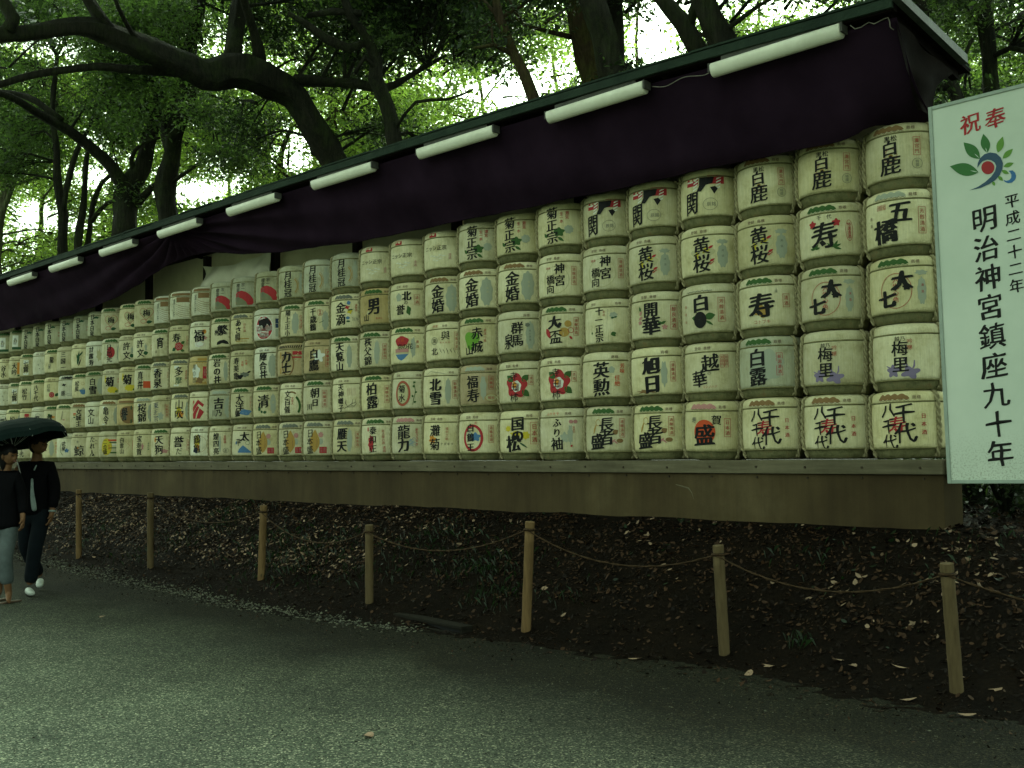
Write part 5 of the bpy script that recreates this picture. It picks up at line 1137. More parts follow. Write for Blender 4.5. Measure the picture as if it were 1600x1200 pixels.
# ------------------------------------------------------------------ trees
def leaves_array(clumps, leaf, seed, droop=0.5):
    """clumps: list of (center, rx, ry, rz, n).  returns quads (4n,3)"""
    rg = np.random.default_rng(seed); out = []
    for (c, rx, ry, rz, n) in clumps:
        ns = max(3, n//26); m = max(1, n//ns)
        d = rg.normal(size=(ns, 3)); d /= np.linalg.norm(d, axis=1)[:, None]; rad = rg.random(ns)**0.45
        sc = np.array(c) + d*rad[:, None]*np.array([rx, ry, rz])
        sn = np.stack([rg.normal(0, 0.45, ns), rg.normal(0, 0.45, ns), np.ones(ns)], 1); sn /= np.linalg.norm(sn, axis=1)[:, None]
        # leaves in a flattish spray
        off = rg.normal(0, 1, (ns, m, 3)); off -= 0.8*np.sum(off*sn[:, None, :], axis=2)[:, :, None]*sn[:, None, :]
        P = sc[:, None, :] + off*leaf*2.3
        P[:, :, 2] -= droop*leaf*np.abs(rg.normal(0, 1, (ns, m)))
        P = P.reshape(-1, 3); k = len(P)
        nn = np.repeat(sn, m, axis=0) + rg.normal(0, 0.55, (k, 3)); nn /= np.linalg.norm(nn, axis=1)[:, None]
        a = rg.normal(size=(k, 3)); a -= np.sum(a*nn, axis=1)[:, None]*nn; a /= np.linalg.norm(a, axis=1)[:, None]
        b = np.cross(nn, a); L = leaf*np.clip(np.exp(rg.normal(-0.12, 0.34, k)), 0.4, 1.9)[:, None]; W = L*rg.uniform(0.34, 0.5, k)[:, None]
        q = np.stack([P-a*L*0.5, P+b*W*0.5-a*L*0.05, P+a*L*0.5-nn*L*0.12, P-b*W*0.5-a*L*0.05], 1)
        out.append(q.reshape(-1, 3))
    return np.concatenate(out)
TREES = []
def tree(name, label, limbs, barkm, leafm, leaf, group=None, dm=1.0):
    """limbs: list of (list of (px,py,depth), list of radii); first is the trunk, grounded"""
    root = None; segs = []
    for li, (pts, rad) in enumerate(limbs):
        P = [at(p[0], p[1], p[2]*dm) for p in pts]; rad = [r*dm for r in rad]
        if li == 0:
            b = P[0].copy(); g = Vector((b.x, b.y, hbank(b.x, b.y)-0.1)) if b.y > -0.3 else Vector((b.x, b.y, 0.0)); base = g
            if b.z > g.z+0.4: P = [g, Vector((b.x, b.y, (g.z+b.z)/2))] + P; rad = [rad[0]*1.25, rad[0]*1.08] + list(rad)
            root = empty(name, base)
        PP, RR = resample(P, [r*0.84 for r in rad], 0.2); wv = 0.5 if li else 0.8
        PP = [p+Vector((noise.noise(Vector((k*.33, li*5.0, base.x))), noise.noise(Vector((k*.33, li*5.0, base.x+9))), noise.noise(Vector((k*.33, li*5.0, base.x+19)))))*RR[k]*wv for k, p in enumerate(PP)]
        bm = bmesh.new(); tube(bm, [p-base for p in PP], RR, 12 if li == 0 else 9, True, 0.55, li*3.1)
        # twigs
        bm_obj('trunk' if li == 0 else 'limb', bm, M[barkm], root, True)
        segs += list(zip(PP, RR))
    tag(root, label, 'tree', group)
    T = dict(root=root, base=base, segs=segs, leafm=leafm, leaf=leaf, clumps=[], bark=barkm); TREES.append(T); return T
w = lambda px, Z: px*Z/1618/2
tree('evergreen_tree', 'big dark tree arching left over the shed with long heavy limbs', [
  ([(585, 330, 17), (545, 285, 17), (522, 250, 17), (497, 200, 16.8), (468, 150, 16.6), (425, 118, 16.4), (380, 112, 16.2), (330, 112, 16), (270, 105, 15.6), (215, 78, 15.2), (165, 52, 15), (120, 42, 14.7), (60, 47, 14.4), (12, 46, 14), (-60, 60, 13.5)], [.30, .27, .26, .25, .25, .29, .30, .28, .24, .22, .20, .15, .13, .12, .09]),
  ([(365, 95, 16.2), (370, 50, 16.4), (378, 0, 16.6), (385, -60, 16.8)], [.24, .17, .15, .12]),
  ([(405, 95, 16.3), (396, 50, 16.2), (385, 10, 16), (375, -40, 15.8)], [.12, .09, .08, .06]),
  ([(170, 48, 15), (150, 20, 15), (125, -20, 15)], [.14, .12, .09]),
  ([(14, 48, 14), (22, 30, 14), (5, 5, 14), (-20, -30, 14)], [.12, .11, .10, .07]),
  ([(280, 112, 15.8), (215, 108, 15.4), (150, 104, 15), (80, 112, 14.6), (0, 132, 14.2), (-60, 150, 14)], [.09, .07, .06, .055, .05, .04]),
  ([(462, 128, 16.6), (520, 128, 16.4), (560, 130, 16.2), (600, 138, 16), (640, 120, 16), (690, 90, 16)], [.12, .09, .09, .08, .05, .03]),
  ([(505, 225, 17), (492, 240, 17.1)], [.16, .17]),
  ([(230, 85, 15.3), (205, 50, 15), (185, 10, 14.6), (170, -30, 14.4)], [.06, .045, .04, .03])], 'bark_dark', 'leaf_dark', 0.085)
tree('evergreen_tree', 'slender twisting dark trunk rising right of the fork-limbed tree', [
  ([(260, 380, 18.5), (262, 320, 18.5), (264, 265, 18.5), (272, 215, 18.4), (288, 175, 18.3), (295, 120, 18.2), (300, 60, 18.2), (320, -20, 18.2)], [.20, .19, .18, .17, .19, .18, .15, .12]),
  ([(268, 240, 18.5), (258, 200, 18.6), (275, 165, 18.6), (280, 140, 18.6)], [.10, .10, .10, .09]),
  ([(262, 290, 18.5), (300, 262, 18.2), (340, 240, 18), (380, 235, 18)], [.05, .04, .03, .02])], 'bark_dark', 'leaf_mid', 0.085, dm=1.13)
tree('evergreen_tree', 'tree with a long limb rising left behind the lamps, leftmost thick trunk', [
  ([(200, 400, 19), (202, 350, 19), (205, 300, 19), (212, 270, 19), (225, 225, 19), (240, 180, 19), (250, 130, 19), (240, 60, 19)], [.26, .24, .22, .2, .16, .13, .1, .07]),
  ([(198, 300, 19), (175, 265, 18.8), (140, 230, 18.6), (90, 195, 18.2), (50, 170, 17.8), (10, 150, 17.4), (-60, 130, 17)], [.16, .14, .12, .11, .09, .08, .05]),
  ([(95, 190, 18.2), (60, 160, 18.2), (20, 145, 18.3), (-40, 140, 18.3)], [.07, .06, .05, .04]),
  ([(212, 320, 19), (240, 290, 18.8), (262, 280, 18.7)], [.10, .08, .06]),
  ([(215, 285, 19), (205, 250, 18.8), (222, 225, 18.7), (250, 215, 18.6)], [.06, .05, .04, .03])], 'bark_dark', 'leaf_mid', 0.085, dm=1.14)
tree('forked_tree', 'thin forked dark stems standing in front of bright foliage at far left', [
  ([(100, 420, 21), (100, 370, 21), (96, 320, 21), (90, 270, 21), (86, 220, 21), (84, 170, 21), (90, 90, 21)], [.12, .11, .10, .085, .07, .06, .04]),
  ([(100, 330, 21), (108, 280, 21), (120, 235, 21), (150, 180, 21)], [.07, .06, .055, .03]),
  ([(112, 470, 20.6), (122, 380, 20.6), (128, 330, 20.6), (134, 270, 20.5), (136, 235, 20.5)], [.10, .09, .08, .06, .04]),
  ([(128, 470, 20.8), (138, 380, 20.8), (146, 320, 20.8), (158, 285, 20.8), (185, 265, 20.8)], [.09, .08, .07, .05, .03]),
  ([(142, 345, 20.8), (168, 318, 20.6), (195, 308, 20.4)], [.05, .045, .03])], 'bark_dark', 'leaf_mid', 0.09, dm=1.12)
tree('evergreen_tree', 'upright trunk with a crooked top where the long side limb ends', [
  ([(625, 265, 15.5), (615, 210, 15.5), (607, 165, 15.5), (590, 125, 15.4), (588, 95, 15.4), (572, 55, 15.2), (545, 20, 15), (530, -30, 15)], [.15, .135, .125, .14, .10, .08, .08, .06]),
  ([(580, 65, 15.3), (545, 75, 15.2), (510, 60, 15), (475, 35, 14.9), (450, 20, 14.8)], [.05, .085, .09, .06, .04]),
  ([(565, 20, 15), (520, 18, 15), (480, 24, 15)], [.05, .06, .05]),
  ([(592, 115, 15.4), (570, 90, 15.3), (555, 115, 15.3)], [.05, .05, .04]),
  ([(620, 200, 15.5), (650, 160, 15.3), (700, 155, 15.1), (740, 140, 15)], [.03, .025, .02, .015])], 'bark_dark', 'leaf_mid', 0.08)
tree('evergreen_tree', 'slim slanting grey trunk between the third and fourth lamps', [
  ([(850, 220, 14), (835, 155, 14), (818, 115, 14), (800, 80, 14), (780, 30, 14), (770, -30, 14)], [.12, .10, .09, .08, .07, .05]),
  ([(800, 85, 14), (770, 70, 13.8), (740, 75, 13.7)], [.04, .035, .02])], 'bark_brown', 'leaf_dark', 0.08)
tree('broad_tree', 'wide ridged brown trunk behind the shed roof', [
  ([(930, 190, 15), (925, 120, 15), (917, 70, 15), (905, 20, 15), (900, -40, 15)], [.27, .25, .24, .23, .2]),
  ([(900, 60, 15), (860, 50, 14.8), (820, 40, 14.6)], [.05, .04, .03])], 'bark_brown', 'leaf_dark', 0.08)
tree('evergreen_tree', 'thick black trunk leaning against the wide brown one', [
  ([(975, 160, 13.4), (957, 105, 13.4), (945, 60, 13.4), (928, 10, 13.4), (915, -40, 13.4)], [.25, .23, .21, .19, .16])], 'bark_dark', 'leaf_dark', 0.08)
tree('evergreen_tree', 'bent trunk right of the large white sky gap', [
  ([(1100, 120, 13), (1088, 75, 13), (1070, 40, 13), (1045, 10, 13), (1020, -20, 13)], [.16, .15, .13, .11, .09]),
  ([(1075, 45, 13), (1085, 15, 13), (1090, -20, 13)], [.08, .07, .06])], 'bark_dark', 'leaf_dark', 0.075)
tree('evergreen_tree', 'stout dark trunk just right of the bent one, above the roof', [
  ([(1130, 110, 12.4), (1122, 60, 12.4), (1108, 20, 12.4), (1100, -40, 12.4)], [.20, .18, .17, .15]),
  ([(1125, 60, 12.4), (1145, 40, 12.3), (1185, 10, 12.2), (1220, -10, 12)], [.05, .04, .03, .02])], 'bark_dark', 'leaf_dark', 0.07)
tree('pale_tree', 'pale thin stems in the brightest foliage at left edge', [
  ([(-5, 400, 27), (8, 300, 27), (22, 240, 27), (35, 205, 27), (55, 120, 27)], [.13, .11, .10, .09, .05]),
  ([(5, 330, 26), (20, 290, 26), (40, 230, 26), (58, 195, 26)], [.07, .065, .06, .04]),
  ([(20, 290, 26), (50, 280, 26), (80, 265, 26)], [.04, .03, .02])], 'bark_pale', 'leaf_fresh', 0.12)
tree('pale_tree', 'group of thin distant stems beside the central white gap', [
  ([(420, 330, 27), (415, 250, 27), (424, 205, 27), (424, 175, 27), (430, 120, 27)], [.11, .10, .09, .07, .04]),
  ([(432, 360, 27), (436, 300, 27), (440, 240, 27), (455, 200, 27), (470, 185, 27)], [.1, .09, .08, .06, .03]),
  ([(398, 350, 28), (400, 290, 28), (402, 230, 28), (408, 190, 28), (400, 150, 28)], [.08, .07, .06, .05, .03])], 'bark_dark', 'leaf_fresh', 0.12)
tree('pale_tree', 'distant reddish trunk seen below the long side limb', [
  ([(540, 330, 26), (540, 230, 26), (545, 170, 26), (550, 110, 26), (552, 30, 26)], [.17, .16, .15, .13, .1]),
  ([(520, 300, 27), (518, 190, 27), (512, 110, 27)], [.12, .11, .08])], 'bark_brown', 'leaf_fresh', 0.12)
tree('evergreen_tree', 'dark tree beyond the gable end, trunk behind the sign top', [
  ([(1560, 260, 11.5), (1552, 170, 11.5), (1550, 110, 11.5), (1543, 50, 11.5), (1535, -40, 11.5)], [.13, .11, .10, .09, .07]),
  ([(1548, 90, 11.5), (1580, 75, 11.3), (1620, 85, 11)], [.04, .035, .03]),
  ([(1545, 50, 11.5), (1520, 30, 11.4), (1500, -10, 11.3)], [.04, .03, .02])], 'bark_dark', 'leaf_mid', 0.06)
tree('evergreen_tree', 'slanting slim trunk between the gable end and the sign', [
  ([(1500, 230, 10.6), (1492, 160, 10.6), (1478, 110, 10.6), (1450, 40, 10.6), (1430, -30, 10.6)], [.09, .08, .07, .06, .04]),
  ([(1488, 140, 10.6), (1502, 100, 10.6), (1520, 60, 10.5)], [.035, .03, .02])], 'bark_dark', 'leaf_dark', 0.06)
# far trees closing the forest
for k, (px, Z) in enumerate([(-120, 30), (60, 38), (168, 40), (352, 40), (484, 40), (650, 36), (748, 36), (868, 38), (1000, 36), (1190, 30), (1330, 32), (1620, 26), (1720, 24)]):
    W = ['far left beyond the frame edge', 'behind the leftmost lamps', 'left of the twisting trunk', 'behind the arching limb', 'behind the white gap at centre left', 'above the fourth lamp', 'right of the crooked-top trunk', 'near the slanting grey trunk', 'in the great white sky gap', 'above the nearest lamp', 'above the gable corner', 'behind the white sign', 'far right beyond the sign'][k]
    tree('forest_tree', 'distant sunlit forest tree '+W, [([(px, 420, Z), (px+8, 200, Z), (px-6, 60, Z), (px+10, -120, Z)], [.09, .075, .055, .03]), ([(px+5, 160, Z), (px+60, 90, Z-0.5), (px+110, 20, Z-1)], [.04, .03, .02]), ([(px, 200, Z), (px-50, 130, Z+0.5), (px-100, 80, Z+1)], [.04, .03, .02])], 'bark_pale' if k % 2 else 'bark_brown', 'leaf_fresh', 0.14, 'distant forest trees behind the shed')
# foliage clumps, scattered in depth and given to the nearest tree of their layer
HOLES = [(1045, 40, 42, 62), (465, 248, 42, 24), (315, 300, 50, 18), (150, 278, 38, 22), (130, 215, 12, 10), (50, 325, 60, 14), (1335, 35, 26, 30), (1180, 8, 45, 12), (345, 62, 12, 28), (455, 205, 26, 18), (690, 170, 0, 0), (790, 150, 30, 24), (60, 95, 0, 0), (540, 170, 10, 14), (70, 345, 40, 16), (850, 120, 26, 14), (1290, 10, 20, 10), (345, 80, 22, 12), (200, 160, 0, 0)]
def in_hole(px, py, grow):
    for hx, hy, hw, hh in HOLES:
        if hw and ((px-hx)/(hw+grow))**2 + ((py-hy)/(hh+grow))**2 < 1: return True
    return False
def roofline(px): return 440-0.3143*px
NEAR = [T for T in TREES if T['leafm'] != 'leaf_fresh']; FAR = [T for T in TREES if T['leafm'] == 'leaf_fresh']
def give(c, rx, ry, rz, n, group):
    best = min(group, key=lambda T: min((Vector(c)-p).length for p, r in T['segs'][::3]))
    best['clumps'].append((tuple(c), rx, ry, rz, n))
rr = random.Random(21)
def wallZ(px): return 1618*8.5/.6935/max(300, px+880)
n = 0
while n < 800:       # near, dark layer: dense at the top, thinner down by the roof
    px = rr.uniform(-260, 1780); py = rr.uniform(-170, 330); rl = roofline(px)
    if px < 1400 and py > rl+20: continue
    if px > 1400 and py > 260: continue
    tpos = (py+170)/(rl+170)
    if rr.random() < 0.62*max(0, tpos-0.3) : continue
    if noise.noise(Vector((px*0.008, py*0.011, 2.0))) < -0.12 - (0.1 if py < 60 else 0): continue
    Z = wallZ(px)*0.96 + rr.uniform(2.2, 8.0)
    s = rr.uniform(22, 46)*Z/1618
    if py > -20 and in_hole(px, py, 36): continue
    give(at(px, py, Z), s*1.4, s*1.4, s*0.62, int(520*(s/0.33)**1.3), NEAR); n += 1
n = 0
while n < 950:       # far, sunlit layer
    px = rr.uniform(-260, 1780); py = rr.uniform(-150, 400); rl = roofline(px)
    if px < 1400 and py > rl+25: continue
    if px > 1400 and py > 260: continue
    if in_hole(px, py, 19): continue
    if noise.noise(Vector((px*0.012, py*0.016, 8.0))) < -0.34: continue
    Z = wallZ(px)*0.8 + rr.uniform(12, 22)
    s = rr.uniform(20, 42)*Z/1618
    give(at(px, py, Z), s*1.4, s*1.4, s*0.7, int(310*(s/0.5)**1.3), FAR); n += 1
for _ in range(430):    # bright low foliage seen over the left half of the roof
    px = rr.uniform(-200, 620); py = rr.uniform(130, roofline(px)+10)
    if in_hole(px, py, 6): continue
    Z = wallZ(px)*0.8 + rr.uniform(10, 24); s = rr.uniform(18, 38)*Z/1618
    give(at(px, py, Z), s*1.4, s*1.4, s*0.7, int(290*(s/0.5)**1.3), FAR)
for _ in range(110):    # dark leaves beyond the gable end
    px = rr.uniform(1400, 1800); py = rr.uniform(-120, 230)
    if in_hole(px, py, 18): continue
    Z = rr.uniform(10.5, 17); s = rr.uniform(20, 42)*Z/1618
    give(at(px, py, Z), s*1.4, s*1.4, s*0.8, int(420*(s/0.25)**1.3), NEAR)
for i, T in enumerate(TREES):
    # fine twigs running to the clumps
    if not T['clumps']:
        top = T['segs'][-1][0]; T['clumps'].append((tuple(top+Vector((0, 0, 0.6))), 1.2, 1.2, 0.8, 500))
    bm = bmesh.new(); 
    for (c, rx, ry, rz, nn_) in T['clumps']:
        c = Vector(c); p, r_ = min(T['segs'][::2], key=lambda q: (c-q[0]).length)
        if (c-p).length > 1.6: p = c + (p-c).normalized()*rr.uniform(0.8, 1.5) + Vector((rr.uniform(-.5, .5), rr.uniform(-.5, .5), rr.uniform(-.5, .2)))
        mid = (p+c)/2 + Vector((rr.uniform(-.2, .2), rr.uniform(-.2, .2), rr.uniform(0.0, .3)))
        pts, rd = resample([p-T['base'], mid-T['base'], c-T['base']], [min(0.035, r_*0.5), 0.022, 0.007], 0.3); tube(bm, pts, rd, 5)
        for q in range(3):
            e = c + Vector((rr.uniform(-rx, rx), rr.uniform(-ry, ry), rr.uniform(-rz, rz)))*0.8
            tube(bm, [mid-T['base'], (mid+e)/2+Vector((0, 0, .06))-T['base'], e-T['base']], [0.013, 0.009, 0.004], 4)
    tag(bm_obj('twigs', bm, M[T['bark']], T['root'], True), kind='stuff')
    V = leaves_array(T['clumps'], T['leaf'], 100+i) - np.array(T['base'])
    mi = (RNG.random(len(V)//4) < 0.22).astype(np.int32)
    alt = {'leaf_dark': 'leaf_mid', 'leaf_mid': 'leaf_dark', 'leaf_fresh': 'leaf_mid'}[T['leafm']]
    mesh_obj('crown', quads_mesh('crown', V, [M[T['leafm']], M[alt]], mi), T['root'])


# ------------------------------------------------------------------ canopy added to shade the path and bank (unseen crowns outside the frame)
def world_tree(name, label, base, limbs, barkm, leafm, leaf, clumps, group=None):
    root = empty(name, base); tag(root, label, 'tree', group); B = Vector(base)
    for li, (pts, rad) in enumerate(limbs):
        PP, RR = resample(pts, rad, 0.4); bm = bmesh.new(); tube(bm, [p-B for p in PP], RR, 12 if li == 0 else 8, True, 0.35, li*2.3+base[0]); bm_obj('trunk' if li == 0 else 'limb', bm, M[barkm], root, True)
    V = leaves_array(clumps, leaf, int(abs(base[0])*13+7)) - np.array(base)
    mesh_obj('crown', quads_mesh('crown', V, [M[leafm], M['leaf_mid']], (RNG.random(len(V)//4) < 0.2).astype(np.int32)), root)
rc = random.Random(5)
def cl(n, x0, x1, y0, y1, z0, z1, r, m):
    return [((rc.uniform(x0, x1), rc.uniform(y0, y1), rc.uniform(z0, z1)), r*rc.uniform(.7, 1.2), r*rc.uniform(.7, 1.2), r*0.4, m) for _ in range(n)]
for i, (sx_, sy_, nm_) in enumerate([(-2.0, 2.4, 'behind the foot of the white sign'), (-0.4, 3.3, 'right of the sign on the bank'), (-2.9, 4.6, 'behind the shed end, deep in shade'), (1.6, 4.6, 'at the far right of the bank'), (-1.6, 5.6, 'in the middle distance under the sign'), (-0.6, 8.2, 'farthest back under the sign'), (-3.3, 1.25, 'nearest the right end of the foundation'), (-4.0, 2.6, 'just visible below the sign board')]):
    root = empty('shrub', (sx_, sy_, 0.93)); tag(root, 'dark leafy shrub '+nm_, 'shrub', 'shrubs behind the sign')
    for q in range(5):
        a_ = q*1.3+i; bm = bmesh.new(); tube(bm, [(0, 0, -.05), (math.cos(a_)*.25, math.sin(a_)*.25, .6), (math.cos(a_)*.6, math.sin(a_)*.5, 1.3)], [.025, .018, .006], 6); bm_obj('stem', bm, M['bark_dark'], root, True)
    V = leaves_array([((rc.uniform(-.9, .9), rc.uniform(-.5, .5), rc.uniform(.05, 1.5)), .42, .35, .3, 380) for _ in range(16)], 0.075, 300+i)
    mesh_obj('foliage', quads_mesh('foliage', V, [M['leaf_dark'], M['leaf_mid']], (RNG.random(len(V)//4) < .2).astype(np.int32)), root)
world_tree('evergreen_tree', 'unseen evergreen tree added right of the sign, crown shading the bank', (3.2, 0.8, 0.9), [([(3.2, .8, .8), (3.1, .7, 3), (2.9, .3, 5.5), (2.2, -.5, 8), (1.5, -1, 10)], [.32, .28, .25, .2, .1]), ([(2.9, .3, 5.5), (1, -1.5, 7), (-1, -2.5, 8), (-3, -3, 8.6)], [.16, .13, .1, .05]), ([(2.4, -.3, 7.5), (3, -3, 9), (3, -5, 9.8)], [.14, .1, .05])], 'bark_dark', 'leaf_dark', 0.16, cl(34, -4.5, 6, -4.8, 5.0, 7.6, 9.8, 1.25, 520))
world_tree('evergreen_tree', 'unseen evergreen tree added for shade across the path, left of view', (-14.5, -12.5, 0), [([(-14.5, -12.5, -.1), (-14.4, -12.3, 4), (-14, -11.8, 7), (-13.5, -11, 10.5)], [.36, .32, .27, .15]), ([(-14.2, -12, 6), (-12.5, -10, 9), (-11.5, -8, 10.5)], [.16, .12, .06])], 'bark_dark', 'leaf_dark', 0.17, cl(26, -21, -12, -15, -7.0, 9.5, 13, 1.5, 420))
world_tree('evergreen_tree', 'unseen evergreen tree added for shade far along the path, left of view', (-23.5, -9.5, 0), [([(-23.5, -9.5, -.1), (-23.4, -9.3, 4), (-23, -9, 8), (-22.5, -8.5, 11)], [.36, .32, .27, .15]), ([(-23, -9, 7), (-21, -7, 10), (-19, -5, 11.5)], [.16, .12, .06])], 'bark_dark', 'leaf_dark', 0.17, cl(24, -29, -18, -12, -3, 11, 14, 1.5, 420))
world_tree('evergreen_tree', 'unseen evergreen tree added left of the path, crown shading the far path', (-17.5, -10.2, 0), [([(-17.5, -10.2, -.1), (-17.4, -10, 4), (-17, -9.5, 7), (-16.5, -8.5, 10)], [.3, .27, .22, .12]), ([(-17.2, -9.8, 6), (-14.5, -7, 9), (-12, -5, 9.8)], [.14, .11, .05])], 'bark_dark', 'leaf_dark', 0.17, cl(56, -21, -9.5, -8.0, -1.5, 9.3, 11.4, 1.35, 520))
world_tree('evergreen_tree', 'unseen evergreen tree added right of the viewpoint, crown shading the path', (5.5, -6.5, 0), [([(5.5, -6.5, -.1), (5.4, -6.4, 3), (5, -6.2, 6), (4.4, -6, 9)], [.3, .27, .22, .12]), ([(5.2, -6.3, 5), (3, -6, 6.8), (.8, -5.5, 7.6)], [.14, .11, .05])], 'bark_dark', 'leaf_dark', 0.15, cl(46, -2.2, 7, -9.5, -3.0, 6.6, 8.8, 1.2, 560))
world_tree('evergreen_tree', 'evergreen tree added behind the shed, unseen crown shading roof and bank', (-9.0, 3.4, 0.95), [([(-9, 3.4, .8), (-9.1, 3.3, 4), (-9, 3, 7.5), (-8.6, 2.5, 10.5)], [.2, .18, .16, .1]), ([(-9.0, 3.1, 7.5), (-8.2, .5, 9.4), (-7.6, -1.8, 10.2)], [.11, .08, .05]), ([(-9.0, 3.1, 8), (-11, .5, 9.6), (-12.6, -1.5, 10.8)], [.11, .08, .05])], 'bark_dark', 'leaf_dark', 0.15, cl(34, -14.5, -4.0, -3.6, 2.2, 9.6, 11.6, 1.25, 460))

# ------------------------------------------------------------------ litter, grass, pebbles
def normal_at(x, y):
    e = 0.05; return np.array([-(ground_z(x+e, y)-ground_z(x-e, y))/(2*e), -(ground_z(x, y+e)-ground_z(x, y-e))/(2*e), 1.0])
def scatter_litter(N, size, lift, seed, clump, region, mats, name, label):
    rg = random.Random(seed); P = []; NN = []
    while len(P) < N:
        x = rg.uniform(*region[0]); y = rg.uniform(*region[1])
        if -0.42 < y < 0.6 and x < -3.25: continue
        e = edge_y(x); tt = (y-e)/(-0.36-e)
        d = noise.noise(Vector((x*0.8+seed, y*1.3, 1.0)))*0.5+0.5 + 0.55*noise.noise(Vector((x*2.6, y*3.1, seed)))
        if tt < 0.12: d = (0.30 if size[1] < 0.03 else 0.12)*max(0.0, 1+tt*2.6) if tt > -0.38 else 0.012
        elif tt < 0.3: d *= 0.35
        if rg.random() > max(0.0, d)**clump*1.6: continue
        P.append((x, y, ground_z(x, y)+lift+rg.uniform(0, lift))); NN.append(normal_at(x, y))
    P = np.array(P); NN = np.array(NN); k = len(P); g = np.random.default_rng(seed)
    NN = NN/np.linalg.norm(NN, axis=1)[:, None] + g.normal(0, 0.38, (k, 3)); NN /= np.linalg.norm(NN, axis=1)[:, None]
    a = g.normal(size=(k, 3)); a -= np.sum(a*NN, axis=1)[:, None]*NN; a /= np.linalg.norm(a, axis=1)[:, None]; b = np.cross(NN, a)
    L = g.uniform(size[0], size[1], k)[:, None]; W = L*g.uniform(0.32, 0.62, k)[:, None]; cu = L*g.uniform(-0.05, 0.22, k)[:, None]
    q = np.stack([P-a*L*.5+NN*cu, P-a*L*.18+b*W*.45, P+a*L*.2+b*W*.40, P+a*L*.5+NN*cu*.8, P+a*L*.2-b*W*.40, P-a*L*.18-b*W*.45], 1)
    me = quads_mesh(name, q.reshape(-1, 3), mats, g.integers(0, len(mats), k), 6)
    o = mesh_obj(name, me); tag(o, label, 'leaf litter', kind='stuff')
scatter_litter(26000, (0.010, 0.028), 0.003, 13, 0.6, ((-24, 1.5), (-3.4, 0.5)), [M['litter_dark'], M['soil'], M['litter_brown']], 'leaf_crumbs', 'crumbled dark leaves and soil bits along the bank foot')
scatter_litter(12000, (0.04, 0.09), 0.006, 17, 0.4, ((-7.5, 4), (-0.5, 9)), [M['litter_dark'], M['litter_brown'], M['litter_dark'], M['grass_blade']], 'leaf_litter', 'leaf litter on the rising ground beside the shed end')
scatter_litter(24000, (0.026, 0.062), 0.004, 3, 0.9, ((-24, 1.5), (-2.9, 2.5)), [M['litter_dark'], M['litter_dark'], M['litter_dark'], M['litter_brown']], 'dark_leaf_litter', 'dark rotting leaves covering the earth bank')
scatter_litter(5600, (0.022, 0.070), 0.010, 9, 4.2, ((-24, 1.5), (-2.9, 3.5)), [M['litter_tan'], M['litter_brown'], M['litter_tan'], M['litter_brown'], M['litter_brown'], M['grass_blade']], 'pale_leaf_litter', 'pale tan fallen leaves scattered over the bank')
scatter_litter(3600, (0.022, 0.060), 0.012, 23, 1.3, ((-18, -8.5), (-2.2, -0.45)), [M['litter_tan'], M['litter_brown'], M['litter_brown'], M['litter_tan']], 'pale_leaf_litter', 'drift of pale dead leaves on the left part of the bank')
scatter_litter(9000, (0.022, 0.055), 0.007, 31, 1.2, ((-24, 1.5), (-2.8, -0.4)), [M['litter_brown'], M['litter_brown'], M['litter_dark']], 'brown_leaf_litter', 'muted brown leaves matted over the bank')
for i, (px, py) in enumerate([(1310, 1034), (1170, 1055), (1558, 1080), (1420, 1096), (1512, 1120), (1202, 1043), (992, 1032), (576, 1152), (1335, 1042), (1500, 1060), (1405, 1045), (160, 965)]):
    p = hit(px, py); bm = bmesh.new(); L = random.uniform(.04, .065); ring = []
    n8 = 11
    for k in range(n8):
        a = 2*math.pi*k/n8; r = L*(0.62+0.30*math.cos(a*5)*(i % 3 == 2)+0.25*math.cos(a)**2)
        ring.append(bm.verts.new((math.cos(a)*r, math.sin(a)*r*0.62, 0.004+0.010*math.cos(a)**2)))
    bm.faces.new(ring); o = bm_obj('fallen_leaf', bm, M['litter_tan']); o.location = (p.x, p.y, p.z+0.004); o.rotation_euler = (random.uniform(-.2, .2), random.uniform(-.2, .2), random.uniform(0, 6)); 
    o.modifiers.new('thick', 'SOLIDIFY').thickness = 0.001
    LBL = ['below the second post from right', 'just left of that post foot on the gravel', 'at the far right on the gravel', 'nearest pale one right of centre', 'close to the right-hand post', 'beside the post nearest the centre', 'on the path under the middle rope', 'alone on open gravel at bottom centre', 'under the right-hand rope', 'at the foot of the rightmost post', 'left of the rightmost post', 'near the walking couple\'s feet'][i]
    tag(o, 'single tan fallen leaf '+LBL, 'leaf', 'single leaves fallen on the path')
# grass tufts
rg = random.Random(11); Q = []
for (px, py, n, sp) in [(365, 800, 70, .35), (430, 850, 130, .45), (470, 870, 90, .4), (690, 838, 90, .35), (755, 890, 120, .3), (770, 930, 60, .2), (330, 830, 80, .4), (150, 835, 60, .4), (240, 860, 50, .4), (520, 850, 60, .5), (620, 880, 60, .4), (1245, 880, 16, .2), (1250, 1010, 14, .06), (1550, 850, 30, .4), (880, 930, 12, .2), (420, 900, 50, .4), (560, 900, 40, .3)]:
    p = hit(px, py)
    for _ in range(n*2):
        x = p.x+rg.gauss(0, sp*.95); y = min(-0.5, p.y+rg.gauss(0, sp*.6)); z = ground_z(x, y); a = rg.uniform(0, 6.28); h = rg.uniform(.03, .10); ln = rg.uniform(.1, .9)*h
        dx, dy = math.cos(a), math.sin(a); w_ = rg.uniform(.0018, .0036)
        Q += [(x-dy*w_, y+dx*w_, z), (x+dy*w_, y-dx*w_, z), (x+dx*ln*.4+dy*w_*.7, y+dy*ln*.4-dx*w_*.7, z+h*.65), (x+dx*ln, y+dy*ln, z+h*(1-0.3*ln/h))]
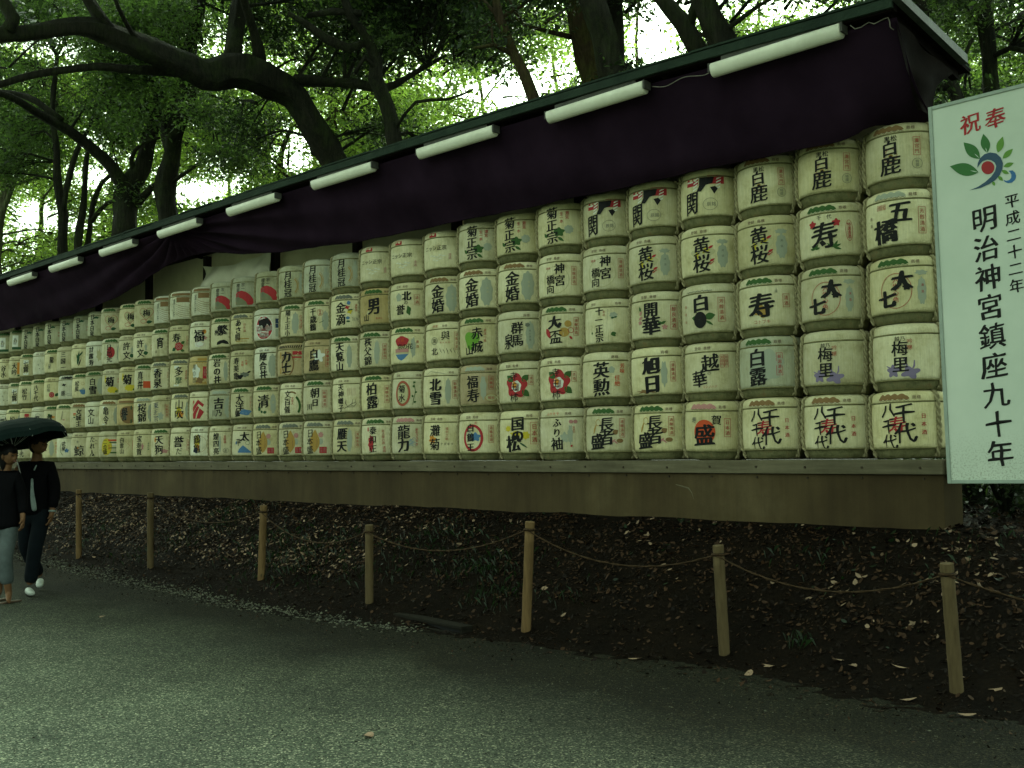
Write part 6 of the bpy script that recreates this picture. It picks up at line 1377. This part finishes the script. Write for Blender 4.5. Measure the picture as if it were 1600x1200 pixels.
o = mesh_obj('grass', quads_mesh('grass', np.array(Q), [M['grass_blade']])); tag(o, 'sparse dark green grass tufts on the earth bank', 'grass', kind='stuff')
# loose pebbles: gravel strip along the foot of the bank and scattered stones on the path
def pebbles(name, pts, sizes, seed, label):
    g = np.random.default_rng(seed); P = np.array(pts); k = len(P); s = np.array(sizes)[:, None]
    ax = g.uniform(0.6, 1.2, (k, 3)); an = g.uniform(0, 6.28, k); ca, sa = np.cos(an), np.sin(an)
    base = [np.array(v, float) for v in ((1, 0, 0), (0, 1, 0), (-1, 0, 0), (0, -1, 0), (0, 0, .7), (0, 0, -.7))]
    Vv = []
    for v in base:
        q = ax*v; x = q[:, 0]*ca-q[:, 1]*sa; y = q[:, 0]*sa+q[:, 1]*ca; Vv.append(P+np.stack([x, y, q[:, 2]], 1)*s)
    tris = [(0, 1, 4), (1, 2, 4), (2, 3, 4), (3, 0, 4)]
    q = np.stack([Vv[i] for t in tris for i in t], 1).reshape(-1, 3)
    o = mesh_obj(name, quads_mesh(name, q, [M['pebble'], M['stonegrey']], np.repeat((g.random(k) < .45).astype(int), 4), 3)); tag(o, label, 'gravel', kind='stuff')
rg = random.Random(4); P = []; S_ = []
while len(P) < 5200:
    x = rg.uniform(-18.5, -6.6); e = edge_y(x); y = e-0.10+rg.gauss(0, 0.10)*(1.0 if x < -9 else .75)
    P.append((x, y, ground_z(x, y)+0.003)); S_.append(rg.uniform(.007, .017))
while len(P) < 17000:
    x = rg.uniform(-12, 0.5); y = rg.uniform(-7.4, -2.4); d = math.hypot(x, y+8.5)
    if d > 8 and rg.random() < .6: continue
    e = edge_y(x)
    if y > e-0.3 and rg.random() < .7: continue
    P.append((x, y, ground_z(x, y)+0.001)); S_.append(rg.uniform(.0025, .0062)*(1.6 if rg.random() < .04 else 1))
pebbles('gravel_stones', P, S_, 5, 'loose wet pebbles on the path and along the bank foot')

# ------------------------------------------------------------------ posts and ropes
PO = [(123, 872, 123, 765, 'post', 'slim pale post nearest the walking couple'), (235, 888, 235, 770, 'postgrey', 'dull post second from the walking couple'), (408, 905, 412, 790, 'post', 'orange-brown post standing by dark grass tufts'), (577, 942, 577, 820, 'postgrey', 'grey wooden post left of the drain slot'),
      (822, 985, 828, 815, 'post', 'tall orange-brown post below the centre of the shed'), (1132, 1022, 1122, 852, 'postgrey', 'weathered leaning post in front of the litter, right of centre'), (1495, 1080, 1479, 880, 'postgrey', 'rightmost leaning wooden post below the white sign')]
tops = []
for bx, by, tx, ty, mt, lb in PO:
    b = hit(bx, by); dep = (b-CAMP).dot(RM @ Vector((0, 0, 1))); t_ = at(tx, ty, dep); r0 = 0.039
    root = empty('wooden_post', b); tag(root, 'round wooden rope '+lb, 'post', 'rope posts along the foot of the bank')
    ax = (t_-b); L = ax.length; n = ax.normalized()
    bm = bmesh.new(); pts = [n*(L*k/10) for k in range(-1, 9)]+[n*(L-0.075)]; tube(bm, pts, [r0*(1+.03*math.sin(k*2.1+bx)) for k in range(len(pts))], 12, True, .05, bx); bm_obj('shaft', bm, M[mt], root, True)
    bm = bmesh.new(); tube(bm, [n*(L-0.078), n*(L-0.050)], [r0*.82, r0*.82], 12); bm_obj('neck', bm, M['darkwood'], root, True)
    bm = bmesh.new(); tube(bm, [n*(L-0.052), n*(L-0.048), n*(L-0.003), n*L], [r0*.97, r0*1.0, r0*1.0, r0*.96], 12); bm_obj('cap', bm, M[mt], root, False)
    tops.append(b+n*(L-0.063))
tops.insert(0, tops[0]+Vector((-2.3, -.05, -.02))); tops.append(Vector((-0.35, -2.1, 0.70)))
WR = ['hidden partly behind the walking couple', 'between the two leftmost posts', 'between the dull post and the grassy one', 'left of the drain slot post', 'above the drain slot', 'right of the tall centre post', 'between the two leaning posts', 'leaving the photo at the right']
for i, (a, b) in enumerate(zip(tops, tops[1:])):
    n = 22; sag = (0.17 if i > 3 else 0.2); pts = []
    for k in range(n+1):
        t_ = k/n; p = a.lerp(b, t_); p.z -= sag*4*t_*(1-t_); p.y -= 0.035; p.z = max(p.z, ground_z(p.x, p.y)+0.02); pts.append(p)
    bm = bmesh.new()
    for ph in (0, math.pi):
        tp, _ = resample(pts, [1]*len(pts), 0.028); tube(bm, [q+Vector((0, math.cos(ph+j*.9)*.0045, math.sin(ph+j*.9)*.0032)) for j, q in enumerate(tp)], .0038, 4)
    o = bm_obj('guard_rope', bm, M['palmrope'], None, True); tag(o, 'thin brown rope sagging from post to post, '+WR[i], 'rope', 'ropes strung between the posts')
for tpt in tops[1:-1]:
    bm = bmesh.new(); tube(bm, [tpt+Vector((math.cos(a)*.046, math.sin(a)*.046, 0)) for a in [k*math.pi/6 for k in range(13)]], .007, 5); o = bm_obj('rope_loop', bm, M['palmrope'], None, True)
    i = tops.index(tpt); tag(o, 'brown rope loop tied round the post top, '+['', 'nearest the couple', 'second from the couple', 'by dark grass', 'left of the drain', 'below shed centre', 'right of centre', 'below the sign'][i], 'rope', 'rope loops on the post tops')

# drain slot at the path edge
a = Vector((-7.185, -2.56, 0)); b = Vector((-6.216, -2.668, 0)); dr = empty('drain_slot', (a+b)/2, math.atan2(b.y-a.y, b.x-a.x)); tag(dr, 'low stone drain slot at the path edge between two posts', 'drain')
bm = bmesh.new(); box(bm, -.50, .50, -.02, .10, .040, .068, .006); bm_obj('lid', bm, M['stonegrey'], dr)
bm = bmesh.new(); box(bm, -.47, .47, .0, .10, -.02, .0395); bm_obj('opening', bm, M['pit'], dr)
for s_ in (-1, 1):
    bm = bmesh.new(); box(bm, s_*.485-.014, s_*.485+.014, -.012, .10, -.02, .0395, .003); bm_obj('cheek', bm, M['stonegrey'], dr)
bm = bmesh.new(); box(bm, -.47, .47, -.055, -.015, -.01, .012, .004); bm_obj('sill', bm, M['stonegrey'], dr)

# ------------------------------------------------------------------ walking couple and umbrella
PROT = math.atan2(0.695, 0.719)
def skin_part(name, nodes, edges, mat, parent, lv=2, root=None):
    names = list(nodes); idx = {k: i for i, k in enumerate(names)}
    me = bpy.data.meshes.new(name); me.from_pydata([nodes[k][0] for k in names], [(idx[a], idx[b]) for a, b in edges], [])
    o = bpy.data.objects.new(name, me); COL.objects.link(o)
    sk_ = o.modifiers.new('skin', 'SKIN'); sk_.use_smooth_shade = True
    lay = me.skin_vertices[0] if len(me.skin_vertices) else None
    if lay is None:
        bm = bmesh.new(); bm.from_mesh(me); bm.verts.layers.skin.verify(); bm.to_mesh(me); bm.free(); lay = me.skin_vertices[0]
    for k in names:
        r = nodes[k][1]; lay.data[idx[k]].radius = r if hasattr(r, '__len__') else (r, r); lay.data[idx[k]].use_root = (k == (root or names[0]))
    sb = o.modifiers.new('sub', 'SUBSURF'); sb.levels = lv; sb.render_levels = lv
    m2 = bpy.data.meshes.new_from_object(o.evaluated_get(bpy.context.evaluated_depsgraph_get()))
    bpy.data.objects.remove(o); m2.materials.clear(); m2.materials.append(mat)
    m2.polygons.foreach_set('use_smooth', [True]*len(m2.polygons)); m2.name = name
    return mesh_obj(name, m2, parent)
def hand_nodes(nodes, edges, wrist, palm, tip, side, curl):
    """palm and five unequal, bent fingers; all vectors local"""
    W = Vector(nodes[wrist][0]); P = Vector(palm); d = (P-W).normalized(); s_ = Vector(side).normalized(); c = Vector(curl).normalized()
    nm = wrist+'p'; nodes[nm] = (tuple(P), (0.030, 0.017)); edges.append((wrist, nm))
    for i, (off, L) in enumerate(((-.026, .062), (-.009, .070), (.009, .066), (.025, .052))):
        a = P+d*.030+s_*off; m_ = a+d*L*.5+c*L*.12; e = m_+d*L*.32+c*L*.42
        for q, (pt, r) in enumerate(((a, .0095), (m_, .0082), (e, .0068))):
            nodes[nm+str(i)+str(q)] = (tuple(pt), r)
        edges += [(nm, nm+str(i)+'0'), (nm+str(i)+'0', nm+str(i)+'1'), (nm+str(i)+'1', nm+str(i)+'2')]
    t0 = P-d*.012-s_*.034; t1 = t0+d*.028-s_*.012+c*.014
    nodes[nm+'t0'] = (tuple(t0), .0105); nodes[nm+'t1'] = (tuple(t1), .0085); edges += [(nm, nm+'t0'), (nm+'t0', nm+'t1')]
def head(parent, c, face, hairmat, long_hair=False, s=1.0):
    """c: head centre; face: horizontal facing direction (local). returns nothing"""
    fz = Vector(face).normalized(); sd = Vector((0, 0, 1)).cross(fz)
    def T(f_, l_, u_): return tuple(Vector(c)+fz*f_*s+sd*l_*s+Vector((0, 0, 1))*u_*s)
    bm = bmesh.new(); bmesh.ops.create_icosphere(bm, subdivisions=3, radius=1.0)
    for v in bm.verts:
        x, y, z = v.co
        if y*0+z > 0.12 or x < -0.15 or (abs(y) > .8 and z > -.2):
            k = 1.0
        else: k = 0.80
        if long_hair and z < 0.2 and x < 0.1: zz = z*1.9
        else: zz = z
        v.co = Vector(T(x*0.104*k-0.010, y*0.088*k, zz*0.118*k+0.020+0.003*noise.noise(v.co*6)))
    bm_obj('hair', bm, M[hairmat], parent, True)
    for q in (-1, 1):
        bm = bmesh.new(); bmesh.ops.create_icosphere(bm, subdivisions=2, radius=1.0)
        for v in bm.verts: v.co = Vector(T(v.co.x*.016-.005, q*(.082+.010*abs(v.co.y)*0+v.co.y*.009), v.co.z*.030-.008))
        bm_obj('ear', bm, M['skin'], parent, True)
        bm = bmesh.new(); bmesh.ops.create_icosphere(bm, subdivisions=2, radius=1.0)
        for v in bm.verts: v.co = Vector(T(v.co.x*.008+.087, q*.031+v.co.y*.014, v.co.z*.0065+.006))
        bm_obj('eye', bm, M['eye'], parent, True)
        bm = bmesh.new(); tube(bm, [T(.093, q*.014, .026), T(.094, q*.03, .031), T(.086, q*.046, .026)], [.003, .0035, .002], 5); bm_obj('eyebrow', bm, M['hair'], parent, True)
    bm = bmesh.new(); bmesh.ops.create_icosphere(bm, subdivisions=2, radius=1.0)
    for v in bm.verts: v.co = Vector(T(v.co.x*.008+.089, v.co.y*.024, v.co.z*.007-.055))
    bm_obj('mouth', bm, M['lips'], parent, True)
def head_nodes(nodes, edges, c, face, top='neck', s=1.0):
    fz = Vector(face).normalized(); C = Vector(c); U = Vector((0, 0, 1))
    nodes['h1'] = (tuple(C-U*.075*s-fz*.012), .056*s); nodes['h2'] = (tuple(C-U*.035*s+fz*.012), (.074*s, .078*s)); nodes['h3'] = (tuple(C+U*.020*s), (.083*s, .090*s)); nodes['h4'] = (tuple(C+U*.075*s-fz*.006), (.072*s, .076*s))
    nodes['chin'] = (tuple(C-U*.078*s+fz*.055*s), .028*s); nodes['nose'] = (tuple(C-U*.022*s+fz*.102*s), .012*s)
    edges += [(top, 'h1'), ('h1', 'h2'), ('h2', 'h3'), ('h3', 'h4'), ('h2', 'chin'), ('h2', 'nose')]
# man: faces the viewer, head turned to the barrels (local x = picture right, local -y = towards the viewer)
mb = hit(50, 927); man = empty('person', mb, PROT); tag(man, 'man in black jacket and dark jeans looking at the barrels, holding an umbrella', 'person')
N = {}; E = []
N['pelvis'] = ((0, 0, .94), (.13, .10)); N['belly'] = ((0, 0, 1.08), (.12, .095)); N['chest'] = ((.01, 0, 1.28), (.145, .105)); N['neckb'] = ((.02, 0, 1.42), (.075, .07)); N['neck'] = ((.028, -.005, 1.485), (.055, .055))
E += [('pelvis', 'belly'), ('belly', 'chest'), ('chest', 'neckb'), ('neckb', 'neck')]
hc = (.045, -.02, 1.605); head_nodes(N, E, hc, (.96, -.28, 0))
ARM = dict(sl=((.17, 0, 1.375), .058), el=((.215, .03, 1.12), .043), wl=((.215, -.03, .875), .029), sr=((-.14, 0, 1.375), .058), er=((-.185, -.03, 1.13), .045), wr=((-.125, -.22, 1.235), .030))
N.update(ARM); E += [('chest', 'sl'), ('sl', 'el'), ('el', 'wl'), ('chest', 'sr'), ('sr', 'er'), ('er', 'wr')]
LEG = dict(hl=((.085, 0, .86), .088), kl=((.075, -.12, .50), .060), al=((.045, -.16, .10), .042), hr=((-.075, 0, .86), .088), kr=((-.07, -.02, .49), .060), ar=((-.03, .26, .15), .042))
N.update(LEG); E += [('pelvis', 'hl'), ('hl', 'kl'), ('kl', 'al'), ('pelvis', 'hr'), ('hr', 'kr'), ('kr', 'ar')]
hand_nodes(N, E, 'wl', (.212, -.045, .825), None, (0, 1, 0), (-1, 0, -.2)); hand_nodes(N, E, 'wr', (-.108, -.235, 1.285), None, (0, .3, -1), (1, -.3, 0))
skin_part('body', N, E, M['skin'], man)
head(man, hc, (.96, -.28, 0), 'hair')
J = {'q': ((0, 0, .82), (.165, .13)), 'p': ((0, 0, .90), (.175, .135)), 'b': ((0, 0, 1.08), (.16, .125)), 'c': ((.01, 0, 1.28), (.180, .130)), 'n': ((.018, .01, 1.415), (.105, .085)),
     'sl': ((.172, 0, 1.365), .082), 'el': ((.218, .03, 1.12), .066), 'wl': ((.217, -.025, .905), .052), 'sr': ((-.142, 0, 1.365), .082), 'er': ((-.19, -.03, 1.125), .068), 'wr': ((-.132, -.205, 1.225), .050)}
skin_part('jacket', J, [('q', 'p'), ('p', 'b'), ('b', 'c'), ('c', 'n'), ('c', 'sl'), ('sl', 'el'), ('el', 'wl'), ('c', 'sr'), ('sr', 'er'), ('er', 'wr')], M['blackcloth'], man)
skin_part('shirt', {'a': ((.055, -.105, .885), (.055, .022)), 'b': ((.045, -.118, 1.0), (.042, .022)), 'c': ((.035, -.125, 1.12), (.022, .018)), 'd': ((.03, -.115, 1.25), (.012, .014))}, [('a', 'b'), ('b', 'c'), ('c', 'd')], M['shirt'], man)
skin_part('collar', {'a': ((.075, -.06, 1.42), (.018, .014)), 'b': ((.06, -.095, 1.38), (.014, .012)), 'c': ((.045, -.11, 1.33), (.010, .010))}, [('a', 'b'), ('b', 'c')], M['shirt'], man)
skin_part('cuff', {'a': ((.217, -.028, .905), .050), 'b': ((.216, -.034, .870), .046)}, [('a', 'b')], M['shirt'], man)
skin_part('jeans', {'w': ((0, 0, 1.02), (.14, .10)), 'p': ((0, 0, .90), (.155, .115)), 'hl': ((.088, 0, .82), .105), 'kl': ((.078, -.12, .50), .080), 'al': ((.047, -.155, .11), .072), 'hr': ((-.078, 0, .82), .105), 'kr': ((-.073, -.02, .49), .080), 'ar': ((-.034, .25, .17), .070)}, [('w', 'p'), ('p', 'hl'), ('hl', 'kl'), ('kl', 'al'), ('p', 'hr'), ('hr', 'kr'), ('kr', 'ar')], M['darkjeans'], man)
def shoe(parent, x, y, dx, dy, mat, nm='shoe', h=.045):
    d = Vector((dx, dy, 0)).normalized()
    skin_part(nm, {'h': ((x-d.x*.06, y-d.y*.06, h), (.040, .042)), 'm': ((x+d.x*.03, y+d.y*.03, h), (.043, .040)), 't': ((x+d.x*.13, y+d.y*.13, h*.8), (.042, .030)), 'e': ((x+d.x*.18, y+d.y*.18, h*.7), (.030, .022))}, [('h', 'm'), ('m', 't'), ('t', 'e')], mat, parent)
shoe(man, .045, -.17, .55, -.8, M['shoewhite']); shoe(man, -.03, .26, .35, -.9, M['shoewhite'], h=.09)
# woman
wbp = hit(2, 941); wom = empty('person', wbp, PROT); tag(wom, 'dark-haired woman in black coat and pale jeans under the umbrella', 'person')
N = {}; E = []
N['pelvis'] = ((0, 0, .88), (.125, .10)); N['belly'] = ((0, 0, 1.02), (.10, .085)); N['chest'] = ((.0, 0, 1.20), (.12, .10)); N['neckb'] = ((.02, 0, 1.33), (.06, .06)); N['neck'] = ((.035, -.005, 1.385), (.045, .045))
E += [('pelvis', 'belly'), ('belly', 'chest'), ('chest', 'neckb'), ('neckb', 'neck')]
hc = (.055, -.02, 1.49); head_nodes(N, E, hc, (.93, -.36, 0), s=.95)
N.update(dict(sl=((.13, 0, 1.29), .048), el=((.17, .04, 1.05), .038), wl=((.215, -.03, .86), .026), sr=((-.13, 0, 1.29), .048), er=((-.17, .02, 1.05), .038), wr=((-.17, -.06, .83), .026)))
E += [('chest', 'sl'), ('sl', 'el'), ('el', 'wl'), ('chest', 'sr'), ('sr', 'er'), ('er', 'wr')]
N.update(dict(hl=((.075, 0, .80), .082), kl=((.05, -.06, .46), .054), al=((.075, .0, .08), .034), hr=((-.075, 0, .80), .082), kr=((-.085, .05, .46), .054), ar=((-.10, .16, .10), .034)))
E += [('pelvis', 'hl'), ('hl', 'kl'), ('kl', 'al'), ('pelvis', 'hr'), ('hr', 'kr'), ('kr', 'ar')]
N['fl'] = ((.12, -.10, .032), (.034, .020)); E.append(('al', 'fl')); N['fr'] = ((-.08, .06, .04), (.034, .022)); E.append(('ar', 'fr'))
N['fl2'] = ((.145, -.15, .024), (.028, .014)); E.append(('fl', 'fl2'))
hand_nodes(N, E, 'wl', (.222, -.045, .815), None, (0, 1, 0), (-1, 0, -.2)); hand_nodes(N, E, 'wr', (-.17, -.07, .785), None, (0, 1, 0), (1, 0, -.2))
skin_part('body', N, E, M['skin'], wom); head(wom, hc, (.93, -.36, 0), 'hair', True, .96)
skin_part('coat', {'q': ((0, 0, .72), (.17, .14)), 'p': ((0, 0, .80), (.18, .145)), 'b': ((0, 0, 1.02), (.145, .12)), 'c': ((0, 0, 1.20), (.155, .125)), 'n': ((.02, .01, 1.33), (.09, .08)), 'sl': ((.132, 0, 1.28), .072), 'el': ((.172, .04, 1.05), .060), 'wl': ((.21, -.02, .885), .046), 'sr': ((-.132, 0, 1.28), .072), 'er': ((-.172, .02, 1.05), .060), 'wr': ((-.17, -.05, .86), .046)},
  [('q', 'p'), ('p', 'b'), ('b', 'c'), ('c', 'n'), ('c', 'sl'), ('sl', 'el'), ('el', 'wl'), ('c', 'sr'), ('sr', 'er'), ('er', 'wr')], M['blackcloth'], wom)
skin_part('jeans', {'w': ((0, 0, .96), (.12, .09)), 'p': ((0, 0, .84), (.15, .11)), 'hl': ((.078, 0, .76), .10), 'kl': ((.052, -.06, .46), .078), 'al': ((.06, .0, .17), .070), 'hr': ((-.078, 0, .76), .10), 'kr': ((-.088, .05, .46), .078), 'ar': ((-.10, .14, .18), .068)}, [('w', 'p'), ('p', 'hl'), ('hl', 'kl'), ('kl', 'al'), ('p', 'hr'), ('hr', 'kr'), ('kr', 'ar')], M['palejeans'], wom)
for (x, y, dx, dy) in ((.10, -.05, .4, -.9), (-.09, .10, .2, -.9)):
    bm = bmesh.new(); box(bm, -.037, .037, -.12, .12, .0, .016, .006); o = bm_obj('sandal', bm, M['sandal'], wom); o.location = (x+.01, y, .002); o.rotation_euler = (0, 0, math.atan2(-dx, -dy)+math.pi)
# umbrella
U = empty('umbrella', at(33.0, 744, 10.95), PROT); tag(U, 'dark green-black umbrella tilted over the walking couple', 'umbrella')
axis = Vector((-.29, .0, 1)).normalized(); e1 = Vector((1, 0, .29)).normalized(); e2 = axis.cross(e1).normalized()
Lsh = 0.60; apex = axis*Lsh; Rr = 0.57; Hh = 0.28
def upt(t, ang, scal=0.06):
    k = 1-scal*(0.5-0.5*math.cos(8*ang))*t
    r = Rr*math.sin(t*math.pi/2*.98)*k; h = Hh*(1-(t**1.8))
    return apex - axis*(Hh-h) + (e1*math.cos(ang)+e2*math.sin(ang))*r + axis*0.025*(0.5-0.5*math.cos(8*ang))*t
bm = bmesh.new(); nr, na = 8, 48; rg_ = [[bm.verts.new(upt(i/nr, 2*math.pi*k/na)) for k in range(na)] for i in range(1, nr+1)]; tp = bm.verts.new(apex)
for k in range(na): bm.faces.new((tp, rg_[0][k], rg_[0][(k+1) % na]))
for i in range(nr-1):
    for k in range(na): bm.faces.new((rg_[i][k], rg_[i+1][k], rg_[i+1][(k+1) % na], rg_[i][(k+1) % na]))
bm_obj('canopy', bm, M['umbrella'], U, False)
for k in range(8):
    a = 2*math.pi*k/8; bm = bmesh.new(); tube(bm, [upt(i/6, a)-axis*.006 for i in range(7)], .0025, 4); bm_obj('rib', bm, M['chrome'], U, True)
    bm = bmesh.new(); tube(bm, [apex-axis*.28, upt(.5, a)-axis*.006], .002, 4); bm_obj('strut', bm, M['chrome'], U, True)
bm = bmesh.new(); tube(bm, [axis*-.02, axis*(Lsh-.01)], .0055, 8); bm_obj('shaft', bm, M['chrome'], U, True)
bm = bmesh.new(); tube(bm, [axis*-.13, axis*-.02], [.014, .011], 8); bm_obj('handle', bm, M['blackcloth'], U, True)
bm = bmesh.new(); tube(bm, [apex, apex+axis*.05], [.007, .003], 6); bm_obj('tip', bm, M['blackcloth'], U, True)
